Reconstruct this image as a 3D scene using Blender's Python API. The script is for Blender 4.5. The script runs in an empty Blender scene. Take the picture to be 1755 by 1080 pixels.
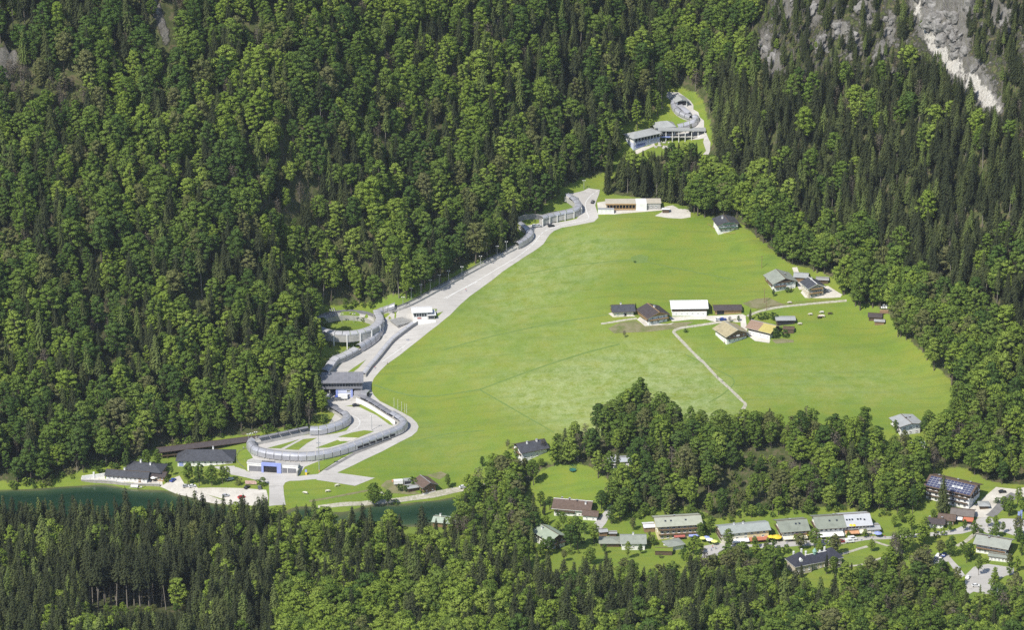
import bpy, bmesh, math, random
import numpy as np
from mathutils import Vector, Matrix
from mathutils.geometry import delaunay_2d_cdt
R = math.radians
rng = random.Random(7)
nrng = np.random.default_rng(11)
SC = bpy.context.scene
COL = SC.collection

# ------------------------------------------------------------------ camera, sky, sun, exposure
CAM_H, PITCH, FPX = 760.0, R(22.0), 5540.0      # camera height over the lake, downward tilt, focal length in photo pixels
cam_data = bpy.data.cameras.new('camera')
cam_data.sensor_width = 36.0
cam_data.lens = 36.0 * FPX / 1755.0
cam_data.clip_start, cam_data.clip_end = 5.0, 9000.0
cam = bpy.data.objects.new('camera', cam_data)
COL.objects.link(cam)
cam.location = (0, 0, CAM_H)
cam.rotation_euler = (R(90) - PITCH, 0, 0)
SC.camera = cam

SUN_EL, SUN_AZ = R(50), math.atan2(-0.66, -0.75)   # direction towards the sun: left of the view and a little behind the camera
sun_dir = Vector((math.sin(SUN_AZ) * math.cos(SUN_EL), math.cos(SUN_AZ) * math.cos(SUN_EL), math.sin(SUN_EL)))
world = bpy.data.worlds.new('World'); SC.world = world; world.use_nodes = True
wn = world.node_tree.nodes; wl = world.node_tree.links
bg = wn['Background']
sky = wn.new('ShaderNodeTexSky'); sky.sky_type = 'NISHITA'; sky.sun_disc = False
sky.sun_elevation = SUN_EL; sky.sun_rotation = SUN_AZ; sky.altitude = 600; sky.air_density = 1.0; sky.dust_density = 1.0
wl.new(sky.outputs[0], bg.inputs[0]); bg.inputs[1].default_value = 0.125
sun_data = bpy.data.lights.new('sun', 'SUN'); sun_data.energy = 4.3; sun_data.angle = R(0.53); sun_data.color = (1.0, 0.95, 0.86)
sun = bpy.data.objects.new('sun', sun_data); COL.objects.link(sun)
sun.location = sun_dir * 600 + Vector((0, 1700, 0))
sun.rotation_euler = (-sun_dir).to_track_quat('-Z', 'Y').to_euler()
SC.view_settings.view_transform = 'Standard'; SC.view_settings.look = 'None'
SC.view_settings.exposure = 0.42; SC.view_settings.gamma = 1.0; SC.view_settings.use_curve_mapping = False
SC.cycles.max_bounces = 5; SC.cycles.diffuse_bounces = 2; SC.cycles.glossy_bounces = 2
SC.cycles.transmission_bounces = 3; SC.cycles.transparent_max_bounces = 4; SC.cycles.volume_bounces = 0
SC.cycles.use_denoising = False

# ------------------------------------------------------------------ survey: photo pixels to points on the ground
ZM = dict(A=(500,480,4.909), B=(400,640,4.909), C=(120,720,4.875), D=(660,300,4.3875), E=(980,140,4.153), F=(1000,440,3.815),
          G=(560,760,3.989), H=(880,840,4.179), I=(1180,840,4.875), J=(1500,780,4.153), K=(0,640,4.909), L=(860,720,6.0),
          M=(1480,640,5.4), N=(530,500,9.0), O=(1050,150,8.306), Q=(1200,460,7.3125), S=(1030,500,8.775), P=(0,0,1.0), T=(1000,600,2.659), U=(1200,340,3.0))
def zp(k, *pts):
    x, y, s = ZM[k]
    return [(x + a / s, y + b / s) for a, b in pts]
CP, SP = math.cos(PITCH), math.sin(PITCH)
def ray(px, py):
    u, v = (px - 877.5) / FPX, (540.0 - py) / FPX
    return np.array([u, CP + v * SP, -SP + v * CP])
def proj(x, y, z):
    dz = z - CAM_H
    dep = y * CP - dz * SP
    return 877.5 + FPX * x / dep, 540.0 - FPX * (y * SP + dz * CP) / dep, dep
def at_z(px, py, z):
    d = ray(px, py); t = (z - CAM_H) / d[2]
    return d * t + np.array([0, 0, CAM_H])
ctrl = []
lam = []
def c(px, py, z): ctrl.append(at_z(px, py, z)); lam.append(.004)
def up(bx, by, bz, x2, y2, s):                        # a point seen at (x2, y2) on a slope of s degrees above the base point
    b = at_z(bx, by, bz); d = ray(x2, y2); t = math.tan(R(s))
    k = (bz - CAM_H - t * b[1]) / (d[2] - t * d[1])
    ctrl.append(d * k + np.array([0, 0, CAM_H])); lam.append(.25)
# lake bed, shores and the flat by the lake
for p in [(-150,880,-4),(0,880,-4),(120,870,-4),(220,865,-3.5),(300,878,-3),(400,888,-3),(520,888,-3),(640,886,-3),(720,880,-3.2),(790,868,-2.5),
          (-150,838,1),(0,836,.8),(80,832,.8),(140,823,1.6),(215,829,1.7),(270,834,.9),(300,846,.4),(345,857,.4),(400,866,.6),(285,851,-1.2),(330,864,-1.0),(200,843,-1.6),(100,846,-1.8),(0,850,-2),(620,884,-1.2),(700,873,-1.2),(772,862,-1.2),(470,872,1.6),
          (560,866,1.3),(610,862,1.2),(680,856,1.3),(760,847,1.4),(790,842,1.6),(820,838,2.4),(850,850,2.5),
          (-150,912,1.5),(0,912,1.5),(150,910,1.5),(300,902,1.5),(450,908,1.5),(600,910,1.5),(700,906,1.4),(760,905,1.5),(800,895,2)]: c(*p)
# loop, forecourt, lower meadow
for p in [(330,800,3.0),(400,812,3.5),(470,822,3.6),(430,850,2.3),(520,845,3),(600,835,3.5),(700,838,3.5),(740,845,2.5),(600,815,5),(560,800,6.5),
          (480,795,5.5),(430,785,6.5),(440,760,8.5),(520,760,9),(540,783,7.5),(600,772,9),(650,757,10.5),(700,738,12),(640,720,12.5),(580,735,11),(600,690,14),
          (640,690,14.5),(560,690,14),(720,800,7),(800,800,8),(720,700,15),(650,640,21),(850,740,16),(900,650,25),(800,560,34),
          (950,500,43),(900,450,47),(1000,400,55),(1040,365,60),(1180,378,59),(1245,402,57),(570,640,20),(620,610,24),(680,560,31),(740,520,37),(820,465,43),(900,420,50),(950,380,56),(1010,345,61)]: c(*p)
# right-hand meadow and the village
for p in [(1100,600,32),(1200,560,37),(1180,542,40),(1090,540,41),(1340,495,47),(1430,515,45),(1400,560,40),(1300,590,35),(1310,640,31),(1500,620,33),(1600,668,31),
          (1270,712,26),(1000,745,19),(1100,700,25.5),(1450,700,27),(905,780,14),(1000,700,23),(960,850,6),(985,806,14),(920,840,7),(870,830,5),
          (1290,770,22),(1400,770,22),(1150,780,20),(1080,800,16),(1500,770,21),(1555,745,24),(1320,810,15),(1600,800,14),(1660,840,10),(1300,880,6.5),(1200,885,6),(1430,875,7),(1100,880,6),
          (1000,895,5),(940,935,4),(1100,935,3.5),(1250,932,4),(1400,930,4),(1500,918,4.5),(1600,905,5.5),(1650,868,8),(1755,850,11),(1755,950,5),(1400,990,3),(1600,1000,3.5),(1900,850,14),(1900,980,6)]: c(*p)
# near slope
for p in [(-150,1010,18),(0,1010,17),(300,1010,16),(600,1000,15),(850,990,11),(1000,1000,8),(1150,1020,7),(1350,1050,6),(1550,1060,6),(1755,1060,7),(1900,1060,8),
          (-150,1100,42),(200,1100,41),(600,1100,37),(1000,1100,27),(1400,1110,18),(1755,1120,16),(1900,1120,16),
          (-150,1280,84),(400,1280,82),(900,1280,74),(1400,1280,56),(1900,1280,50)]: c(*p)
# left mountain
FOOT = [(-150,832,2),(0,826,2.5),(100,818,3),(200,797,4.5),(300,764,7),(420,746,9.5),(530,722,11.5),(545,650,19),(545,560,31),(650,525,38),(760,472,44),(880,408,53),(985,335,62)]
for x, y, z in FOOT: c(x, y, z)
for x, y, z in FOOT[:7] + FOOT[9:11]:
    for k, dy, s in ((0.5, 120, 32), (1, 260, 35), (1, 420, 36), (1, 600, 36), (1, 800, 37), (1, 1050, 38)):
        if y - dy > -330: up(x, y, z, x + 0.05 * dy, y - dy, s)
for x, y, z in FOOT[11:]:
    for dy, s in ((70, 30), (150, 34), (260, 36), (390, 38), (560, 38)): up(x, y, z, x, y - dy, s)
# the gully with the start house, and up the ravine
for p in [(1030,322,63),(1100,345,61.5),(1070,265,74),(1130,255,76),(1200,255,76),(1130,215,82),(1165,182,90),(1190,215,83),(1195,160,95),(1130,100,112),(1125,30,130),(1122,-60,156),(1120,-300,230)]: c(*p)
# right mountain
for x, y, z in [(1230,372,60),(1300,425,57),(1345,460,52),(1440,505,46.5),(1525,560,40),(1640,675,31.5),(1700,725,26),(1770,790,15)]:
    c(x, y, z)
    for dy, s in ((90, 22), (190, 28), (320, 33), (470, 36), (640, 38), (840, 39)):
        if y - dy > -330: up(x, y, z, x + 0.12 * dy, y - dy, s)
for x, y, z in [(1900,760,30)]:
    for dy, s in ((0, 20), (150, 26), (330, 32), (560, 36), (800, 38)): up(x, y, z, x, y - dy, s)
for p in [(1230,200,92),(1290,100,124),(1290,0,153)]: c(*p)
ctrl = np.array(ctrl)
CXY = ctrl[:, :2] / 100.0
def _tps(r2): return np.where(r2 > 1e-12, 0.5 * r2 * np.log(np.maximum(r2, 1e-12)), 0.0)
n = len(ctrl)
K_ = _tps(((CXY[:, None] - CXY[None]) ** 2).sum(-1)) + np.diag(lam)
A_ = np.zeros((n + 3, n + 3)); A_[:n, :n] = K_; A_[:n, n] = 1; A_[:n, n + 1:] = CXY; A_[n, :n] = 1; A_[n + 1:, :n] = CXY.T
W_ = np.linalg.solve(A_, np.concatenate([ctrl[:, 2], np.zeros(3)]))
def tps_z(x, y):
    q = np.stack([np.ravel(x), np.ravel(y)], -1) / 100.0
    out = np.empty(len(q))
    for i in range(0, len(q), 20000):
        s = q[i:i + 20000]
        out[i:i + 20000] = _tps(((s[:, None] - CXY[None]) ** 2).sum(-1)) @ W_[:n] + W_[n] + s @ W_[n + 1:]
    return out.reshape(np.shape(x))
def vnoise(x, y, seed):                                # smooth value noise in [-1, 1]
    x = np.asarray(x, float); y = np.asarray(y, float)
    xi, yi = np.floor(x).astype(np.int64), np.floor(y).astype(np.int64)
    fx, fy = x - xi, y - yi
    fx, fy = fx * fx * (3 - 2 * fx), fy * fy * (3 - 2 * fy)
    def h(a, b):
        v = (a * 374761393 + b * 668265263 + seed * 1442695041) & 0x7fffffff
        v = ((v ^ (v >> 13)) * 1274126177) & 0x7fffffff
        return ((v ^ (v >> 16)) & 0xffff) / 32767.5 - 1.0
    return (h(xi, yi) * (1 - fx) + h(xi + 1, yi) * fx) * (1 - fy) + (h(xi, yi + 1) * (1 - fx) + h(xi + 1, yi + 1) * fx) * fy
def fbm(x, y, seed, o=4):
    r, a = 0, 1.0
    for k in range(o):
        r = r + a * vnoise(x * 2 ** k, y * 2 ** k, seed + k); a *= 0.5
    return r
def in_poly(px, py, poly):
    px = np.asarray(px, float); py = np.asarray(py, float); r = np.zeros(px.shape, bool)
    j = len(poly) - 1
    for i in range(len(poly)):
        (x1, y1), (x2, y2) = poly[i], poly[j]
        if y1 != y2:
            r ^= ((y1 > py) != (y2 > py)) & (px < (x2 - x1) * (py - y1) / (y2 - y1) + x1)
        j = i
    return r

# ------------------------------------------------------------------ land cover, as outlines of the ground in the photograph
WOOD_LEFT = [(-400,-700),(1122,-700),(1122,100),(1118,140),(1140,162),(1132,200),(1062,222),(1052,250),(1066,272),(1040,298),(1012,312),(985,322),(962,340),(930,366),(893,376),
             (878,392),(884,424),(860,436),(826,450),(780,474),(740,494),(700,512),(676,516),(655,523),(635,530),(562,531),(540,540),(535,580),(548,604),(556,622),(545,640),(543,660),(546,690),(556,712),
             (535,732),(440,748),(420,754),(330,760),(254,780),(236,796),(180,802),(138,818),(60,836),(-400,848)]
WOOD_RIGHT = [(1122,-700),(2100,-700),(2100,820),(1760,795),(1705,722),(1650,682),(1602,640),(1562,600),(1532,575),(1524,552),(1496,528),(1470,530),(1450,522),(1440,496),(1412,474),(1380,462),(1352,462),
              (1318,432),(1280,400),(1262,388),(1222,374),(1192,372),(1178,354),(1132,346),(1042,338),(1032,322),(1050,300),(1085,270),(1135,258),(1195,268),(1217,262),(1207,215),(1200,185),(1186,160),(1150,152),(1122,100)]
WOOD_BANK = [(1052,716),(1085,706),(1122,714),(1140,738),(1200,748),(1250,752),(1300,742),(1400,746),(1480,752),(1528,775),(1568,788),(1592,770),(1592,752),(1640,704),(1705,722),(1760,795),(2100,820),(2100,845),(1755,835),(1700,835),
             (1650,806),(1580,815),(1576,868),(1500,880),(1400,874),(1322,878),(1290,872),(1205,878),(1112,872),(1070,886),(1048,870),(1044,835),(1000,800),(960,798),(926,815),(908,850),(896,878),(850,888),(796,880),(816,842),(850,808),(890,794),(950,782),(1010,764)]
WOOD_NEAR = [(-400,930),(0,930),(250,930),(300,924),(450,928),(600,940),(740,964),(830,992),(920,1014),(1010,1040),(1100,1046),(1200,1046),(1300,1048),(1345,1056),(1450,1080),(1560,1112),(1700,1130),(2100,1140),(2100,1400),(-400,1400)]
SCRUB = [(1270,790),(1330,775),(1350,800),(1340,835),(1300,850),(1250,900),(1200,890),(1215,850),(1250,830)]
CLEAR_LEFT = [(-60,130),(50,122),(120,150),(150,185),(130,215),(60,215),(-60,190)]
ROCKS = [[(1556,-60),(1655,-60),(1668,10),(1652,60),(1662,100),(1682,128),(1717,188),(1708,193),(1660,152),(1608,92),(1572,40)],
         [(1335,-20),(1352,-20),(1360,12),(1350,30),(1338,12)], [(1385,5),(1402,0),(1408,30),(1396,44)], [(1452,60),(1466,58),(1470,86),(1458,92)], [(1500,72),(1512,70),(1516,98),(1506,104)], [(1320,96),(1334,92),(1338,122),(1326,128)], [(1400,62),(1414,60),(1416,84),(1404,88)],
         [(1302,58),(1318,50),(1320,80),(1312,100),(1304,85)], [(1424,38),(1446,38),(1448,56),(1432,60)], [(1477,0),(1489,0),(1490,40),(1484,62),(1479,30)],
         [(1518,28),(1530,28),(1531,68),(1523,72)], [(-60,88),(30,84),(36,112),(16,122),(-60,122)], [(242,-30),(260,-30),(284,40),(295,80),(288,84),(272,50)],
         [(1119,-60),(1130,-60),(1128,20),(1122,32)], [(1690,-30),(1702,-30),(1732,46),(1726,56),(1700,20)]]
SPARSE = [(1300,-80),(1800,-80),(1800,90),(1735,120),(1745,215),(1700,230),(1640,190),(1560,120),(1540,140),(1470,140),(1400,150),(1330,160),(1290,130)]

# ------------------------------------------------------------------ terrain
def axis(lo, a, b, hi, fine, coarse):
    return np.concatenate([np.arange(lo, a - 1, coarse), np.arange(a, b + .01, fine), np.arange(b + coarse, hi + 1, coarse)])
GX0, GX1, GY0, GY1, GS = -400.0, 400.0, 1290.0, 2340.0, 2.5
gx = axis(-2400, GX0, GX1, 2400, GS, 80.0); gy = axis(-400, GY0, GY1, 3900, GS, 80.0)
MX, MY = np.meshgrid(gx, gy)
cx_, cy_ = np.clip(MX, -430, 430), np.clip(MY, 1300, 2330)
MZ = tps_z(cx_, cy_)
MZ = np.where(MY > 2330, MZ + (MY - 2330) * 0.5, MZ)
MZ = np.where(MY < 1300, MZ + (1300 - MY) * 0.12, MZ)
PX, PY, _ = proj(MX, MY, MZ)
wl_, wr_ = in_poly(PX, PY, WOOD_LEFT), in_poly(PX, PY, WOOD_RIGHT)
rock_m = np.zeros(MX.shape)
for poly in ROCKS: rock_m = np.maximum(rock_m, in_poly(PX, PY, poly))
def blur(a, k):
    for _ in range(k):
        a = (a + np.roll(a, 1, 0) + np.roll(a, -1, 0) + np.roll(a, 1, 1) + np.roll(a, -1, 1)) / 5
    return a
mount = blur((wl_ | wr_).astype(float), 12)
mount = np.clip(mount * 1.6 - .6, 0, 1)
MZ = MZ + mount * (fbm(MX / 60, MY / 60, 3) * 3.2 + fbm(MX / 14, MY / 14, 9, 3) * 0.8)
rb = blur(rock_m, 2)
MZ = MZ + rb * (np.abs(fbm((MX + .6 * MY) / 9, (MY - .2 * MX) / 22, 21, 4)) * 11.0 - 2.0)
MZ = MZ + rb * np.abs(fbm(MX / 6.5, MY / 9.5, 33, 3)) * 3.5
MZ = MZ + (1 - mount) * fbm(MX / 45, MY / 45, 5, 2) * 0.25
ix0 = int(np.searchsorted(gx, GX0 - .01)); iy0 = int(np.searchsorted(gy, GY0 - .01))
FZ = MZ[iy0:iy0 + int((GY1 - GY0) / GS) + 1, ix0:ix0 + int((GX1 - GX0) / GS) + 1]
def ground(x, y):
    fx = np.clip((np.asarray(x, float) - GX0) / GS, 0, FZ.shape[1] - 1.001); fy = np.clip((np.asarray(y, float) - GY0) / GS, 0, FZ.shape[0] - 1.001)
    i, j = fx.astype(int), fy.astype(int); u, v = fx - i, fy - j
    return (FZ[j, i] * (1 - u) + FZ[j, i + 1] * u) * (1 - v) + (FZ[j + 1, i] * (1 - u) + FZ[j + 1, i + 1] * u) * v
def hit(px, py):                                       # where the line of sight through a photo pixel meets the ground
    px = np.atleast_1d(np.asarray(px, float)); py = np.atleast_1d(np.asarray(py, float))
    u, v = (px - 877.5) / FPX, (540.0 - py) / FPX
    dx, dy, dz = u, CP + v * SP, -SP + v * CP
    t = np.full(px.shape, 1400.0); done = np.zeros(px.shape, bool)
    for step in (12.0, 1.5, 0.15, 0.02):
        done[:] = False
        for _ in range(400):
            z = CAM_H + dz * t
            done |= z <= ground(dx * t, dy * t)
            if done.all(): break
            t = np.where(done, t, t + step)
        t = t - step
    t = t + 0.02
    return np.stack([dx * t, dy * t, CAM_H + dz * t], -1)
def G(px, py):
    return Vector(hit(px, py)[0])
def GZ(k, x, y):
    (p,) = zp(k, (x, y)); return G(*p)

# the hollow inside the round viaduct
RING = hit(*zp('N', (592, 560))[0])[0]
RING_FLOOR = float(hit(*zp('N', (592, 738))[0])[0][2]) + .4
_rr = np.hypot(MX - RING[0], MY - RING[1])
_shelf = np.maximum(RING[2] + 2.2 + np.maximum(0, _rr - 24) * .25 + np.maximum(0, _rr - 30) * 1.75, RING_FLOOR)
_w = np.clip((MY - RING[1] + 14) / 14, 0, 1) * np.clip((RING[0] + 34 - MX) / 12, 0, 1) * (_rr < 90)
MZ[:] = MZ + _w * (np.minimum(MZ, _shelf) - MZ)
MZ[:] = np.where(_rr < 20.6, np.minimum(MZ, RING_FLOOR + .02 * (MY - RING[1])), MZ)
MZ[:] = np.where((_rr > 26) & (_rr < 85) & (MY > RING[1]), blur(MZ, 5), MZ)
def link(o, parent=None):
    COL.objects.link(o)
    if parent is not None: o.parent = parent
    return o
def tag(o, label=None, cat=None, group=None, kind=None):
    if label: o['label'] = label
    if cat: o['category'] = cat
    if group: o['group'] = group
    if kind: o['kind'] = kind
    return o
def mesh_of(name, verts, faces, mats=(), fmat=None, smooth=False):
    me = bpy.data.meshes.new(name)
    me.from_pydata([tuple(v) for v in verts], [], [tuple(f) for f in faces])
    for m in mats: me.materials.append(m)
    if fmat is not None: me.polygons.foreach_set('material_index', np.asarray(fmat, np.int32))
    if smooth: me.polygons.foreach_set('use_smooth', np.ones(len(me.polygons), bool))
    me.update()
    return me
def put(name, me, parent=None, loc=(0, 0, 0), rz=0.0):
    o = bpy.data.objects.new(name, me); o.location = loc; o.rotation_euler = (0, 0, rz)
    return link(o, parent)
def empty(name, loc, rz, label, cat, group=None):
    o = bpy.data.objects.new(name, None); o.location = loc; o.rotation_euler = (0, 0, rz); o.empty_display_size = 1
    link(o); return tag(o, label, cat, group)

# ------------------------------------------------------------------ materials
class NT:
    def __init__(s, name):
        s.m = bpy.data.materials.new(name); s.m.use_nodes = True; s.t = s.m.node_tree; s.t.nodes.clear()
        s.out = s.n('ShaderNodeOutputMaterial')
    def n(s, kind, **kw):
        x = s.t.nodes.new(kind)
        for k, v in kw.items(): setattr(x, k, v)
        return x
    def l(s, a, b): s.t.links.new(a, b)
    def noise(s, scale, detail=4, rough=.6, vec=None):
        x = s.n('ShaderNodeTexNoise'); x.inputs['Scale'].default_value = scale; x.inputs['Detail'].default_value = detail; x.inputs['Roughness'].default_value = rough
        s.l(vec if vec is not None else s.pos(), x.inputs['Vector']); return x.outputs['Fac']
    def pos(s):
        if not hasattr(s, '_p'): s._p = s.n('ShaderNodeNewGeometry').outputs['Position']
        return s._p
    def ramp(s, fac, stops):
        x = s.n('ShaderNodeValToRGB'); e = x.color_ramp.elements
        while len(e) < len(stops): e.new(0.5)
        for a, (p, col) in zip(e, stops):
            a.position = p; a.color = (*col, 1) if len(col) == 3 else col
        s.l(fac, x.inputs[0]); return x.outputs[0]
    def mix(s, fac, a, b):
        x = s.n('ShaderNodeMix', data_type='RGBA')
        for v, i in ((fac, 0), (a, 6), (b, 7)):
            if isinstance(v, (int, float)): x.inputs[i].default_value = v
            elif isinstance(v, tuple): x.inputs[i].default_value = (*v, 1)
            else: s.l(v, x.inputs[i])
        return x.outputs[2]
    def math(s, op, a, b=0.0):
        x = s.n('ShaderNodeMath', operation=op); x.use_clamp = False
        for v, i in ((a, 0), (b, 1)):
            if isinstance(v, (int, float)): x.inputs[i].default_value = v
            else: s.l(v, x.inputs[i])
        return x.outputs[0]
    def bsdf(s, col, rough=.8, metal=0.0, spec=.3, bump=None, bstr=.4, bdist=.1):
        b = s.n('ShaderNodeBsdfPrincipled')
        if isinstance(col, tuple): b.inputs['Base Color'].default_value = (*col, 1)
        else: s.l(col, b.inputs['Base Color'])
        b.inputs['Roughness'].default_value = rough; b.inputs['Metallic'].default_value = metal; b.inputs['Specular IOR Level'].default_value = spec
        if bump is not None:
            x = s.n('ShaderNodeBump'); x.inputs['Strength'].default_value = bstr; x.inputs['Distance'].default_value = bdist
            s.l(bump, x.inputs['Height']); s.l(x.outputs[0], b.inputs['Normal'])
        s.l(b.outputs[0], s.out.inputs[0]); return b
MATS = {}
def plain(name, col, rough=.75, metal=0.0, var=.18, scale=.9, spec=.3):
    if name in MATS: return MATS[name]
    t = NT(name); f = t.noise(scale, 5, .65)
    c2 = tuple(max(0, v * (1 - var)) for v in col); c3 = tuple(min(1, v * (1 + var * .6)) for v in col)
    t.bsdf(t.ramp(f, [(.3, c2), (.5, col), (.72, c3)]), rough, metal, spec)
    MATS[name] = t.m; return t.m

def grass_colour(t):                                  # meadow: mown green with buttercup yellow and white seed-head patches
    big, mid, fin = t.noise(.012, 4, .55), t.noise(.07, 5, .6), t.noise(.9, 3, .7)
    base = t.ramp(big, [(.3, (.138, .208, .028)), (.5, (.164, .232, .033)), (.7, (.190, .242, .042))])
    base = t.mix(t.ramp(mid, [(.42, (0, 0, 0)), (.72, (.55, .55, .55))]), base, (.235, .235, .040))
    mp_ = t.n('ShaderNodeMapping'); mp_.inputs['Rotation'].default_value = (0, 0, .62); mp_.inputs['Scale'].default_value = (.02, .22, .1); t.l(t.pos(), mp_.inputs[0])
    swath = t.noise(1.0, 4, .6, mp_.outputs[0])
    base = t.mix(t.ramp(swath, [(.38, (.40, .40, .40)), (.52, (0, 0, 0))]), base, (.110, .172, .038))
    base = t.mix(t.ramp(mid, [(.25, (.5, .5, .5)), (.42, (0, 0, 0))]), base, (.100, .170, .034))
    return t.mix(t.ramp(fin, [(.35, (.30, .30, .30)), (.5, (0, 0, 0))]), base, (.095, .145, .030))
t = NT('terrain_ground')
zone = t.n('ShaderNodeVertexColor', layer_name='cover').outputs[0]
sep = t.n('ShaderNodeSeparateColor'); t.l(zone, sep.inputs[0])
fin = t.noise(.6, 4, .7)
grass = grass_colour(t)
fl = t.n('ShaderNodeMix', data_type='RGBA')
flower = t.math('MULTIPLY', sep.outputs[2], t.ramp(t.math('ADD', t.math('MULTIPLY', t.noise(.16, 6, .75), .75), t.math('MULTIPLY', t.noise(1.1, 2, .6), .35)), [(.43, (0, 0, 0)), (.74, (.66, .66, .66))]))
grass = t.mix(flower, grass, (.42, .47, .25))
duff = t.ramp(t.noise(.25, 5, .7), [(.3, (.040, .050, .018)), (.5, (.070, .085, .030)), (.62, (.125, .105, .062)), (.75, (.080, .120, .030))])
stone = t.ramp(t.noise(.11, 8, .72), [(.28, (.08, .074, .062)), (.42, (.16, .15, .137)), (.55, (.24, .228, .212)), (.72, (.34, .325, .305))])
streak = t.n('ShaderNodeMapping'); streak.inputs['Scale'].default_value = (1.2, .12, .10); t.l(t.pos(), streak.inputs[0])
stone = t.mix(t.ramp(t.noise(.8, 5, .7, streak.outputs[0]), [(.40, (.65, .65, .65)), (.56, (0, 0, 0))]), stone, (.17, .165, .12))
jag = t.math('ADD', t.math('MULTIPLY', t.math('SUBTRACT', t.noise(.30, 5, .7), .5), 1.1), .0)
wf = t.math('ADD', sep.outputs[0], jag); rf = t.math('ADD', sep.outputs[1], jag)
wfr = t.ramp(wf, [(.42, (0, 0, 0)), (.58, (1, 1, 1))]); rfr = t.ramp(rf, [(.42, (0, 0, 0)), (.56, (1, 1, 1))])
scr = t.ramp(t.math('ADD', t.n('ShaderNodeVertexColor', layer_name='scree').outputs[0], jag), [(.45, (0, 0, 0)), (.6, (1, 1, 1))])
col = t.mix(scr, t.mix(rfr, t.mix(wfr, grass, duff), stone), t.ramp(t.noise(.5, 5, .7), [(.3, (.50, .47, .41)), (.7, (.68, .65, .59))]))
hgt = t.math('ADD', t.math('MULTIPLY', t.noise(.8, 5, .7), .3), t.math('MULTIPLY', t.math('MULTIPLY', rfr, t.noise(.22, 7, .75)), 5.0))
t.bsdf(col, .92, 0, .12, hgt, .9, .8)
M_TERRAIN = t.m

t = NT('lawn'); t.bsdf(grass_colour(t), .92, 0, .12, t.noise(1.4, 4, .7), .7, .2); M_GRASS = t.m
t = NT('asphalt')
pat = t.ramp(t.noise(.05, 5, .65), [(.3, (.38, .365, .34)), (.5, (.435, .418, .39)), (.7, (.49, .47, .44))])
mp_ = t.n('ShaderNodeMapping'); mp_.inputs['Rotation'].default_value = (0, 0, -.95); mp_.inputs['Scale'].default_value = (.02, .9, .1); t.l(t.pos(), mp_.inputs[0])
pat = t.mix(t.ramp(t.noise(1.0, 5, .65, mp_.outputs[0]), [(.36, (.55, .55, .55)), (.55, (0, 0, 0))]), pat, (.35, .335, .31))
patch = t.ramp(t.noise(.22, 3, .5), [(.36, (.6, .6, .6)), (.40, (0, 0, 0))])
t.bsdf(t.mix(patch, pat, (.36, .345, .32)), .9, 0, .2, t.noise(3, 3, .6), .2, .03); M_ASPHALT = t.m
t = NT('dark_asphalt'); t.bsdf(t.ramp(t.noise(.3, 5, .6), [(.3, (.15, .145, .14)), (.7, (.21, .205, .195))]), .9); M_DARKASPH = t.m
t = NT('pale_gravel')
t.bsdf(t.ramp(t.math('ADD', t.math('MULTIPLY', t.noise(.12, 5, .7), .6), t.math('MULTIPLY', t.noise(1.5, 3, .7), .4)), [(.3, (.36, .335, .285)), (.5, (.52, .49, .43)), (.65, (.62, .59, .53))]), .95, 0, .15, t.noise(3, 3, .7), .4, .05); M_GRAVEL = t.m
t = NT('worn_path'); t.bsdf(t.mix(t.ramp(t.noise(.7, 4, .7), [(.44, (.75, .75, .75)), (.56, (0, 0, 0))]), t.ramp(t.noise(.3, 5, .7), [(.3, (.36, .335, .28)), (.7, (.50, .47, .40))]), (.27, .27, .17)), .95); M_PATH = t.m
t = NT('trodden_grass'); t.bsdf(t.ramp(t.noise(.5, 5, .7), [(.35, (.115, .185, .042)), (.6, (.150, .215, .052))]), .95); M_TROD = t.m
t = NT('bare_soil')
t.bsdf(t.ramp(t.noise(.2, 6, .7), [(.3, (.115, .150, .042)), (.45, (.165, .165, .075)), (.6, (.215, .195, .115)), (.75, (.145, .185, .050))]), .95, 0, .1, t.noise(1.5, 4, .7), .5, .1); M_SOIL = t.m
t = NT('lake_water')
shal = t.n('ShaderNodeVertexColor', layer_name='depth').outputs[0]
wc = t.ramp(t.math('ADD', shal, t.math('MULTIPLY', t.math('SUBTRACT', t.noise(.03, 4, .6), .5), .45)), [(.05, (.125, .128, .058)), (.3, (.040, .074, .037)), (.75, (.013, .037, .021))])
b = t.bsdf(wc, .10, 0, .26, t.noise(.5, 4, .6), .12, .08); M_WATER = t.m

def leafy(name, lo, mid, hi, trans=.28, isl=.14):
    t = NT(name)
    oi = t.n('ShaderNodeObjectInfo').outputs['Random']
    gi = t.n('ShaderNodeNewGeometry').outputs['Random Per Island']
    c0 = t.ramp(oi, [(0, lo), (.5, mid), (1, hi)])
    c1 = t.mix(t.math('MULTIPLY', gi, isl), c0, tuple(v * .45 for v in lo))
    c2 = t.n('ShaderNodeHueSaturation'); c2.inputs['Saturation'].default_value = 1.0
    t.l(t.math('ADD', t.math('MULTIPLY', gi, .35), .85), c2.inputs['Value']); t.l(c1, c2.inputs['Color'])
    d = t.n('ShaderNodeBsdfDiffuse'); t.l(c2.outputs[0], d.inputs[0])
    tr = t.n('ShaderNodeBsdfTranslucent'); t.l(c2.outputs[0], tr.inputs[0])
    mx = t.n('ShaderNodeMixShader'); mx.inputs[0].default_value = trans
    t.l(d.outputs[0], mx.inputs[1]); t.l(tr.outputs[0], mx.inputs[2]); t.l(mx.outputs[0], t.out.inputs[0])
    return t.m
M_LEAF = [leafy('beech_leaf_lime', (.208, .290, .048), (.242, .328, .056), (.270, .348, .072), .30),
          leafy('beech_leaf_green', (.132, .202, .040), (.158, .234, .046), (.184, .254, .056), .30),
          leafy('beech_leaf_deep', (.080, .137, .035), (.098, .163, .039), (.120, .184, .047), .28),
          leafy('beech_leaf_olive', (.158, .178, .062), (.182, .200, .072), (.200, .208, .090), .30)]
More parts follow.
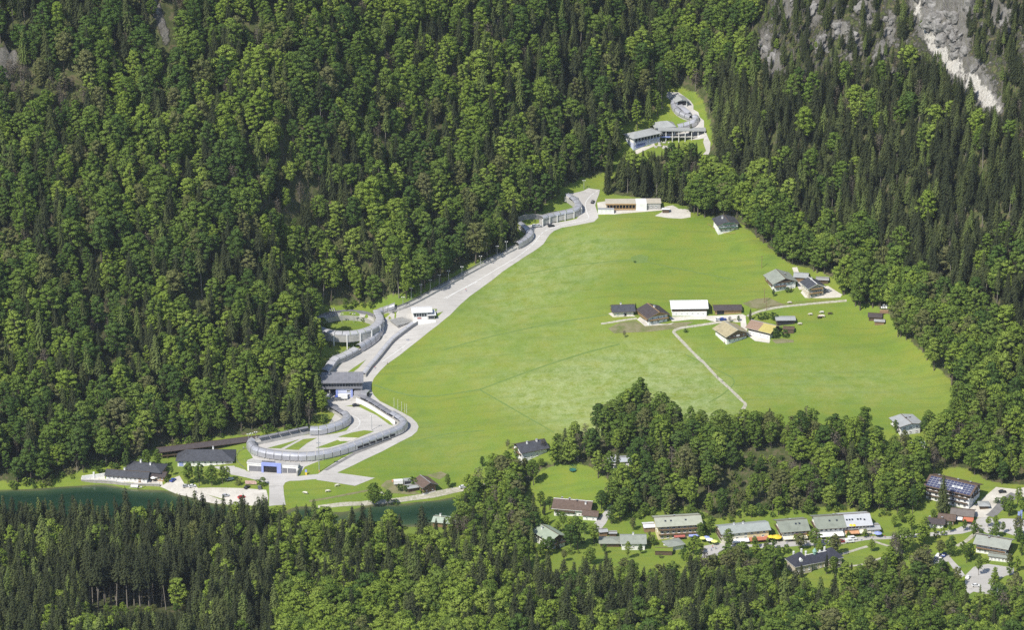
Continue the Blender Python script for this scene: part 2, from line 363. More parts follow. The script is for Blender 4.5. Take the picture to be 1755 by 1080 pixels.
M_NEEDLE = [leafy('spruce_needle_dark', (.040, .050, .025), (.050, .061, .029), (.062, .074, .034), .14),
            leafy('spruce_needle_olive', (.068, .086, .032), (.084, .103, .038), (.100, .120, .045), .16),
            leafy('spruce_needle_larch', (.115, .155, .045), (.138, .180, .052), (.158, .196, .062), .2)]
M_TWIG = leafy('bare_twig', (.09, .078, .058), (.115, .10, .075), (.14, .12, .09), .1)
M_BARK = plain('bark', (.13, .11, .085), .9, 0, .35, 2.0)
M_BARKP = plain('pale_bark', (.24, .215, .18), .9, 0, .3, 2.0)

# ------------------------------------------------------------------ terrain object
PX, PY, _ = proj(MX, MY, MZ)
cover = np.zeros((*MX.shape, 4)); cover[..., 3] = 1
wood = in_poly(PX, PY, WOOD_LEFT) | in_poly(PX, PY, WOOD_RIGHT) | in_poly(PX, PY, WOOD_BANK) | in_poly(PX, PY, WOOD_NEAR) | in_poly(PX, PY, SCRUB)
cover[..., 0] = np.clip(blur(wood.astype(float), 9) * 2.2 - 1.15, 0, 1)
rk = np.zeros(MX.shape)
for poly in ROCKS: rk = np.maximum(rk, in_poly(PX, PY, poly))
rk = np.maximum(rk, .44 * in_poly(PX, PY, SPARSE)); rk = np.maximum(rk, .30 * in_poly(PX, PY, CLEAR_LEFT))
cover[..., 1] = blur(rk, 1)
fw = np.zeros(MX.shape)
for poly, v in (([(822,668),(960,625),(1060,590),(1180,590),(1240,650),(1272,700),(1260,730),(1000,752),(955,745),(890,705)], 1.0),
                ([(900,420),(1010,385),(1080,400),(1050,470),(900,540),(780,560),(820,500)], .62), ([(1150,640),(1240,640),(1270,700),(1200,720)], .9),
                ([(1300,600),(1500,610),(1600,680),(1450,700),(1290,690)], .38), ([(700,700),(840,760),(840,800),(700,790)], .25), ([(780,560),(1000,500),(1040,600),(860,650),(700,660)], .35)):
    fw = np.maximum(fw, v * in_poly(PX, PY, poly))
cover[..., 2] = blur(fw, 40)
ny, nx = MX.shape
idx = np.arange(ny * nx).reshape(ny, nx)
quads = np.stack([idx[:-1, :-1], idx[:-1, 1:], idx[1:, 1:], idx[1:, :-1]], -1).reshape(-1, 4)
me = bpy.data.meshes.new('terrain')
me.vertices.add(ny * nx); me.vertices.foreach_set('co', np.stack([MX, MY, MZ], -1).astype(np.float32).ravel())
me.loops.add(quads.size); me.loops.foreach_set('vertex_index', quads.astype(np.int32).ravel())
me.polygons.add(len(quads)); me.polygons.foreach_set('loop_start', (np.arange(len(quads)) * 4).astype(np.int32)); me.polygons.foreach_set('loop_total', np.full(len(quads), 4, np.int32))
me.polygons.foreach_set('use_smooth', np.ones(len(quads), bool))
me.update(calc_edges=True)
ca = me.color_attributes.new('cover', 'FLOAT_COLOR', 'POINT'); ca.data.foreach_set('color', cover.astype(np.float32).ravel())
SCREE = [(1562,8),(1575,6),(1590,36),(1609,68),(1633,96),(1660,121),(1689,146),(1713,176),(1720,196),(1710,197),(1696,186),(1671,160),(1643,136),(1615,109),(1590,78),(1576,46)]
sm = blur(in_poly(PX, PY, SCREE).astype(float), 1)
ca = me.color_attributes.new('scree', 'FLOAT_COLOR', 'POINT'); ca.data.foreach_set('color', np.repeat(sm.ravel()[:, None], 4, 1).astype(np.float32).ravel())
me.materials.append(M_TERRAIN)
tag(put('terrain', me), 'meadow, wooded mountainsides and valley floor', None, None, 'structure')

# water: one level sheet with the bed falling away beneath it
wx = np.arange(-400, 130, 6.0); wy = np.arange(1490, 1660, 6.0)
WX, WY = np.meshgrid(wx, wy); WD = np.clip(-ground(WX, WY) / 4.0, 0, 1)
widx = np.arange(WX.size).reshape(WX.shape)
wq = np.stack([widx[:-1, :-1], widx[:-1, 1:], widx[1:, 1:], widx[1:, :-1]], -1).reshape(-1, 4)
me = mesh_of('lake', np.stack([WX, WY, np.zeros(WX.shape)], -1).reshape(-1, 3).tolist(), wq.tolist(), [M_WATER], None, True)
ca = me.color_attributes.new('depth', 'FLOAT_COLOR', 'POINT')
ca.data.foreach_set('color', np.repeat(WD.ravel()[:, None], 4, 1).astype(np.float32).ravel())
tag(put('lake', me), 'still green lake water below the bob track', None, None, 'structure')

# ------------------------------------------------------------------ sheets laid on the ground
def densify(pts, step, closed=True):
    out = []
    m = len(pts)
    for i in range(m if closed else m - 1):
        a, b = np.array(pts[i][:2]), np.array(pts[(i + 1) % m][:2]); k = max(1, int(np.linalg.norm(b - a) / step))
        out += [tuple(a + (b - a) * j / k) for j in range(k)]
    if not closed: out.append(tuple(pts[-1][:2]))
    return out
def smooth_line(pts, n=8):                             # Catmull-Rom through the points
    pts = [np.array(p, float) for p in pts]; out = []
    for i in range(len(pts) - 1):
        p0, p1, p2, p3 = pts[max(i - 1, 0)], pts[i], pts[i + 1], pts[min(i + 2, len(pts) - 1)]
        for k in range(n):
            t = k / n
            out.append(.5 * ((2 * p1) + (-p0 + p2) * t + (2 * p0 - 5 * p1 + 4 * p2 - p3) * t * t + (-p0 + 3 * p1 - 3 * p2 + p3) * t ** 3))
    out.append(pts[-1]); return out
def world_line(px, sm=True, n=6):
    if sm: px = smooth_line(px, n)
    a = np.array([(p[0], p[1]) for p in px]); return [Vector(v) for v in hit(a[:, 0], a[:, 1])]
def sheet(name, px, h, mat, label=None, step=3.0):
    w = hit([p[0] for p in px], [p[1] for p in px])
    ring = densify([(a[0], a[1]) for a in w], step)
    arr = np.array(ring); lo, hi = arr.min(0), arr.max(0)
    qx, qy = np.meshgrid(np.arange(lo[0], hi[0], step), np.arange(lo[1], hi[1], step))
    q = np.stack([qx.ravel(), qy.ravel()], -1); q = q[in_poly(q[:, 0], q[:, 1], ring)]
    pts = [Vector(p) for p in ring] + [Vector(p) for p in q]
    m = len(ring)
    vs, es, fs, _, _, _ = delaunay_2d_cdt(pts, [(i, (i + 1) % m) for i in range(m)], [], 1, 1e-4)
    vv = np.array([(v.x, v.y) for v in vs]); vz = ground(vv[:, 0], vv[:, 1]) + h
    me = mesh_of(name, np.column_stack([vv, vz]).tolist(), fs, [mat], None, True)
    o = put(name, me); return tag(o, label, None, None, 'structure')
def ribbon(name, line, width, h, mat, label=None, kind='structure', lift=0.0):
    V, F = [], []
    k = 3
    for i, p in enumerate(line):
        a, b = line[max(i - 1, 0)], line[min(i + 1, len(line) - 1)]
        d = Vector((b.x - a.x, b.y - a.y, 0)).normalized(); nrm = Vector((-d.y, d.x, 0))
        for j in range(k + 1):
            q = p + nrm * width * (1 + .16 * float(vnoise(p.x / 7, p.y / 7, 17))) * (j / k - .5); V.append((q.x, q.y, float(ground(q.x, q.y)) + h))
        if i:
            for j in range(k):
                s = (i - 1) * (k + 1) + j; F.append((s, s + k + 1, s + k + 2, s + 1))
    o = put(name, mesh_of(name, V, F, [mat], None, True)); return tag(o, label, None, None, kind)

# ------------------------------------------------------------------ trees: meshes
def leaf_mesh(name, centers, outs, sizes, mat, flat=.55, seed=0):
    """Loose leaf sprays: one kite-shaped blade per centre, lit as part of the clump it grows on."""
    g = np.random.default_rng(seed); m = len(centers)
    centers, outs, sizes = np.asarray(centers), np.asarray(outs), np.asarray(sizes)
    nrm = outs + g.normal(0, flat, (m, 3)); nrm /= np.linalg.norm(nrm, axis=1)[:, None]
    a = np.cross(nrm, g.normal(0, 1, (m, 3))); a /= np.linalg.norm(a, axis=1)[:, None]
    b = np.cross(nrm, a)
    s = sizes[:, None]
    p0 = centers + a * s * .62; p1 = centers + b * s * .40 + a * s * .05 - nrm * s * .08; p2 = centers - a * s * .55; p3 = centers - b * s * .44 - nrm * s * .06
    V = np.stack([p0, p1, p2, p3], 1).reshape(-1, 3)
    F = np.arange(4 * m).reshape(m, 4)
    me = mesh_of(name, V.tolist(), F.tolist(), [mat])
    sn = outs * .60 + nrm * .60; sn /= np.linalg.norm(sn, axis=1)[:, None]
    me.normals_split_custom_set(np.repeat(sn, 4, 0).tolist())
    return me
def tube(V, F, pts, rad, k=6):
    base = len(V)
    for i, (p, r) in enumerate(zip(pts, rad)):
        p = Vector(p); d = (Vector(pts[min(i + 1, len(pts) - 1)]) - Vector(pts[max(i - 1, 0)])).normalized()
        u = d.orthogonal().normalized(); w = d.cross(u)
        for j in range(k):
            t = 2 * math.pi * j / k; V.append(p + (u * math.cos(t) + w * math.sin(t)) * r)
    for i in range(len(pts) - 1):
        for j in range(k):
            a, b_ = base + i * k + j, base + i * k + (j + 1) % k
            F.append((a, b_, b_ + k, a + k))
def beech_shape(seed, H=22.0, W=5.2, base=.16, lobes=15, dens=1.0):
    g = np.random.default_rng(seed); C, O, S = [], [], []
    cz, hz = H * (base + (1 - base) * .5), H * (1 - base) * .5
    limbs = []
    for i in range(lobes):
        u = (i + .5) / lobes; zz = -1 + 2 * u; an = i * 2.39996 + g.uniform(-.5, .5)
        rr = math.sqrt(max(0.0, 1 - abs(zz) ** 2.3)) * (1.0 - .18 * max(zz, 0))
        rad = g.uniform(.35, 1.04) * rr
        lc = np.array([math.cos(an) * W * rad, math.sin(an) * W * rad, cz + zz * hz * .80])
        lr = np.array([g.uniform(.8,1.2), g.uniform(.8,1.2), g.uniform(.45,.85)]) * W * g.uniform(.17, .38) * (1.12 if zz < .5 else .92)
        limbs.append(lc)
        k = int(80 * dens * g.uniform(.85, 1.15))
        d = g.normal(0, 1, (k, 3)); d /= np.linalg.norm(d, axis=1)[:, None]
        d[:, 2] = np.where(d[:, 2] < -.35, -d[:, 2] * .6, d[:, 2]); d /= np.linalg.norm(d, axis=1)[:, None]
        r = g.uniform(.78, 1.14, k)[:, None]
        C.append(lc + d * lr * r); O.append(d); S.append(g.uniform(.38, .92, k))
    return np.concatenate(C), np.concatenate(O), np.concatenate(S), limbs
def trunk_mesh(name, H, r, limbs, mat, top=.8, k=6):
    V, F = [], []
    tube(V, F, [(0, 0, -2.5), (0, 0, H * .1), (.1, .05, H * .45), (0, 0, H * top)], [r * 1.25, r, r * .7, r * .25], k)
    for lc in limbs[::3]:
        z0 = max(H * .14, lc[2] * .62 - 1)
        tube(V, F, [(0, 0, z0), (lc[0] * .5, lc[1] * .5, (z0 + lc[2]) * .5 + .6), tuple(lc)], [r * .42, r * .28, r * .10], 4)
    return mesh_of(name, V, F, [mat], None, True)
def spruce_shape(seed, H=27.0, W=3.3, base=.12):
    g = np.random.default_rng(seed); C, O, S = [], [], []
    z = H * base; k = 0
    while z < H * .985:
        f = (z - H * base) / (H * (1 - base))
        rad = W * (1 - f) ** .60 * g.uniform(.82, 1.12) * min(1, .55 + f * 4) + .18
        nb = max(4, int(12 * (1 - f * .55))); off = g.uniform(0, 6.28)
        for i in range(nb):
            an = off + 6.283 * i / nb + g.uniform(-.25, .25); L = rad * g.uniform(.72, 1.12)
            st = max(1, int(L / .52))
            for q in range(st):
                s = (q + .75) / st
                x = L * s
                for side in (-1, 1):
                    w = side * g.uniform(.05, .34) * (1.15 - s) * min(L, 2.2)
                    C.append((math.cos(an) * x - math.sin(an) * w, math.sin(an) * x + math.cos(an) * w, z - .10 * L * s - .32 * L * s * s + g.uniform(-.12, .12)))
                    O.append((math.cos(an) * .75, math.sin(an) * .75, .62)); S.append(g.uniform(.6, 1.0) * (.78 + .3 * (1 - f)))
            k += 1
        z += H * .037 * g.uniform(.8, 1.2) * (1 - .35 * f)
    for zz in np.linspace(H * .95, H, 4):
        C.append((0, 0, zz)); O.append((0, 0, 1)); S.append(.6)
    O = np.array(O); O /= np.linalg.norm(O, axis=1)[:, None]
    return np.array(C), O, np.array(S)
def bare_shape(seed, H=19.0, W=3.6):
    g = np.random.default_rng(seed); C, O, S = [], [], []
    m = 380
    d = g.normal(0, 1, (m, 3)); d /= np.linalg.norm(d, axis=1)[:, None]
    r = g.uniform(.25, 1, m)[:, None] ** .6
    C = np.array([0, 0, H * .62]) + d * r * np.array([W, W, H * .38]); 
    return C, d, g.uniform(.45, .85, m)

BEECH, SPRUCE, BARE = [], [], []          # (crown meshes by tint, trunk mesh, height, crown half width)
for i, (H, W, bs, lb) in enumerate([(21, 4.8, .16, 42), (23, 5.4, .14, 48), (20, 4.2, .2, 36), (24, 5.0, .22, 46), (18, 5.2, .12, 40), (25, 4.4, .18, 46), (22, 5.6, .15, 54), (19, 3.6, .1, 34), (26, 5.2, .25, 52), (20, 5.0, .3, 36)]):
    C_, O_, S_, limbs = beech_shape(100 + i, H, W, bs, lb)
    BEECH.append(([leaf_mesh('beech_crown', C_, O_, S_, m, .62, i) for m in M_LEAF], trunk_mesh('beech_trunk', H, .34, limbs, M_BARK), H, W))
for i, (H, W, bs) in enumerate([(26, 4.0, .10), (28, 4.3, .16), (24, 3.7, .08), (29, 3.6, .44), (28, 3.2, .54), (22, 3.9, .07), (25, 4.5, .12)]):
    C_, O_, S_ = spruce_shape(200 + i, H, W, bs)
    SPRUCE.append(([leaf_mesh('spruce_crown', C_, O_, S_, m, .42, 50 + i) for m in M_NEEDLE], trunk_mesh('spruce_trunk', H, .30, [], M_BARKP, .97, 5), H, W))
for i in range(3):
    C_, O_, S_ = bare_shape(300 + i, 17 + 2 * i, 3.2)
    g = np.random.default_rng(i); lim = [np.array([math.cos(a) * 2.2, math.sin(a) * 2.2, 9 + 1.1 * k]) for k, a in enumerate(g.uniform(0, 6.28, 7))]
    BARE.append(([leaf_mesh('bare_crown', C_, O_, S_, M_TWIG, .9, i)], trunk_mesh('bare_trunk', 17 + 2 * i, .24, lim, M_BARKP, .95, 5), 17 + 2 * i, 3.2))
C_, O_, S_, limbs = beech_shape(400, 4.2, 2.1, .04, 14, .5)
BUSH_LEAF = [leaf_mesh('shrub_foliage', C_, O_, S_ * .62, m, .6, 77) for m in M_LEAF]
BUSH_STEM = trunk_mesh('shrub_stem', 4.2, .1, limbs[:4], M_BARK, .7, 5)

# ------------------------------------------------------------------ trees: where they stand
TREES = []      # x, y, z, species, shape, tint, scale, zone
def scatter(zone, poly, spacing, pick, keep=None, ylo=1290, yhi=2330):
    g = np.random.default_rng(abs(hash(zone)) % 1000 if False else sum(map(ord, zone)))
    nx_, ny_ = int(800 / spacing), int((yhi - ylo) / spacing)
    X, Y = np.meshgrid(-400 + (np.arange(nx_) + .5) * spacing, ylo + (np.arange(ny_) + .5) * spacing)
    X = X + (np.arange(ny_) % 2)[:, None] * spacing * .5
    X = (X + g.uniform(-.55, .55, X.shape) * spacing).ravel(); Y = (Y + g.uniform(-.55, .55, Y.shape) * spacing).ravel()
    Z = ground(X, Y); px, py, _ = proj(X, Y, Z)
    ok = in_poly(px, py, poly) & (px > -60) & (px < 1815) & (py > -110 - 0 * px) & (py < 1185)
    if keep is not None: ok &= keep(px, py, X, Y, g)
    for x, y, z, a, b_ in zip(X[ok], Y[ok], Z[ok], px[ok], py[ok]):
        r = pick(a, b_, x, y, g)
        if r: TREES.append((x, y, z, *r, zone))
def beech(g, tint=None, lo=.66, hi=1.24, w=(.2, .45, .25, .1)):
    return ('beech', int(g.integers(10)), int(g.choice(4, p=w)) if tint is None else tint, float(g.uniform(lo, hi)))
def spruce(g, tint=None, lo=.75, hi=1.1, tall=False):
    return ('spruce', int(g.choice([3, 4]) if tall else g.choice([0, 1, 2, 5, 6, 0, 1, 2, 5, 6, 3, 4])), int(g.choice(3, p=(.56, .34, .10))) if tint is None else tint, float(g.uniform(lo, hi)))
def bare(g, lo=.6, hi=1.0): return ('bare', int(g.integers(3)), 0, float(g.uniform(lo, hi)))
def nz(x, y, s, seed): return float(vnoise(x / s, y / s, seed) * .65 + vnoise(x * 2.3 / s, y * 2.3 / s, seed + 1) * .35)
ALLROCK = ROCKS
def off_rock(px, py, X, Y, g):
    r = np.ones(px.shape, bool)
    for poly in ALLROCK: r &= ~in_poly(px, py, poly)
    r &= ~(in_poly(px, py, SPARSE) & (g.uniform(0, 1, px.shape) < .10))
    r &= ~(in_poly(px, py, CLEAR_LEFT) & (g.uniform(0, 1, px.shape) < .12))
    return r
def pick_left(px, py, x, y, g):
    n_ = nz(x, y, 55, 31)
    if in_poly(px, py, CLEAR_LEFT): return bare(g, .5, .95) if g.uniform() < .5 else beech(g, 3 if g.uniform() < .4 else None, .4, .75)
    ps = .19 + .45 * max(0, n_) + (.25 if py < 60 and px < 260 else 0) + (.30 if px > 820 and py < 330 else 0) + (.18 if 380 < px < 620 and 300 < py < 520 else 0)
    if g.uniform() < ps: return spruce(g)
    if g.uniform() < .05: return bare(g)
    n2 = nz(x, y, 40, 51)
    w = (.52, .34, .05, .09) if n2 > .18 else ((.20, .52, .18, .10) if n2 > -.2 else (.06, .36, .48, .10))
    return beech(g, None, .55, 1.22, w)
def pick_right(px, py, x, y, g):
    n_ = nz(x, y, 45, 71)
    edge = 0
    for ex, ey in ((1245, 385), (1300, 425), (1345, 460), (1440, 505), (1530, 570), (1600, 640), (1660, 690), (1740, 760)):
        edge = max(edge, 1 - math.hypot(px - ex, (py - ey) * 1.2) / 105)
    low = 1 if (px > 1480 and py > 430 + (1755 - px) * .45) else 0
    pb = .05 + .24 * max(0, n_ - .15) + min(1, 2.0 * max(0, edge)) + .45 * low * (1 if n_ > -.25 else .3)
    for bx, by, br in ((1375, 170, 34), (1480, 228, 36), (1545, 225, 26), (1290, 165, 22), (1250, 110, 30), (1170, 110, 40), (1175, 300, 26)):
        if math.hypot(px - bx, py - by) < br: pb = .6
    if px < 1310 and py < 160: pb += .3
    if 1035 < px < 1200 and 262 < py < 352: pb = .12
    if g.uniform() < pb: return beech(g, None, .8, 1.2, (.30, .48, .16, .06)) if not in_poly(px, py, SPARSE) else beech(g, None, .3, .6)
    if g.uniform() < .04 + (.25 if 1640 < px < 1755 and 560 < py < 660 else 0): return bare(g)
    if in_poly(px, py, SPARSE): return spruce(g, None, .42, .74)
    if 1035 < px < 1205 and 262 < py < 328: return spruce(g, None, .5, .72)
    return spruce(g, None, .62 if py < 150 else .74, .88 if py < 150 else 1.02)
def pick_bank(px, py, x, y, g):
    if in_poly(px, py, SCRUB): return ('shrub', 0, int(g.integers(4)), float(g.uniform(.4, 1.1))) if g.uniform() < .8 else beech(g, None, .3, .5)
    u = g.uniform()
    if px < 1160 and py < 765: return beech(g, None, .8, 1.02, (.14, .46, .28, .12))
    if u < .07: return bare(g, .7, 1.0)
    if u < .13: return spruce(g, 1, .6, .85)
    return beech(g, None, .50, .98, (.34, .44, .12, .10))
def pick_near(px, py, x, y, g):
    n_ = nz(x, y, 50, 91)
    if 150 < px < 335 and 1050 < py < 1086: return None if g.uniform() < .5 else beech(g, None, .2, .35)
    if px < 470: pb = .08 + (.14 if n_ > .4 else 0)
    elif px < 900: pb = .44 + .6 * max(0, n_ + .12) + (.25 if py > 1060 else 0)
    else: pb = .22 + .4 * max(0, n_) + (.25 if py > 1100 else 0)
    if px > 1300: pb += .35
    if g.uniform() < pb: return beech(g, None, .68, 1.15, (.70, .24, .03, .03) if px < 950 else (.36, .42, .16, .06))
    if 150 < px < 335 and 1016 < py <= 1050: return spruce(g, 0, .95, 1.12, True)
    return spruce(g, None, .95 if py < 960 and px < 760 else .6, 1.22)
scatter('left', WOOD_LEFT, 5.9, pick_left, off_rock)
scatter('right', WOOD_RIGHT, 5.7, pick_right, off_rock)
scatter('bank', WOOD_BANK, 6.2, pick_bank)
scatter('near', WOOD_NEAR, 5.8, pick_near)

VILLAGE = [[(1440,1012),(1520,985),(1600,985),(1645,1012),(1652,1045),(1700,1052),(1800,1062),(1800,1150),(1440,1085)], [(1185,985),(1230,985),(1325,975),(1335,1010),(1300,1045),(1200,1035)], [(780,888),(900,884),(915,905),(915,935),(925,985),(830,965),(770,930)], [(980,1002),(1190,1002),(1190,1040),(1000,1030)]]
GARDENS = [(890,900),(920,850),(1050,870),(1120,885),(1220,895),(1320,890),(1600,890),(1660,850),(1800,850),(1800,1010),(1560,1010),(1450,1000),(1330,965),(1230,960),(1000,968),(910,955)]
OPEN = [[(925,812),(1045,812),(1045,868),(930,868)], [(1440,925),(1560,915),(1570,975),(1440,990)], [(1040,870),(1120,870),(1060,920)]]
scatter('gardens', GARDENS, 7.5, lambda px, py, x, y, g: None if any(in_poly(px, py, q) for q in OPEN) or g.uniform() < .22 else (('shrub', 0, int(g.integers(4)), float(g.uniform(.5, 1.3))) if g.uniform() < .35 else beech(g, None, .26, .55, (.3, .4, .2, .1))))
def pick_village(px, py, x, y, g):
    u = g.uniform()
    if px < 1195 and px > 960: return spruce(g, None, .5, .8) if u < .5 else beech(g, None, .5, .75)
    if u < .10: return bare(g, .7, 1.0)
    if u < .28: return spruce(g, None, .5, .8)
    return beech(g, None, .52, .85, (.22, .42, .22, .14))
EDGE_BANK = [(1040,845),(1120,868),(1210,868),(1320,872),(1420,868),(1500,874),(1576,860),(1576,885),(1500,888),(1400,882),(1310,888),(1205,892),(1110,884),(1060,900)]
scatter('bank_edge', EDGE_BANK, 3.6, lambda px, py, x, y, g: beech(g, None, .35, .7) if g.uniform() < .3 else ('shrub', 0, int(g.choice(4, p=(.15, .45, .25, .15))), float(g.uniform(.35, 1.0))) if g.uniform() < .75 else None)
FOOT_STRIP = [(-60,832),(60,826),(138,808),(180,795),(240,788),(330,752),(440,740),(535,722),(552,705),(560,722),(545,740),(500,744),(440,756),(330,768),(250,790),(200,808),(140,824),(60,842),(-60,850)]
scatter('foot', FOOT_STRIP, 3.8, lambda px, py, x, y, g: ('shrub', 0, int(g.choice(4, p=(.2, .45, .25, .1))), float(g.uniform(.5, 1.4))) if g.uniform() < .8 else None)
scatter('scrub', SCRUB, 4.2, lambda px, py, x, y, g: ('shrub', 0, int(g.choice(4, p=(.1, .3, .3, .3))), float(g.uniform(.3, .9))) if g.uniform() < .7 else None)
for k_, q_ in enumerate(VILLAGE): scatter('village', q_, 6.6, pick_village)
# which trees the camera sees, and how much of each: crowns painted far to near into a small id picture
def count_seen(T):
    Wp, Hp = 878, 540
    ids = np.full((Hp, Wp), -1, np.int32)
    arr = np.array([(t_[0], t_[1], t_[2]) for t_ in T])
    order = np.argsort(-(arr[:, 1] * CP - (arr[:, 2] - CAM_H) * SP))
    yy, xx = np.mgrid[0:Hp, 0:Wp]
    for i in order:
        x, y, z, sp, sh, ti, s = T[i][:7]
        H, W = {'beech': BEECH, 'spruce': SPRUCE, 'bare': BARE, 'shrub': [(0, 0, 4.2, 2.1)]}[sp][sh][2:4]
        H, W = H * s, W * s
        a, b_, d = proj(x, y, z + H * (.56 if sp == 'beech' else .45)); k = FPX / d / 2
        rx, ry = max(.5, W * k * (.9 if sp == 'beech' else .6)), max(.5, H * .42 * k)
        x0, x1, y0, y1 = int(max(0, a / 2 - rx)), int(min(Wp, a / 2 + rx + 1)), int(max(0, b_ / 2 - ry)), int(min(Hp, b_ / 2 + ry + 1))
        if x0 >= x1 or y0 >= y1: continue
        m = ((xx[y0:y1, x0:x1] + .5 - a / 2) / rx) ** 2 + ((yy[y0:y1, x0:x1] + .5 - b_ / 2) / ry) ** 2 < 1
        ids[y0:y1, x0:x1][m] = i
    v, cts = np.unique(ids, return_counts=True)
    out = np.zeros(len(T), int)
    for a, b_ in zip(v, cts):
        if a >= 0: out[a] = b_
    return out

# ------------------------------------------------------------------ roads, yards, paths, lawns
NO_TREES, NO_TREES_WORLD, SOLO = [], [], []
road_right = (zp('D', (1615,110),(1610,140),(1590,190),(1580,230),(1600,290),(1603,320),(1570,352),(1450,375),(1330,395),(1270,420),(1235,450),(1190,520),(1130,565),(1000,650),(880,730),(750,830),(640,910),(560,980),(490,1053))
              + zp('A', (1230,380),(1150,440),(1090,490),(1000,560),(900,640),(800,710),(740,770),(690,830),(670,880),(668,920),(690,970),(740,1020),(850,1075))
              + zp('B', (1420,330),(1500,375),(1545,420),(1558,450),(1545,490),(1500,530),(1400,580),(1250,660),(1100,730),(1000,780),(880,835),(820,870)))
yard = (road_right + zp('B', (700,892),(560,905),(470,908),(435,922),(420,950),(425,1020),(440,1110),(300,1120),(302,1000),(298,900),(240,882),(130,872),(60,855),(0,835),(20,790),(100,815),(140,850),(130,780),(90,730),(100,690),(150,660),(200,600),(400,552),(640,518),(760,500),(860,330),(800,260),(770,180),(700,140))
        + zp('A', (250,900),(300,790),(590,595),(740,505),(762,480),(745,350),(765,332),(860,252),(1000,192),(1200,90),(1450,0))
        + zp('D', (430,855),(640,740),(840,630),(1000,545),(1080,490),(1060,450),(1030,410),(1040,385),(1170,360),(1440,330),(1470,290),(1440,220),(1370,170),(1350,140),(1490,118),(1530,98)))
sheet('asphalt_road', yard, .06, M_ASPHALT, 'pale asphalt service road and yard of the bob track')
NO_TREES.append(yard)
for q in (zp('A', (440,800),(520,740),(625,672),(560,745),(525,770),(500,802)), zp('B', (770,520),(890,485),(985,440),(950,485),(860,508)), zp('B', (880,537),(1000,500),(1100,482),(1185,490),(1050,545),(960,548)),
          zp('B', (285,632),(440,590),(560,555),(480,595),(400,635)), zp('B', (430,642),(590,556),(705,545),(620,590),(548,648)), zp('B', (690,632),(880,562),(970,580),(800,628)),
          zp('B', (940,277),(1070,262),(1200,330),(1310,400),(1345,442),(1310,432),(1200,352),(1060,285)), zp('B', (545,868),(600,790),(720,742),(1010,668),(880,735),(760,815),(710,850)),
          zp('B', (75,690),(125,650),(165,715),(120,730),(105,760)), zp('A', (1165,330),(1200,290),(1275,265),(1230,310),(1185,350)), zp('A', (1170,245),(1225,245),(1215,265),(1180,268))):
    sheet('lawn', q, .12, M_GRASS, 'mown grass island inside the bob track yard')
sheet('gravel', zp('B', (860,555),(920,540),(1045,545),(1000,570),(900,575)), .15, M_GRAVEL, 'pale gravel patch inside the loop')
lot = zp('C', (1060,572),(1180,567),(1430,572),(1640,587),(1655,650),(1640,730),(1400,702),(1240,652),(1130,622),(1100,612))
sheet('car_park', lot, .07, M_GRAVEL, 'pale gravel car park by the lake')
drive = zp('C', (880,480),(915,468),(955,535),(1062,562),(1102,612),(1242,662),(1400,692),(1420,722),(1200,700),(1060,672),(960,652),(870,612),(790,575),(752,560),(800,532),(850,500))
sheet('lakeside_drive', drive, .05, M_GRAVEL, 'pale gravel drive along the lake shore')
fore = zp('C', (1190,390),(1372,385),(1400,420),(1440,425),(1500,435),(1660,470),(1660,530),(1560,505),(1440,475),(1330,455),(1270,425))
sheet('forecourt', fore, .035, M_ASPHALT, 'asphalt forecourt before the hip-roofed boathouse')
quay = zp('C', (92,480),(280,465),(300,498),(520,515),(640,500),(770,510),(775,552),(700,548),(600,538),(420,522),(200,508),(92,502))
sheet('lake_terrace', quay, .05, M_GRAVEL, 'stone terrace of the lake restaurant')
NO_TREES += [lot, drive, fore, quay]
ribbon('lakeside_road', world_line(zp('G', (-60,442),(95,420),(260,412),(400,400),(520,385),(700,358),(860,325),(960,307),(1080,292))), 3.6, .06, M_PATH, 'narrow pale road beside the lake outlet')
ribbon('footpath', world_line(zp('G', (-120,398),(0,378),(120,355),(300,320))), 1.6, .05, M_SOIL, 'worn footpath through the lakeside pasture')
sheet('hard_standing', zp('B', (700,886),(870,838),(1000,856),(1190,882),(1110,915),(1022,950),(900,930),(700,900)), .07, M_ASPHALT, 'pale paved rectangle on the lower meadow')
sheet('barn_yard', zp('G', (370,290),(410,255),(480,250),(560,270),(600,330),(645,348),(560,352),(430,342)), .05, M_SOIL, 'bare earth yard beside the lakeside barn')
sheet('soil_patch', zp('G', (680,220),(780,195),(830,215),(770,250)), .05, M_SOIL, 'bare soil patch behind the lakeside barn')
mp = zp('F', (1000,412),(960,418),(850,435),(720,455),(660,463),(612,476),(590,492),(612,520),(650,560),(700,612),(740,652),(775,687)) + zp('T', (540,50),(610,125),(670,180),(720,230),(738,250),(718,285),(708,325),(700,360))
ribbon('meadow_path', world_line(mp, True, 5), 2.0, .07, M_PATH, 'pale gravel path crossing the meadow')
ribbon('farm_lane', world_line(zp('F', (1075,392),(1110,372),(1200,345),(1300,328),(1450,312),(1600,298),(1720,288))), 2.3, .06, M_PATH, 'pale farm lane above the cow pasture')
ribbon('garden_path', world_line(zp('S', (0,485),(100,470),(300,438),(420,418),(540,405))), 1.6, .06, M_PATH, 'pale garden path left of the new farmhouse')
sheet('farm_yard', zp('F', (560,395),(800,388),(1040,376),(1062,388),(1055,425),(1000,430),(920,412),(870,430),(800,410),(700,412),(580,425)), .06, M_GRAVEL, 'pale gravel farmyard before the barns')
sheet('farm_yard', zp('F', (1025,400),(1060,400),(1072,500),(1222,545),(1215,566),(1120,552),(1030,480)), .09, M_GRAVEL, 'pale gravel yard between the old farmhouses')
sheet('house_terrace', zp('S', (540,420),(590,380),(720,480),(1010,490),(1100,465),(1050,495),(660,520)), .07, M_GRAVEL, 'pale terrace round the new farmhouse')
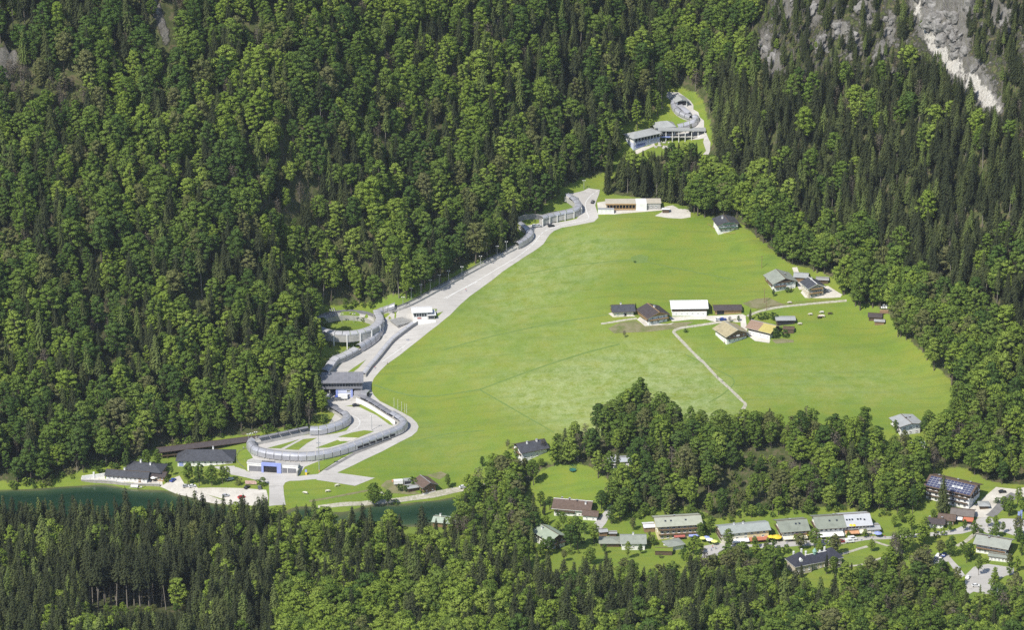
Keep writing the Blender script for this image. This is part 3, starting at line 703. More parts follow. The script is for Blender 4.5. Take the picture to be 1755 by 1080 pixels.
sheet('house_terrace', zp('S', (110,330),(180,310),(200,365),(500,362),(520,375),(180,385)), .07, M_GRAVEL, 'pale terrace before the slate-roofed cottage')
sheet('bare_plot', zp('F', (160,470),(240,430),(340,418),(400,456),(600,432),(720,425),(640,470),(560,476),(430,492),(200,502)), .04, M_SOIL, 'dug-over soil below the farmhouses')
sheet('bare_plot', zp('Q', (530,440),(700,380),(860,370),(1070,460),(780,510),(640,500)), .04, M_SOIL, 'thin grazed soil round a power pole')
sheet('house_yard', zp('F', (1420,235),(1450,200),(1600,192),(1692,248),(1680,266),(1560,272),(1450,270)), .06, M_GRAVEL, 'pale yard round the beige chalet')
ribbon('farm_track', world_line(zp('F', (1380,70),(1395,110),(1415,150),(1415,190),(1430,215))), 3.2, .08, M_GRAVEL, 'pale track climbing between the chalets')
sheet('manure_heap_yard', zp('Q', (890,900),(1010,880),(1170,900),(1175,930),(950,945)), .06, M_SOIL, 'muddy yard before the mossy-roofed farmhouse')
sheet('sand_court', zp('E', (590,955),(640,930),(655,892),(720,880),(760,905),(845,915),(845,965),(780,975),(680,970)), .07, M_GRAVEL, 'sandy court beside the flat-roofed building')
sheet('building_yard', zp('E', (180,860),(240,850),(460,905),(640,900),(650,915),(300,945),(190,945)), .05, M_GRAVEL, 'building site yard under the woods')
sheet('start_path', zp('O', (260,960),(330,890),(420,850),(520,828),(590,790),(605,830),(500,875),(330,955)), .07, M_GRAVEL, 'pale path below the start building')
so = zp('O', (765,130),(780,60),(940,66),(1030,130),(1110,190),(1150,250),(1150,310),(1220,350),(1240,420),(1300,470),(1300,560),(1330,640),(1392,780),(1385,900),(1350,1000),(1285,950),(1330,900),(1290,780),(1300,720),(900,700),(900,600),(1130,540),(1195,480),(1170,400),(1060,370),(940,280),(850,200))
sheet('start_road', so, .07, M_ASPHALT, 'asphalt road round the upper start house')
NO_TREES += [so, zp('O', (1140,180),(1220,270),(1300,390),(1340,560),(1410,800),(1410,1010),(1270,1010),(1290,700),(1150,400)), zp('O', (250,960),(100,820),(100,700),(560,560),(740,500),(880,560),(860,330),(760,240),(740,40),(960,30),(1300,380),(1340,560),(1400,900),(1000,760),(620,860))]
prom = (zp('I', (130,470),(260,445),(560,460),(760,428),(980,425),(1280,405),(1500,388),(1690,390)) + zp('J', (130,572),(380,556),(560,535),(660,490),(740,450),(800,440)) + zp('J', (800,440),(860,470),(900,455),(960,455),(1059,462),(1180,450),(1180,600),(1059,570),(1000,580),(900,547),(800,562),(740,530),(620,562),(380,582),(130,600)) + zp('I', (1560,418),(1480,422),(1300,452),(1100,466),(900,472),(620,492),(540,478),(420,480),(310,500),(240,575),(110,570)))
sheet('promenade', prom, .06, M_ASPHALT, 'paved village promenade before the shops')
NO_TREES.append(prom)
ho = zp('J', (610,385),(720,350),(860,230),(1000,245),(1059,232),(1180,230),(1180,300),(1000,300),(955,335),(870,410),(800,442),(730,450),(690,430))
sheet('hotel_forecourt', ho, .05, M_GRAVEL, 'pale forecourt of the solar-roofed hotel')
ribbon('hotel_drive', world_line(zp('J', (1000,280),(940,320),(880,380),(820,440))), 6.0, .09, M_DARKASPH, 'dark asphalt drive curving down to the promenade')
NO_TREES.append(ho)
for ln, w in ((zp('I', (1260,545),(1380,508),(1495,474)), 2.4), (zp('I', (1540,428),(1620,455),(1700,480),(1800,515)), 2.4), (zp('I', (1200,655),(1330,640),(1440,627),(1560,588),(1690,550),(1800,525)), 2.2), (zp('J', (580,650),(640,620),(690,580),(745,540)), 3.0)):
    ribbon('park_path', world_line(ln), w * .8, .07, M_PATH, 'pale path across the park lawn')
for q in (zp('J', (640,860),(700,800),(800,778),(985,805),(990,850),(930,862),(845,905),(880,960),(860,1010),(700,975),(660,1000),(640,930)), zp('J', (370,790),(440,700),(520,710),(560,760),(600,800),(640,860),(600,880),(520,760),(420,780))):
    sheet('parking_lane', q, .05, M_ASPHALT, 'asphalt parking lane under the park trees'); NO_TREES.append(q)
dw = zp('H', (690,108),(708,115),(692,180),(662,240),(612,300),(552,312),(570,250),(622,190))
sheet('driveway', dw, .06, M_ASPHALT, 'pale concrete driveway beside the brown-roofed house')
NO_TREES.append(dw)
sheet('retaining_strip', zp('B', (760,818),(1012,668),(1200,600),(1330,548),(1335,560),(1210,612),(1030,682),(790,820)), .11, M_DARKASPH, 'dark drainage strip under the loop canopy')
for ln in (zp('D', (1598,118),(1540,162),(1505,220),(1520,290),(1532,315),(1500,340),(1320,378),(1205,420),(1150,470),(1112,520),(1000,612),(860,695),(720,780),(560,868),(440,930)),
           zp('A', (1560,15),(1400,95),(1300,160)), zp('A', (1000,520),(860,620),(760,690)), zp('B', (1000,355),(1050,385),(1065,420),(1040,460),(960,505))):
    ribbon('road_marking', world_line(ln), .42, .10, plain('marking_white', (.62, .62, .6), .8), 'faded pale line on the track road')

# ------------------------------------------------------------------ shared materials for built things
M_WHITE = plain('white_render', (.80, .79, .76), .85, 0, .10, .5)
M_CREAM = plain('cream_render', (.70, .66, .54), .85, 0, .10, .5)
M_YELLOW = plain('yellow_render', (.70, .61, .36), .85, 0, .10, .5)
M_BEIGE = plain('beige_render', (.52, .46, .36), .85, 0, .10, .5)
M_WOOD = plain('dark_timber', (.12, .085, .056), .8, 0, .4, 1.6)
M_WOODL = plain('fresh_timber', (.40, .26, .12), .75, 0, .25, 1.6)
M_WOODM = plain('brown_timber', (.26, .17, .10), .8, 0, .3, 1.6)
M_SLATE = plain('slate_roof', (.065, .068, .078), .65, 0, .3, .6)
M_BROWNR = plain('brown_tile_roof', (.125, .088, .068), .75, 0, .3, .8)
M_DARKR = plain('dark_tile_roof', (.070, .058, .058), .75, 0, .3, .8)
M_GREENR = plain('green_sheet_roof', (.235, .255, .205), .6, 0, .2, .3)
M_GREYR = plain('grey_sheet_roof', (.34, .35, .345), .55, 0, .15, .3)
M_WHITER = plain('white_sheet_roof', (.70, .70, .70), .5, 0, .10, .3)
M_TANR = plain('weathered_shingle', (.36, .31, .19), .85, 0, .3, .5)
M_SILVER = plain('silver_cladding', (.46, .46, .485), .36, .40, .15, .2, .5)
M_SILVERD = plain('dull_metal', (.24, .24, .26), .55, .25, .2, .3)
M_CONC = plain('concrete', (.40, .39, .365), .88, 0, .2, .3)
M_DARK = plain('dark_interior', (.03, .03, .034), .8, 0, .2, .5)
M_GLASS = plain('window_glass', (.035, .042, .055), .15, 0, .3, .5, .6)
M_BLUE = plain('blue_panel', (.30, .36, .70), .55, 0, .1, .5)
M_PALEBLUE = plain('pale_blue_render', (.56, .59, .74), .8, 0, .08, .5)
M_RED = plain('red_cloth', (.40, .13, .10), .7, 0, .15, .5)
M_ORANGE = plain('orange_cloth', (.56, .30, .16), .7, 0, .15, .5)
M_YCLOTH = plain('yellow_cloth', (.78, .56, .05), .7, 0, .12, .5)
M_STEEL = plain('galvanised_steel', (.46, .47, .48), .5, .4, .1, .5)
M_STONE = plain('field_stone', (.36, .34, .30), .9, 0, .35, .6)

def box(V, F, x0, x1, y0, y1, z0, z1, fm=None, mi=0):
    b0 = len(V)
    V += [(x0,y0,z0),(x1,y0,z0),(x1,y1,z0),(x0,y1,z0),(x0,y0,z1),(x1,y0,z1),(x1,y1,z1),(x0,y1,z1)]
    F += [tuple(b0 + i for i in q) for q in ((0,3,2,1),(4,5,6,7),(0,1,5,4),(1,2,6,5),(2,3,7,6),(3,0,4,7))]
    if fm is not None: fm += [mi] * 6
def boxes(name, bl, mat, parent, loc=(0, 0, 0), rz=0.0):
    V, F = [], []
    for q in bl: box(V, F, *q)
    return put(name, mesh_of(name, V, F, [mat]), parent, loc, rz)
_CUBE = {}
def piece(name, mat, parent, size, loc, rz=0.0, rx=0.0):        # a plain board, post, bar or panel; all share one mesh per material
    if mat.name not in _CUBE:
        V, F = [], []; box(V, F, -.5, .5, -.5, .5, -.5, .5); _CUBE[mat.name] = mesh_of('board', V, F, [mat])
    o = put(name, _CUBE[mat.name], parent, loc, rz); o.scale = size; o.rotation_euler = (rx, 0, rz); return o

for q in ([(1082,440),(1098,436),(1112,440),(1108,450),(1090,452),(1080,447)],): sheet('rank_grass', q, .05, M_TROD, 'darker rank grass patch high on the meadow')
for ln, w in (([(1105,448),(1150,458),(1200,468),(1262,480)], 1.0), ([(1062,590),(1000,606),(920,632),(822,668)], 1.3), ([(822,668),(860,690),(905,716),(950,742)], .9), ([(640,660),(720,680),(822,668)], 1.2), ([(1175,608),(1220,630),(1258,652),(1240,675),(1215,690)], .9), ([(700,760),(760,745),(830,738)], 1.0), ([(760,600),(850,575),(960,552),(1040,540)], 1.0), ([(900,470),(980,455),(1085,445)], .9)):
    ribbon('field_boundary', world_line(ln), w, .04, M_TROD, 'faint darker line in the meadow grass')

# ------------------------------------------------------------------ the bob track
def resample(line, step):
    out = [line[0].copy()]; acc = 0.0
    for a, b_ in zip(line, line[1:]):
        L = (b_ - a).length; s = step - acc
        while s <= L and L > 1e-6:
            out.append(a.lerp(b_, s / L)); s += step
        acc = (acc + L) % step
    if (out[-1] - line[-1]).length > step * .3: out.append(line[-1].copy())
    return out
def frames(line):
    fr = []
    for i, p in enumerate(line):
        a, b_ = line[max(i - 1, 0)], line[min(i + 1, len(line) - 1)]
        d = Vector((b_.x - a.x, b_.y - a.y, 0)).normalized(); fr.append((p, Vector((-d.y, d.x, 0))))
    return fr
def sweep(fr, profile, close=True):
    """Sweep an (offset along the left normal, height) profile along the frames."""
    V, F = [], []; k = len(profile)
    for p, nrm in fr:
        for s, z in profile: V.append(p + nrm * s + Vector((0, 0, z)))
    m = k if close else k - 1
    for i in range(len(fr) - 1):
        for j in range(m):
            a, b_ = i * k + j, i * k + (j + 1) % k
            F.append((a, a + k, b_ + k, b_))
    if close: F += [tuple(range(k)), tuple(reversed(range((len(fr) - 1) * k, len(fr) * k)))]
    return V, F
def shell(prof, th=.12):                               # thicken an open profile line into a closed ring
    out = []
    for i, (s, z) in enumerate(prof):
        a, b_ = prof[max(i - 1, 0)], prof[min(i + 1, len(prof) - 1)]
        dx, dz = b_[0] - a[0], b_[1] - a[1]; L = math.hypot(dx, dz); out.append((s - dz / L * th, z + dx / L * th))
    return list(prof) + out[::-1]
M_GREYL = plain('pale_metal_roof', (.46, .46, .48), .45, .2, .12, .3)
CANOPY = [(-2.3, 3.55), (-1.5, 4.0), (-.3, 4.35), (.8, 4.3), (1.7, 3.8), (2.15, 2.9), (2.3, 1.2), (2.3, .35)]
def mirror(pr, side): return [(s * side, z) for s, z in pr]
def trough_parts(root, line, side, h=1.0):
    """Concrete ice channel: curved floor with the higher wall on the outer side of the bend."""
    fr = frames(line)
    pr = [(-1.5, 1.25), (-1.2, .35), (-.5, .08), (.6, .15), (1.3, .7), (1.75, 1.9), (1.95, 1.9), (1.95, -2.0), (-1.7, -2.0), (-1.7, 1.25)]
    V, F = sweep(fr, mirror(pr, side)); put('trough', mesh_of('trough', V, F, [M_CONC]), root)
def canopy_parts(root, line, side, prof=CANOPY, mat=M_SILVER, every=4.6, name='canopy_panel', gap=.34, rib=True, scale=1.0):
    pts = resample(line, every / 3)
    fr = frames(pts); pr = [(s * side * scale, z * scale) for s, z in shell(prof)]
    nseg = (len(fr) - 1) // 3
    for k in range(nseg):
        sub = fr[k * 3:k * 3 + 4]
        if len(sub) < 2: continue
        # leave a seam at each joint
        a, b_ = sub[0][0], sub[1][0]; sub = [(a.lerp(b_, gap / max(.01, (b_ - a).length)), sub[0][1])] + sub[1:]
        V, F = sweep(sub, pr); o = put(name, mesh_of(name, V, F, [mat], None, False), root)
def post_parts(root, line, side, off, h, every, w=.28, mat=M_CONC, down=2.0, name='post', zrel=0.0):
    pts = resample(line, every)
    for p, nrm in frames(pts):
        q = p + nrm * off * side
        piece(name, mat, root, (w, w, h + down), (q.x, q.y, q.z + zrel + h / 2 - down / 2), math.atan2(nrm.y, nrm.x))
def lift(line, dz): return [p + Vector((0, 0, dz)) for p in line]
def fence_parts(root, line, h, every, mat, name='fence_post', rail=True):
    pts = resample(line, every)
    for p in pts: piece(name, mat, root, (.10, .10, h + .5), (p.x, p.y, p.z + h / 2 - .25))
    if rail:
        for a, b_ in zip(pts, pts[1:]):
            m = (a + b_) / 2; d = b_ - a
            for z in (h * .5, h * .95):
                o = piece('rail', mat, root, (d.length, .06, .09), (m.x, m.y, m.z + z), math.atan2(d.y, d.x)); o.rotation_euler[1] = -math.atan2(d.z, math.hypot(d.x, d.y))

# lower loop
loop = world_line(zp('B', (1062,222),(1150,262),(1250,325),(1340,382),(1412,430),(1436,462),(1402,500),(1320,535),(1200,578),(1050,632),(900,682),(750,717),(600,732),(450,728),(300,710),(190,680),(148,642),(155,612),(205,592),(300,572),(420,547),(540,520),(640,500)), True, 8)
loop = lift(loop, .35)
def cut(line, p0, p1):                                 # part of a line between two photo positions
    def near(q):
        w = G(*q); return min(range(len(line)), key=lambda i: (line[i].x - w.x) ** 2 + (line[i].y - w.y) ** 2)
    a, b_ = near(p0), near(p1); return line[min(a, b_):max(a, b_) + 1]
r = empty('bob_track_loop', loop[0], 0, 'silver-clad lower loop of the bob track round the finish yard', 'bob track')
r.location = (0, 0, 0)
trough_parts(r, loop, 1)
canopy_parts(r, cut(loop, zp('B', (1340,382))[0], zp('B', (205,592))[0]), 1)
ENTRY = [(-1.9, 2.6), (-.2, 2.9), (1.5, 2.75), (1.9, 2.3), (2.0, .4)]
canopy_parts(r, cut(loop, zp('B', (1062,222))[0], zp('B', (1335,380))[0]), 1, ENTRY, M_SILVERD, 6.0, 'roof_panel')
canopy_parts(r, cut(loop, zp('B', (210,592))[0], zp('B', (640,500))[0]), 1, [(-.8, 3.0), (.8, 3.3), (1.8, 3.0), (2.0, 2.3), (2.0, .4)], M_SILVERD, 6.0, 'roof_panel')
post_parts(r, cut(loop, zp('B', (750,717))[0], zp('B', (190,680))[0]), 1, 2.0, .9, 3.0, .6, M_CONC, 2.2, 'footing', -.55)
bays = cut(loop, zp('B', (1320,535))[0], zp('B', (1040,632))[0])
for k, (p, nrm) in enumerate(frames(resample(bays, 4.4))):
    q = p + nrm * 2.44
    o = piece('service_opening', M_DARK, r, (3.4, .12, 1.35), (q.x, q.y, q.z + 1.45), math.atan2(nrm.y, nrm.x) - math.pi / 2)
fence_parts(r, [p + n_ * -2.2 for p, n_ in frames(cut(loop, zp('B', (1200,578))[0], zp('B', (300,710))[0]))], 3.6, 9.0, M_STEEL, 'lamp_rod', False)
# white wall on the yard side of the entry
wall_l = [p + n_ * -3.0 for p, n_ in frames(cut(loop, zp('B', (1062,222))[0], zp('B', (1405,420))[0]))]
V, F = sweep(frames(wall_l), [(-.15, -1), (.15, -1), (.15, 1.7), (-.15, 1.7)]); put('side_wall', mesh_of('side_wall', V, F, [M_WHITE]), r)

# second bend, from the loop up to the finish building
bend = lift(world_line(zp('B', (645,512),(710,512),(780,500),(870,475),(935,445),(958,412),(935,380),(885,345),(830,312),(790,285)), True, 8), .3)
r = empty('bob_track_bend', (0, 0, 0), 0, 'silver canopied bend of the bob track beside the wooded bank', 'bob track')
trough_parts(r, bend, -1)
canopy_parts(r, cut(bend, zp('B', (645,512))[0], zp('B', (935,380))[0]), -1, CANOPY, M_SILVER, 4.6)
canopy_parts(r, cut(bend, zp('B', (930,378))[0], zp('B', (790,285))[0]), -1, ENTRY, M_SILVERD, 5.0, 'roof_panel')

# the round viaduct
ctr = Vector(RING); RAD = 19.0
e_pts = world_line(zp('N', (1330,262),(1240,285),(1150,315),(1075,365),(1035,425)), True, 5)
x_pts = world_line(zp('N', (1095,655),(1060,710),(1000,775),(900,850),(800,910),(650,995),(500,1070),(400,1110)) + zp('A', (300,790),(255,830)), True, 6)
zA = max(p.z for p in e_pts[-3:]) + 1.5
zB = x_pts[0].z + .4
helix = []
m = len(e_pts)
for i, p in enumerate(e_pts): helix.append(Vector((p.x, p.y, p.z + .4 + (zA - p.z - .4) * (i / (m - 1)) ** 2)))
A0, A1 = R(28), R(-352)
for k in range(72):
    f = (k + 1) / 72; a = A0 + (A1 - A0) * f
    helix.append(Vector((ctr.x + RAD * math.cos(a), ctr.y + RAD * 1.02 * math.sin(a), zA + (zB - zA) * f ** 1.25)))
n_in = len(helix)
for p in x_pts[1:]: helix.append(Vector((p.x, p.y, p.z + .4)))
r = empty('bob_track_viaduct', (0, 0, 0), 0, 'round concrete viaduct of the bob track on tall columns', 'bob track')
trough_parts(r, helix, 1)
front = helix[m - 2:m + 36]
WIDE = [(-2.0, 3.7), (-1.0, 4.0), (.4, 4.1), (1.8, 3.9), (2.5, 3.5), (2.65, 2.7)]
canopy_parts(r, front, 1, WIDE, M_GREYL, 4.2)
V, F = sweep(frames(front), [(2.35, -1.6), (2.6, -1.6), (2.6, 3.0), (2.35, 3.0)]); put('parapet_wall', mesh_of('parapet_wall', V, F, [M_CONC]), r)
back = helix[m + 36:n_in]
back = [Vector((p.x, p.y, min(zA - 1.6, max(p.z, float(ground(p.x + (p.x - ctr.x) * .22, p.y + (p.y - ctr.y) * .22)) - 2.4)))) for p in back]
V, F = sweep(frames(back), [(1.7, -8), (2.3, -8), (2.3, 3.2), (1.7, 3.2)]); put('ring_wall', mesh_of('ring_wall', V, F, [M_SILVERD]), r)
canopy_parts(r, helix[:m - 2], 1, [(-1.9, 2.9), (0, 3.3), (1.7, 3.0), (2.1, 2.2), (2.2, .3)], M_SILVER, 4.2)
for k in range(m + 1, m + 36, 4):
    p, nrm = frames(helix)[k]; q = p + nrm * 2.75; gz = float(ground(q.x, q.y)); top = p.z + 3.2
    piece('column', M_WHITE, r, (.62, .62, top - gz + 2), (q.x, q.y, (top + gz - 2) / 2), math.atan2(nrm.y, nrm.x))
down = helix[n_in - 3:]
canopy_parts(r, down[:len(down) // 2 + 2], 1, CANOPY, M_SILVER, 4.4)
canopy_parts(r, down[len(down) // 2 + 1:], 1, [(-2.6, 3.0), (-1.0, 3.35), (1.0, 3.35), (2.2, 3.05), (2.4, 2.2)], M_GREYL, 5.0, 'roof_panel')
post_parts(r, down[len(down) // 2 + 1:], 1, -2.5, 4.0, 3.2, .2, M_STEEL, 1.0)
for k, a in enumerate((R(118), R(123), R(128))):         # service pipes laid up the slope behind the ring
    p0 = Vector((ctr.x + (RAD - 3) * math.cos(a), ctr.y + (RAD - 3) * math.sin(a), zA - .5)); p1 = p0 + Vector((-2.0, 10.0, 0)); p1.z = float(ground(p1.x, p1.y)) + .2
    V, F = [], []; tube(V, F, [p0, (p0 + p1) / 2 + Vector((0, 0, .8)), p1], [.3, .3, .3], 6); put('service_pipe', mesh_of('service_pipe', V, F, [M_STEEL], None, True), r)

# outrun channel between the finish building and the stand
outrun = lift(world_line(zp('A', (600,815),(650,745),(700,690),(760,615),(830,530),(900,470),(1000,395),(1045,365)), True, 6), .3)
r = empty('bob_track_outrun', (0, 0, 0), 0, 'straight white-roofed channel between finish building and stand', 'bob track')
trough_parts(r, outrun, -1)
canopy_parts(r, outrun, -1, [(-1.1, 1.7), (-.4, 2.0), (.5, 2.0), (1.2, 1.7), (1.4, 1.2)], M_GREYL, 6.5, 'roof_panel')
V, F = sweep(frames(outrun), [(-2.15, -1), (-2.0, -1), (-2.0, 1.0), (-2.15, 1.0)]); put('side_wall', mesh_of('side_wall', V, F, [M_SILVERD]), r)

# upper straight along the road
strait = lift(world_line(zp('N', (1310,270)) + zp('D', (40,1030),(200,972),(430,848),(640,733),(840,627),(990,548)), True, 8), .2)
r = empty('bob_track_straight', (0, 0, 0), 0, 'long low concrete channel of the bob track beside the upper road', 'bob track')
fr = frames(strait)
V, F = sweep(fr, [(-1.1, .8), (-.8, .1), (.8, .1), (1.1, .8), (1.3, .8), (1.3, -1.5), (-1.3, -1.5), (-1.3, .8)]); put('trough', mesh_of('trough', V, F, [M_CONC]), r)
V, F = sweep(fr, [(1.7, .9), (1.95, .9), (1.95, 1.5), (1.7, 1.5)]); put('guard_rail', mesh_of('guard_rail', V, F, [M_SILVERD]), r)
V, F = sweep(fr, [(3.3, .2), (3.5, .2), (3.5, .9), (3.3, .9)]); put('guard_rail', mesh_of('guard_rail', V, F, [M_SILVERD]), r)
post_parts(r, strait, 1, 1.8, 1.6, 4.0, .14, M_STEEL)
post_parts(r, strait, 1, 3.4, 1.0, 6.0, .14, M_STEEL)

# upper bends
for nm, lab, pts, side, cols in (
        ('bob_track_curve', 'small silver canopied curve of the bob track below the parked cars', [(985,552),(1040,522),(1078,492),(1090,468),(1072,440),(1040,415),(1015,395)], -1, 0),
        ('bob_track_curve', 'columned silver curve of the bob track above the parked cars', [(1170,372),(1240,352),(1320,335),(1400,318),(1448,296),(1452,268),(1430,238),(1395,212),(1355,192)], -1, 1)):
    ln = lift(world_line(zp('D', *pts), True, 7), .5 + 1.6 * cols)
    r = empty(nm, (0, 0, 0), 0, lab, 'bob track')
    trough_parts(r, ln, side)
    pr_ = [(-2.4, 2.9), (-1.0, 3.4), (.8, 3.4), (1.9, 2.9), (2.2, 2.0)] + ([] if cols else [(2.3, .4)])
    canopy_parts(r, ln, side, pr_, M_SILVER, 4.4)
    if cols: post_parts(r, ln[:len(ln) * 2 // 3], side, 2.35, 2.4, 5.5, .42, M_WHITE, 4.0, 'column')
wl2 = lift(world_line(zp('D', (1000,352),(1050,335),(1110,330),(1180,335)), True, 5), 0)
r = empty('retaining_wall', (0, 0, 0), 0, 'dark curved retaining wall behind the upper parking bay', 'wall')
V, F = sweep(frames(wl2), [(-.2, -1), (.2, -1), (.2, 3.0), (-.2, 3.0)]); put('wall_face', mesh_of('wall_face', V, F, [M_SILVERD]), r)
V, F = sweep(frames(wl2), [(-.35, 3.0), (.35, 3.0), (.35, 3.2), (-.35, 3.2)]); put('coping', mesh_of('coping', V, F, [M_CONC]), r)
# start bends
st = lift(world_line(zp('O', (868,230),(872,285),(905,345),(965,395),(1040,430),(1110,455),(1165,478),(1185,505),(1150,545),(1060,585),(960,615),(890,632)), True, 7), .5)
r = empty('bob_track_start', (0, 0, 0), 0, 'double silver bend of the bob track below the start hut', 'bob track')
trough_parts(r, st, 1)
h_ = len(st) // 2
canopy_parts(r, st[:h_], -1, [(-1.6, 2.4), (0, 2.8), (1.6, 2.5), (2.0, 1.6), (2.1, .3)], M_SILVER, 4.2)
canopy_parts(r, st[h_ + 3:], 1, CANOPY, M_SILVER, 4.2)
deck = [G(*q) for q in zp('O', (915,305),(985,292),(1110,400),(1045,425))]
V = [p + Vector((0, 0, 2.6)) for p in deck] + [p + Vector((0, 0, 2.8)) for p in deck]
put('flat_roof', mesh_of('flat_roof', V, [(3,2,1,0),(4,5,6,7),(0,1,5,4),(1,2,6,5),(2,3,7,6),(3,0,4,7)], [M_SILVER]), r)
for p in deck: piece('post', M_STEEL, r, (.2, .2, 3.2), (p.x, p.y, p.z + 1.1))

VIEW = []                                              # buildings that stand in the open, with their size

# ------------------------------------------------------------------ buildings
_WIN = {}
def window(parent, w, h, loc, rz, frame=M_WHITE, name='window'):
    w, h = w * .86, h * .86
    key = (round(w, 2), round(h, 2), frame.name)
    if key not in _WIN:
        V, F, fm = [], [], []
        t = .12
        for q in ((-w/2, w/2, -.05, .10, -h/2, -h/2 + t), (-w/2, w/2, -.05, .10, h/2 - t, h/2), (-w/2, -w/2 + t, -.05, .10, -h/2 + t, h/2 - t), (w/2 - t, w/2, -.05, .10, -h/2 + t, h/2 - t), (-.04, .04, -.05, .07, -h/2 + t, h/2 - t)):
            box(V, F, q[0], q[1], -q[3], -q[2], q[4], q[5], fm, 0)
        box(V, F, -w/2 - .1, w/2 + .1, -.22, .0, -h/2 - .1, -h/2, fm, 0)
        b0 = len(V); V += [(-w/2 + t, -.02, -h/2 + t), (w/2 - t, -.02, -h/2 + t), (w/2 - t, -.02, h/2 - t), (-w/2 + t, -.02, h/2 - t)]; F.append((b0, b0 + 1, b0 + 2, b0 + 3)); fm.append(1)
        _WIN[key] = mesh_of('window', V, F, [frame, M_GLASS], fm)
    return put(name, _WIN[key], parent, loc, rz)
def door(parent, w, h, loc, rz, mat):
    V, F, fm = [], [], []
    box(V, F, -w/2, w/2, -.10, .05, -h/2, h/2, fm, 0); box(V, F, -w/2 - .12, w/2 + .12, -.06, .05, h/2, h/2 + .14, fm, 1)
    return put('door', mesh_of('door', V, F, [mat, M_WHITE], fm), parent, loc, rz)
def gable_prism(w, d, z0, z1, rise, ridge):
    """walls from z0 to z1 with a gable of the given rise; ridge along x or y"""
    a, b_ = w / 2, d / 2
    V = [(-a,-b_,z0),(a,-b_,z0),(a,b_,z0),(-a,b_,z0),(-a,-b_,z1),(a,-b_,z1),(a,b_,z1),(-a,b_,z1)]
    if ridge == 'x':
        V += [(-a, 0, z1 + rise), (a, 0, z1 + rise)]
        F = [(0,1,5,4),(2,3,7,6),(1,2,6,9,5),(3,0,4,8,7),(4,5,9,8),(6,7,8,9),(0,3,2,1)]
    else:
        V += [(0, -b_, z1 + rise), (0, b_, z1 + rise)]
        F = [(0,1,5,8,4),(1,2,6,5),(2,3,7,9,6),(3,0,4,7),(5,6,9,8),(4,8,9,7),(0,3,2,1)]
    return V, F
def roof_mesh(w, d, z1, rise, ridge, over, th, mat, edge):
    a, b_ = (w / 2, d / 2) if ridge == 'x' else (d / 2, w / 2)       # a: half length along the ridge, b: half span
    sl = rise / b_; bo = b_ + over; ao = a + over
    V, F, fm = [], [], []
    for s in (-1, 1):
        k = len(V); zl, zr = z1 - sl * over, z1 + rise
        P = [(-ao, s * bo, zl), (ao, s * bo, zl), (ao, 0, zr), (-ao, 0, zr)]
        V += [(x, y, z + .04) for x, y, z in P] + [(x, y, z + th) for x, y, z in P]
        fs = [(0,1,2,3),(4,7,6,5),(0,4,5,1),(1,5,6,2),(3,7,4,0)]
        if s > 0: fs = [tuple(reversed(f)) for f in fs]
        else: fs = [tuple(reversed(f)) for f in [(3,2,1,0),(5,6,7,4),(1,5,4,0),(2,6,5,1),(0,4,7,3)]]
        F += [tuple(k + i for i in f) for f in fs]; fm += [1, 0, 1, 1, 1]
    if ridge == 'x': pass
    else: V = [(-y, x, z) for x, y, z in V]
    k = len(V)                                                       # ridge cap
    if ridge == 'x': box(V, F, -ao, ao, -.18, .18, z1 + rise + th - .05, z1 + rise + th + .12, fm, 1)
    else: box(V, F, -.18, .18, -ao, ao, z1 + rise + th - .05, z1 + rise + th + .12, fm, 1)
    return mesh_of('roof', V, F, [mat, edge], fm)
def hip_mesh(w, d, z1, rise, over, mat, edge):
    a, b_ = w / 2 + over, d / 2 + over; r_ = max(0.3, a - b_)
    V = [(-a,-b_,z1),(a,-b_,z1),(a,b_,z1),(-a,b_,z1),(-r_,0,z1+rise),(r_,0,z1+rise),(-a,-b_,z1-.25),(a,-b_,z1-.25),(a,b_,z1-.25),(-a,b_,z1-.25)]
    F = [(0,1,5,4),(1,2,5),(2,3,4,5),(3,0,4),(6,7,1,0),(7,8,2,1),(8,9,3,2),(9,6,0,3),(9,8,7,6)]
    return mesh_of('roof', V, F, [mat, edge], [0,0,0,0,1,1,1,1,1])
def place(k, zx, zy, yaw, d):
    """world position of a footprint's centre, given the photo position of the middle of its front foot"""
    f = GZ(k, zx, zy); rz = R(yaw)
    c_ = f + Vector((-math.sin(rz), math.cos(rz), 0)) * (d / 2)
    return Vector((c_.x, c_.y, f.z))
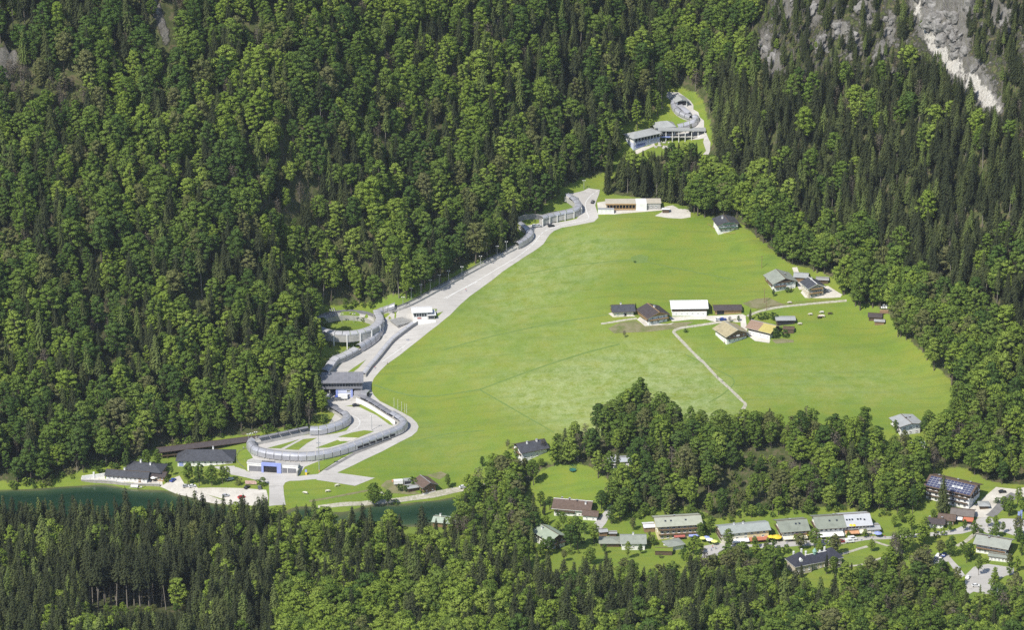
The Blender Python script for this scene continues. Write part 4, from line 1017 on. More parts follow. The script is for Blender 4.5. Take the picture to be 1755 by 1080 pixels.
def house(name, label, at, w, d, h, yaw=0, ridge='x', pitch=20, over=.9, roof=M_SLATE, wall=M_WHITE, cat='house', wood=None, woodz=2.6, gable=None, rows=(), side=(), balc=(), chim=(), hip=False, edge=None, doors=(), group=None, frame=M_WHITE, base=None, awn=(), dormers=(), th=.28):
    loc = place(*at, yaw, d); r = empty(name, loc, R(yaw), label, cat, group)
    VIEW.append((loc.x, loc.y, loc.z, w, d, h, R(yaw), name))
    rise = math.tan(R(pitch)) * (d / 2 if ridge == 'x' else w / 2)
    if hip:
        V, F = [], []; box(V, F, -w/2, w/2, -d/2, d/2, -3, h); put('wall', mesh_of('wall', V, F, [wall]), r)
        rf = put('roof', hip_mesh(w, d, h, math.tan(R(pitch)) * d / 2, over, roof, edge or roof), r); rise = math.tan(R(pitch)) * d / 2
    else:
        V, F = gable_prism(w, d, -3, h, rise, ridge); put('wall', mesh_of('wall', V, F, [wall]), r)
        rf = put('roof', roof_mesh(w, d, h, rise, ridge, over, th, roof, edge or M_WOOD), r)
        if wood is not None:
            V, F = gable_prism(w + .10, d + .10, woodz, h, rise - .02, ridge); put('timber_cladding', mesh_of('timber_cladding', V, F, [wood]), r)
        elif gable is not None:
            V, F = gable_prism(w + .10, d + .10, h - .35, h, rise - .02, ridge); put('gable_boarding', mesh_of('gable_boarding', V, F, [gable]), r)
    if base is not None:
        V, F = [], []; box(V, F, -w/2 - .08, w/2 + .08, -d/2 - .08, d/2 + .08, -3.0, .7); put('plinth', mesh_of('plinth', V, F, [base]), r)
    for z, n_, ww, hh in rows:
        for i in range(n_):
            window(r, ww, hh, (w * ((i + .5) / n_ - .5) * .94, -d / 2 - .06, z), 0, frame)
    for z, n_, ww, hh in side:
        for i in range(n_):
            y = d * ((i + .5) / n_ - .5) * .9
            window(r, ww, hh, (-w / 2 - .06, y, z), R(-90), frame); window(r, ww, hh, (w / 2 + .06, y, z), R(90), frame)
    for x, z, ww, hh, m in doors: door(r, ww, hh, (x, -d / 2 - .06, z), 0, m)
    for fc, z, x0, x1, m in balc:
        L = x1 - x0
        if fc == 'front': b0, rz_, pos = None, 0, ((x0 + x1) / 2, -d / 2 - .55, z)
        elif fc == 'left': rz_, pos = R(-90), (-w / 2 - .55, -(x0 + x1) / 2, z)
        else: rz_, pos = R(90), (w / 2 + .55, (x0 + x1) / 2, z)
        V, F = [], []; box(V, F, -L/2, L/2, -.55, .5, -.12, .05); fl_ = put('balcony', mesh_of('balcony', V, F, [M_WOOD]), r, pos, rz_)
        V, F = [], []; box(V, F, -L/2, L/2, -.62, -.54, .30, .92)
        for q in np.linspace(-L/2, L/2, max(2, int(L / 3) + 1)): box(V, F, q - .07, q + .07, -.68, -.56, -.12, 1.08)
        put('railing', mesh_of('railing', V, F, [m]), fl_)
    for x, y, hh in chim:
        zz = h + rise - abs(y if ridge == 'x' else x) * math.tan(R(pitch))
        V, F, fm = [], [], []; box(V, F, x - .42, x + .42, y - .42, y + .42, zz - .6, zz + hh, fm, 0); box(V, F, x - .52, x + .52, y - .52, y + .52, zz + hh, zz + hh + .16, fm, 1)
        put('chimney', mesh_of('chimney', V, F, [M_WHITE if hh > 1.2 else M_BROWNR, M_STEEL], fm), rf)
    for x0, x1, z, dep, m in awn:
        V, F = [], []; k = 0
        V = [(x0, -d/2 - .05, z), (x1, -d/2 - .05, z), (x1, -d/2 - dep, z - .75), (x0, -d/2 - dep, z - .75), (x0, -d/2 - dep, z - 1.1), (x1, -d/2 - dep, z - 1.1)]
        V += [(x, y, zz - .06) for x, y, zz in V]; F = [(0,3,2,1),(3,4,5,2),(6,7,8,9),(9,8,11,10),(0,1,7,6),(0,6,9,3),(1,2,8,7),(4,10,11,5)]
        put('awning', mesh_of('awning', V, F, [m]), r)
    for x, y in dormers:                                            # roof lights
        zz = h + rise - abs(y) * math.tan(R(pitch)) + th + .05
        piece('roof_light', M_GLASS, rf, (1.0, 1.2, .14), (x, y, zz), 0, R(pitch) if y < 0 else -R(pitch))
    return r, rf, rise

# by the lake
house('lake_restaurant', 'long white lake restaurant with dark tiled roof on the quay', ('K', 1065, 908), 23.5, 7, 2.9, -10, 'x', 26, .8, M_SLATE, M_WHITE, 'restaurant', rows=((1.5, 9, 1.3, 1.2),), side=((1.5, 2, 1.1, 1.1),), chim=((-2, .3, 1.7),), doors=((7.5, 1.0, 1.4, 2.2, M_WOODM),))
house('restaurant_wing', 'dark hip-roofed rear wing of the lake restaurant', ('K', 1205, 872), 20, 11, 3.6, -12, 'x', 24, .9, M_SLATE, M_WOODM, 'restaurant', hip=True, rows=((2.2, 6, 1.2, 1.2),), chim=((-3, .2, 1.6), (3, -1, 1.3)))
house('wooden_pavilion', 'small brown timber pavilion right of the lake restaurant', ('K', 1322, 905), 8, 6, 2.8, -12, 'x', 20, .9, M_DARKR, M_WOODL, 'pavilion', rows=((1.5, 4, 1.2, 1.3),))
house('boathouse', 'wide white boathouse with dark hipped roof behind lakeside trees', ('C', 1130, 385), 31, 14, 3.4, 0, 'x', 27, 1.0, M_SLATE, M_WHITE, 'boathouse', hip=True, rows=((1.9, 9, 1.2, 1.6),), chim=((4, .5, 1.8),), doors=((13, 1.4, 3.2, 2.8, M_CONC), (-13.5, 1.2, 2.4, 2.4, M_BLUE)))
# long covered gallery behind the boathouse
gl = place('C', 1165, 262, 17, 5); r = empty('covered_gallery', gl, R(17), 'long dark-roofed timber gallery climbing behind the boathouse', 'gallery')
NO_TREES_WORLD += [(gl.x + math.cos(R(17)) * q, gl.y + math.sin(R(17)) * q, 6) for q in range(-28, 30, 6)]
rf = put('roof', roof_mesh(58, 5.5, 3.4, 1.3, 'x', .7, .3, M_DARKR, M_WOOD), r); boxes('wall', [(-29, 29, 2.4, 2.6, -3, 3.5)], M_WOOD, r)
for q in range(-28, 30, 4): piece('post', M_WOOD, r, (.3, .3, 6.0), (q, -2.5, .4))
V, F = [], []; box(V, F, -29, 29, -2.6, -2.5, .2, 1.1); put('boarding', mesh_of('boarding', V, F, [M_WOOD]), r)

# garage with blue portal
gp = place('B', 330, 838, -9, 10); r = empty('track_garage', gp, R(-9), 'flat-roofed concrete garage with blue portal under the loop', 'garage')
NO_TREES_WORLD.append((gp.x, gp.y, 18))
boxes('wall', [(-14.4, 14.4, -4.8, 0, -2, 4.6)], M_WHITE, r); boxes('parapet', [(-14.6, 14.6, -5.0, -4.6, 4.6, 5.0)], M_WHITE, r); boxes('roof', [(-14.4, 14.4, -4.6, .4, 4.6, 4.7)], M_CONC, r)
boxes('portal', [(-6.2, -5.0, -5.6, -4.6, -2, 5.9), (2.6, 5.0, -5.6, -4.6, -2, 5.9), (-5.0, 2.6, -5.6, -4.6, 4.1, 5.9)], M_BLUE, r)
boxes('portal_opening', [(-5.0, 2.6, -4.96, -4.9, -.5, 4.1)], M_DARK, r)
for x, w_ in ((-11.2, 4.6), (-7.6, 2.2), (6.9, 2.6), (11.0, 4.8)):
    V, F = [], []
    for q in range(5): box(V, F, -w_/2, w_/2, -.10, 0, -1.6 + q * .66, -1.6 + q * .66 + .60)
    put('garage_door', mesh_of('garage_door', V, F, [M_SILVERD]), r, (x, -4.86, 1.7), 0)
boxes('wing_wall', [(14.4, 15.0, -8.5, 0, -2, 3.4)], M_CONC, r)
boxes('sign_board', [(-6.2, 1.5, -4.0, -3.8, 5.2, 6.6)], M_SILVERD, r)

# finish building: glazed bridge on a tower
fp = place('A', 443, 992, 2, 8); r = empty('finish_building', fp, R(2), 'grey glazed finish building bridging the bob track', 'building')
NO_TREES_WORLD.append((fp.x, fp.y, 15))
boxes('tower', [(-4.8, 4.8, -3.9, 4, -3, 5.8)], M_PALEBLUE, r)
boxes('corner_panel', [(3.9, 4.9, -4.05, -3.9, -3, 5.6), (-4.9, -3.7, -4.05, -3.9, -.2, 4.9)], M_BLUE, r)
for z in (1.6, 4.2): window(r, 2.2, 1.5, (2.4, -3.98, z), 0)
boxes('bridge_floor', [(-12.6, 10.6, -4.6, 4.4, 5.8, 7.2)], M_SILVERD, r)
gz = boxes('glazing', [(-12.3, 10.3, -4.3, 4.1, 7.2, 9.6)], M_GLASS, r)
for q in np.linspace(-12.3, 10.3, 15): piece('mullion', M_STEEL, gz, (.14, .14, 2.4), (q, -4.36, 8.4))
V = [(-13.2,-5.6,9.7),(11.2,-5.6,9.7),(11.2,5,12.0),(-13.2,5,12.0),(-13.2,-5.6,10.15),(11.2,-5.6,10.15),(11.2,5,12.45),(-13.2,5,12.45)]
rf = put('roof', mesh_of('roof', V, [(0,3,2,1),(4,5,6,7),(0,1,5,4),(1,2,6,5),(2,3,7,6),(3,0,4,7)], [M_SILVERD]), r)
for q in np.linspace(-12.5, 10.5, 12): piece('roof_seam', M_STEEL, rf, (.12, 10.6, .12), (q, -.3, 11.36), 0, math.atan(2.3 / 10.6))
for q in (-12.0, -8.5, 9.8): piece('column', M_CONC, r, (.7, .7, 9), (q, -3.5, 1.4))
boxes('back_wall', [(-12.4, -4.8, 2.5, 3.2, -3, 5.8), (4.8, 10.4, 2.5, 3.2, -3, 5.8)], M_DARK, r)
# tunnel box right of it
tp = GZ('A', 590, 985); r = empty('track_portal', tp, R(-20), 'grey metal tunnel box where the track leaves the finish building', 'tunnel')
V, F = [], []; box(V, F, -4, 4, -2.4, 2.4, -1, 4.0); put('casing', mesh_of('casing', V, F, [M_SILVER]), r)
boxes('ledge', [(-4.5, 4.5, -2.9, 2.8, -1.5, .9)], M_CONC, r); boxes('mouth', [(4.0, 4.1, -1.8, 1.8, .9, 3.4)], M_DARK, r)

# stand and judges' house on the straight
jp = place('A', 1110, 342, 6, 8); r = empty('judges_house', jp, R(6), "white flat-roofed judges' house on the track road", 'building')
boxes('wall', [(-6.2, 2.4, -3.6, 4, -2, 5.4)], M_WHITE, r); boxes('annex', [(2.4, 6.6, -4.2, 3.4, -2, 3.4)], M_CONC, r)
boxes('window_band', [(-5.8, 1.9, -3.75, -3.6, 2.6, 4.6), (3.0, 6.2, -4.35, -4.2, 1.2, 2.7)], M_GLASS, r)
for q in np.linspace(-5.8, 1.9, 6): piece('mullion', M_WHITE, r, (.15, .12, 2.0), (q, -3.8, 3.6))
piece('red_panel', M_RED, r, (2.4, .12, .8), (-2.6, -3.75, 1.6))
V, F = gable_prism(12.5, 9.5, 0, .25, .9, 'x'); rf = put('roof', mesh_of('roof', V, F, [M_WHITER]), r, (-.9, 0, 5.4)); boxes('annex_roof', [(2.2, 7.4, -5.0, 3.9, 3.4, 3.7)], M_WHITER, r)
boxes('terrace', [(-6.6, 7.0, -7.8, -4.4, -2, .5)], M_WHITE, r)
sp_ = GZ('A', 935, 350); r = empty('grandstand', sp_, R(35), 'stepped concrete spectator stand beside the outrun', 'grandstand')
for k in range(8):
    piece('bench', M_CONC, r, (13.5, .72, .6 + .02 * k), (0, -3.6 + k * 1.05, .2 + k * .12))
# light masts carry on below
# upper start area
wp = place('O', 490, 828, 33, 10); r = empty('start_building', wp, R(33), 'long pale-blue start building with glazed gallery in the woods', 'building')
NO_TREES_WORLD += [(wp.x, wp.y, 15)]
boxes('wall', [(-10.5, 10.5, -4.6, 5, -4, 3.6)], M_PALEBLUE, r); boxes('upper_wall', [(-10.5, 10.5, -3.2, 5, 3.6, 7.0), (-10.5, -9.4, -4.6, -3.2, 3.6, 7.0)], M_WHITE, r)
boxes('gallery_glass', [(-9.4, 10.4, -3.4, -3.25, 3.9, 6.6)], M_GLASS, r)
for q in np.linspace(-9.3, 10.2, 9): piece('gallery_post', M_WHITE, r, (.3, .3, 3.4), (q, -4.3, 5.3))
boxes('mural', [(-8.6, -1.2, -4.72, -4.6, .2, 2.4)], plain('mural_paint', (.16, .2, .38), .8, 0, .75, 1.6), r)
for q in (-9.6, 1.0, 3.2, 5.4, 7.6): window(r, 1.1, .8, (q, -4.66, 2.7), 0)
window(r, 1.1, 1.0, (-10.56, -1, 2.0), R(-90)); window(r, 1.1, 1.0, (-10.56, 2, 2.0), R(-90))
put('roof', hip_mesh(21, 9.6, 7.1, 2.2, 1.2, M_GREYR, M_STEEL), r)
tp2 = place('O', 745, 690, 10, 8); r = empty('start_tower', tp2, R(10), 'pale pyramid-roofed block behind the start building', 'building')
NO_TREES_WORLD.append((tp2.x, tp2.y, 10))
boxes('wall', [(-6, 6, -4, 4, -4, 6.4)], M_WHITE, r); put('roof', hip_mesh(13, 8.5, 6.4, 2.8, .8, M_GREYR, M_STEEL), r)
for q in (-4, -1.3, 1.3, 4): window(r, 1.4, 1.6, (q, -4.06, 4.2), 0)
bp = place('O', 985, 775, 0, 5); r = empty('start_bridge', bp, 0, 'long roofed start bridge on white columns beside the start building', 'bridge')
NO_TREES_WORLD += [(bp.x + q, bp.y, 6) for q in (-12, -6, 0, 6, 12)]
boxes('roof', [(-15.5, 15.5, -3.2, 3, 7.6, 8.2)], M_GREYR, r)
for q in np.linspace(-14.6, 14.6, 8): piece('column', M_WHITE, r, (.42, .42, 9.5), (q, -2.4, 2.8))
boxes('deck', [(-14.8, 14.8, -2.2, 2.4, 3.0, 3.5)], M_CONC, r); boxes('blue_banner', [(-13.6, -7.5, -2.7, -2.55, 3.2, 4.1)], M_BLUE, r)
boxes('back_wall', [(-14.8, -4, 2.2, 2.4, -4, 7.6)], M_WHITE, r); boxes('abutment', [(10.2, 15.0, -2.6, 2.4, -4, 4.4)], M_WHITE, r)
boxes('inner_shade', [(-14.0, -5.0, 1.9, 2.15, 4.2, 7.4)], M_GLASS, r)
house('start_hut', 'open-fronted white start hut with pale gable roof at the top', ('O', 985, 290), 7.2, 9, 4.8, 14, 'y', 20, 1.2, M_GREYR, M_WHITE, 'hut', edge=M_STEEL)
hp_ = place('O', 985, 290, 14, 9); r_ = boxes('opening', [(-2.9, 2.9, -.02, .0, 2.0, 4.8)], M_DARK, bpy.data.objects['start_hut'], (0, -4.56, 0))
# flat building under construction
fb = place('E', 440, 915, 1, 9); r = empty('flat_building', fb, R(1), 'long flat-roofed building with raw timber fascia under the woods', 'building')
NO_TREES_WORLD += [(fb.x + q, fb.y, 8) for q in (-15, -8, 0, 8, 15)]
boxes('wall', [(-17, 1.5, -1.5, 4.5, -3, 4.0), (8.2, 17.0, -3.6, 4.5, -3, 4.2)], M_CONC, r); boxes('white_block', [(1.5, 8.2, -5.0, 4.5, -3, 4.6)], M_WHITE, r)
boxes('roof', [(-17.6, 1.4, -4.6, 4.9, 4.05, 4.4), (8.3, 17.4, -4.0, 4.9, 4.25, 4.5)], plain('roof_membrane', (.46, .42, .34), .85), r); boxes('fascia', [(-17.7, 1.4, -4.75, -4.6, 3.7, 4.5)], M_WOODL, r)
boxes('glazing', [(-16.4, 1.2, -1.66, -1.52, .4, 3.6)], M_GLASS, r)
for q in np.linspace(-17, 1.0, 10): piece('timber_post', M_WOODL, r, (.28, .28, 4.2), (q, -4.3, 1.9))
boxes('balustrade', [(-17, 1.2, -4.4, -4.3, .3, 1.2)], M_WOODL, r)
for q in (11, 14): window(r, 1.4, 1.2, (q, -3.66, 2.4), 0)
cp_ = GZ('E', 243, 940); r = empty('site_container', cp_, R(-2), 'white site container beside the flat-roofed building', 'container')
boxes('body', [(-5, 5, -.2, 2.6, -1, 2.9)], M_WHITE, r)
for q in (-2.5, 0, 2.5): piece('panel_joint', M_CONC, r, (.12, .06, 2.7), (q, -.22, 1.4))
boxes('roof_rim', [(-5.1, 5.1, -.3, 2.7, 2.9, 3.05)], M_STEEL, r)
house('site_hut', 'small dark hut at the edge of the sandy court', ('E', 668, 935), 4, 3, 2.3, 0, 'x', 12, .4, M_WHITER, M_WOOD, 'hut')

house('alpine_chalet', 'white chalet with green balcony at the upper corner of the meadow', ('E', 1112, 1070), 12.5, 11, 5.2, 12, 'y', 17, 1.1, M_SLATE, M_WHITE, 'house', rows=((1.3, 4, 1.2, 1.3), (4.0, 4, 1.2, 1.3)), side=((1.4, 3, 1.1, 1.2), (4.0, 3, 1.1, 1.2)), balc=(('front', 2.7, -6, 6, plain('green_paint', (.05, .14, .09), .7)), ('front', 5.3, -3.5, 3.5, plain('green_paint', (.05, .14, .09), .7))), chim=((-2, 1, 1.5),), base=M_WHITE)
# farm cluster
house('farm_cottage', 'cream cottage with slate roof at the end of the farm', ('S', 340, 372), 11.8, 8.5, 3.6, 6, 'x', 25, 1.2, M_SLATE, M_CREAM, wood=M_WOOD, woodz=2.7, rows=((1.4, 3, 1.1, 1.1),), side=((1.5, 2, 1, 1.1),), chim=((-1.2, .3, 1.4),), doors=((1.0, 1.1, 1.3, 2.1, M_DARK),), balc=(('left', 2.4, -3, 3, M_WOODM),))
house('farmhouse', 'new white farmhouse with fresh timber gable and dark tiled roof', ('S', 858, 478), 12.2, 13, 5.2, 24, 'y', 21, 1.7, M_DARKR, M_WHITE, gable=M_WOODL, edge=M_WOODL, rows=((1.3, 3, 1.5, 1.0), (3.9, 3, 1.0, 1.8)), side=((1.4, 4, 1.0, 1.1), (4.0, 4, 1.0, 1.2)), balc=(('front', 2.6, -6.1, 6.1, M_WOODL), ('left', 2.6, -6.5, 6.5, M_WOODL)), chim=((1, 1, 1.3),))
house('white_roofed_barn', 'large white barn with bright white sheet roof', ('S', 1330, 368), 20.5, 12, 5.2, 2, 'x', 20, 1.0, M_WHITER, M_WHITE, 'barn', wood=M_WOOD, woodz=3.0, rows=((2.0, 6, .9, .6),), side=((2.0, 2, .9, .7),), edge=M_WHITER)
house('timber_shed', 'brown plank shed with open bay and purple-brown roof', ('Q', 345, 574), 15, 7, 3.0, 2, 'x', 20, 1.1, M_DARKR, M_WOODL, 'shed')
rt = bpy.data.objects['timber_shed']; boxes('open_bay', [(-6.4, -2.2, -3.62, -3.55, -.5, 2.7)], M_DARK, rt)
for q in np.arange(-2.0, 7.4, .85): piece('plank', M_WOODL, rt, (.78, .12, 2.9), (q + .4, -3.58, 1.3))
house('old_farmhouse', 'old farmhouse with straw-coloured shingle roof and timber upper storey', ('Q', 455, 917), 13.4, 13, 4.9, 27, 'y', 22, 1.5, M_TANR, M_WHITE, wood=M_WOODM, woodz=2.6, edge=M_STEEL, rows=((1.3, 4, 1.1, 1.0), (3.7, 4, 1.0, 1.0)), side=((1.3, 4, 1.0, 1.0),), balc=(('front', 2.7, -5.8, 5.8, M_WOOD),))
boxes('hanging_flag', [(-.6, 1.6, -7.35, -7.25, 2.2, 4.4)], M_WHITE, bpy.data.objects['old_farmhouse'])
t = NT('mossy_shingle'); tc = t.n('ShaderNodeTexCoord').outputs['Object']; sx_ = t.n('ShaderNodeSeparateXYZ'); t.l(tc, sx_.inputs[0])
t.bsdf(t.mix(t.ramp(t.math('ADD', t.math('MULTIPLY', sx_.outputs[0], .5), t.math('MULTIPLY', t.noise(.5, 4, .6), .8)), [(.4, (0, 0, 0)), (.6, (1, 1, 1))]), t.ramp(t.noise(1.2, 4, .6), [(.3, (.22, .15, .105)), (.7, (.32, .22, .16))]), t.ramp(t.noise(1.0, 4, .6), [(.3, (.36, .30, .09)), (.7, (.46, .40, .14))])), .9)
house('mossy_farmhouse', 'old barn house with half rust-brown half yellow mossy roof', ('Q', 735, 858), 14.5, 11, 4.6, -34, 'x', 22, 1.4, t.m, M_WHITE, wood=M_WOOD, woodz=2.5, rows=((1.3, 6, 1.0, 1.0),), side=((1.3, 2, 1.0, 1.0),), edge=M_STEEL)
house('tool_shed', 'open shed with pale grey roof behind the mossy farmhouse', ('Q', 1070, 708), 10.5, 5.5, 3.0, 2, 'x', 10, .8, M_GREYR, M_WOOD, 'shed', edge=M_STEEL)
boxes('open_front', [(-4.8, 4.8, -2.84, -2.76, -.3, 2.5)], M_DARK, bpy.data.objects['tool_shed'])
house('plank_lean_to', 'dark plank lean-to right of the mossy farmhouse', ('Q', 1105, 818), 6.2, 4.5, 2.6, -8, 'x', 8, .3, M_WOOD, M_WOOD, 'shed')
GRP = plain('green_grey_roof', (.26, .28, .235), .65, 0, .2, .4)
house('green_roofed_chalet', 'big white chalet with pale green roof and balconies', ('Q', 1058, 270), 13.8, 14, 5.0, 16, 'y', 21, 1.4, GRP, M_WHITE, gable=M_WOOD, rows=((1.3, 5, 1.2, 1.1), (3.9, 5, 1.2, 1.3)), side=((1.4, 4, 1.0, 1.1), (3.9, 4, 1.0, 1.1)), balc=(('front', 2.6, -6.6, .5, M_WOODM), ('front', 5.2, -4.4, 3.2, M_WOOD), ('left', 2.6, -5, 5, M_WOODM)), chim=((2.5, 0, 1.0),))
house('beige_chalet', 'beige three-storey chalet with two timber balconies and dark roof', ('Q', 1450, 360), 9.6, 10, 6.6, 20, 'y', 22, 1.2, M_SLATE, M_BEIGE, edge=M_WHITE, rows=((1.2, 3, 1.5, 1.5), (3.7, 3, 1.3, 1.6), (6.0, 2, 1.2, 1.4)), side=((1.4, 3, 1, 1.1), (4.0, 3, 1, 1.1)), balc=(('front', 2.6, -4.4, 3.6, M_WOODL), ('front', 5.2, -3.6, 3.6, M_WOODL)), chim=((0, 2, 1.4),))
house('back_shed', 'small timber shed with whitish roof between the two chalets', ('Q', 1258, 172), 7.5, 7, 3.2, -10, 'x', 14, .8, M_GREYR, M_WOODM, 'shed', edge=M_STEEL)
house('carport', 'low dark carport at the wood edge behind the beige chalet', ('Q', 1530, 195), 7, 5, 2.4, -6, 'x', 8, .5, M_GREYR, M_WOOD, 'carport')
house('field_hut', 'weathered timber field hut at the pasture edge', ('U', 898, 630), 7.2, 5.5, 2.5, -8, 'x', 22, .7, M_DARKR, M_WOOD, 'hut')
house('field_hut', 'small pale-roofed hut just below the weathered field hut', ('U', 921, 652), 5.6, 4, 2.1, -8, 'x', 14, .5, M_GREYR, M_WOODM, 'hut')
# lower meadow and bank
house('white_house', 'white house with dark slate roof among bushes below the meadow', ('L', 335, 388), 15, 11, 5.0, 24, 'x', 24, 1.3, M_SLATE, M_WHITE, wood=None, gable=M_WOOD, rows=((1.4, 4, 1.2, 1.2), (3.9, 3, 1.1, 1.1)), side=((1.4, 3, 1.1, 1.2), (3.9, 3, 1.1, 1.1)), balc=(('left', 2.7, -5, 5, M_WOODM),), chim=((-2.5, -1.2, 1.6), (3.5, -.8, 1.6)))
house('lakeside_barn', 'brown timber barn with white base beside the lake outlet', ('G', 703, 342), 7.6, 9.5, 4.9, 30, 'y', 24, 1.3, M_BROWNR, M_WOODM, 'barn', edge=M_STEEL, base=M_WHITE, rows=((2.0, 2, .9, .8),))
house('barn_annex', 'low open lean-to against the lakeside barn', ('G', 592, 332), 5.5, 5, 2.2, 20, 'x', 8, .6, M_GREYR, M_WOOD, 'shed')
house('brown_roofed_house', 'long white house with brown tiled roof and four chimneys', ('L', 715, 990), 19, 11.5, 4.4, -11, 'x', 23, 1.3, M_BROWNR, M_WHITE, rows=((1.3, 6, 1.3, 1.2), (3.4, 6, 1.1, .9)), side=((1.3, 3, 1.1, 1.1), (4.4, 2, 1.1, 1.1)), balc=(('front', 2.5, -9.2, 2, M_WOOD),), chim=((-6.5, 2.2, 1.1), (-2, .2, 1.1), (2, -.8, 1.1), (7.2, -2.2, 1.3)), edge=M_WHITE)
house('house_annex', 'brown-roofed annex on the driveway side of the brown-roofed house', ('L', 905, 1035), 7.5, 6, 3.0, -11, 'x', 22, .8, M_BROWNR, M_WHITE, rows=((1.3, 2, 1.1, 1.1),), side=((1.3, 2, 1.0, 1.1),))
house('green_gabled_house', 'white gabled house with light green roof below the knoll', ('H', 315, 418), 9.6, 14, 6.0, 36, 'y', 24, 1.4, plain('light_green_roof', (.29, .34, .26), .65, 0, .15, .4), M_WHITE, wood=M_WOOD, woodz=3.6, rows=((1.3, 3, 1.1, 1.2), (4.6, 3, 1.0, 1.1)), side=((1.4, 4, 1.1, 1.1),), balc=(('front', 2.8, -4.6, 4.6, M_WOOD),), chim=((-2, 4, 1.5),))
house('balcony_hotel', 'yellow three-storey hotel with long timber balconies and pale roof', ('H', 1185, 348), 22.5, 11.5, 8.2, 8, 'x', 18, 1.5, plain('pale_khaki_roof', (.36, .37, .29), .65, 0, .15, .4), M_YELLOW, 'hotel', rows=((1.4, 7, 1.5, 1.7), (4.1, 7, 1.5, 1.7), (6.8, 7, 1.5, 1.6)), side=((4.1, 3, 1.1, 1.2), (6.8, 3, 1.1, 1.2)), balc=(('front', 2.8, -11, 11, M_WOODM), ('front', 5.5, -11, 11, M_WOODM)), chim=((-1.5, .6, 1.0),), awn=((-3, 3, 2.7, 2.4, M_RED), (5, 11, 2.6, 2.2, M_BLUE)), dormers=((-7, -3), (-4, -3), (4, -3)))
house('hotel_annex', 'small timber annex with white roof left of the yellow hotel', ('H', 975, 305), 5.5, 6, 2.8, 8, 'x', 8, .5, M_WHITER, M_WOODM, 'annex')
house('small_green_roofed_house', 'small white house with green sheet roof just above the near forest', ('H', 858, 432), 12.2, 10, 4.2, 0, 'x', 21, 1.0, GRP, M_WHITE, rows=((1.9, 3, 1.2, 1.2),), side=((1.9, 2, 1.1, 1.1),), chim=((0, .3, 1.6),), edge=M_STEEL)
house('garden_pavilion', 'low green-roofed timber pavilion left of the small white house', ('H', 690, 410), 10, 7, 2.4, 0, 'x', 14, .9, GRP, M_WOOD, 'pavilion', hip=True)
house('garden_shed', 'grey-roofed garden shed by the driveway foot', ('H', 645, 335), 4.2, 4, 2.6, 12, 'x', 18, .5, M_GREYR, M_WOODM, 'shed')
house('garden_shed', 'tiny flat grey shed between pavilion and driveway', ('H', 712, 338), 3.8, 3, 1.9, 0, 'x', 8, .4, M_GREYR, M_WOOD, 'shed')
house('souvenir_pavilion', 'low green-grey roofed pavilion below the yellow hotel', ('H', 1168, 432), 8.5, 7, 2.8, 24, 'x', 12, .8, GRP, M_WHITE, 'pavilion', hip=True)
house('lawn_garage', 'dark low garage with grassed roof below the yellow hotel', ('H', 1075, 470), 9, 6, 2.4, -4, 'x', 5, .3, M_GRASS, M_WOOD, 'garage')
# shops along the promenade
house('shop_house', 'long cream and yellow shop house with grey roof on the promenade', ('I', 475, 436), 25.5, 10, 6.3, 12, 'x', 18, 1.1, plain('grey_green_sheet', (.31, .335, .31), .6, 0, .15, .4), M_CREAM, 'shop', rows=((4.9, 7, 1.5, 1.1), (2.9, 5, 1.7, 1.2), (1.1, 6, 2.0, 1.6)), side=((2.9, 3, 1.1, 1.2), (5.0, 3, 1.1, 1.1)), chim=((-5, .4, 1.3), (0, .4, 1.3)), awn=((-8, 1.5, 2.3, 2.6, M_WHITE), (1.8, 12.4, 2.4, 2.8, plain('terracotta_cloth', (.42, .16, .10), .7))), edge=M_STEEL, balc=(('left', 2.6, -4.5, 4.5, M_WOOD), ('left', 4.8, -4.5, 4.5, M_WOOD)))
yb = boxes('yellow_front', [(1.0, 12.72, -5.06, -4.9, -1, 6.25)], M_YELLOW, bpy.data.objects['shop_house'])
house('gabled_shop', 'middle promenade shop with green roof and glazed upper balcony', ('I', 885, 414), 13.2, 13.5, 5.6, 10, 'x', 20, 1.7, M_GREENR, M_WHITE, 'shop', wood=None, rows=((4.2, 6, 1.6, 1.6), (1.2, 5, 1.9, 1.7)), side=((4.2, 3, 1.2, 1.2),), balc=(('front', 2.9, -.5, 6.4, M_WOODM), ('left', 2.9, -6, 6, M_WOOD)), awn=((-6.5, 6.5, 2.5, 3.0, M_CREAM),), chim=((-1, .2, .8),), dormers=((1.5, -3), (3.5, -3)))
house('green_roofed_shop', 'promenade shop with green roof joined to a grey-roofed neighbour', ('I', 1188, 390), 13.6, 15, 5.6, 8, 'x', 20, 1.5, M_GREENR, M_WHITE, 'shop', wood=M_WOODM, woodz=4.9, rows=((4.1, 5, 1.6, 1.5), (1.2, 5, 1.9, 1.7)), side=((4.2, 3, 1.2, 1.2),), awn=((-6.5, 6.6, 2.6, 3.6, M_WHITE),), dormers=((0, -3.5), (4, -3.5)), chim=((3, .2, 1.1),), balc=(('left', 2.9, -6, 6, M_WOOD),))
house('grey_roofed_shop', 'end shop with light grey roof and orange awning on the promenade', ('I', 1408, 368), 14.2, 15, 5.3, 8, 'x', 20, 1.3, plain('light_sheet_roof', (.47, .48, .49), .5, 0, .1, .4), M_WHITE, 'shop', rows=((4.0, 7, 1.4, 1.5), (1.2, 5, 1.9, 1.7)), side=((4.0, 3, 1.2, 1.2),), awn=((-7.0, .5, 2.7, 3.4, M_ORANGE), (.8, 7.0, 2.5, 3.0, M_CREAM)), dormers=((-5, -4), (-3.5, -4), (-2, -4), (1, -4), (2.5, -4), (4.5, -4.5)), balc=(('front', 2.9, -7, .5, M_STEEL),))
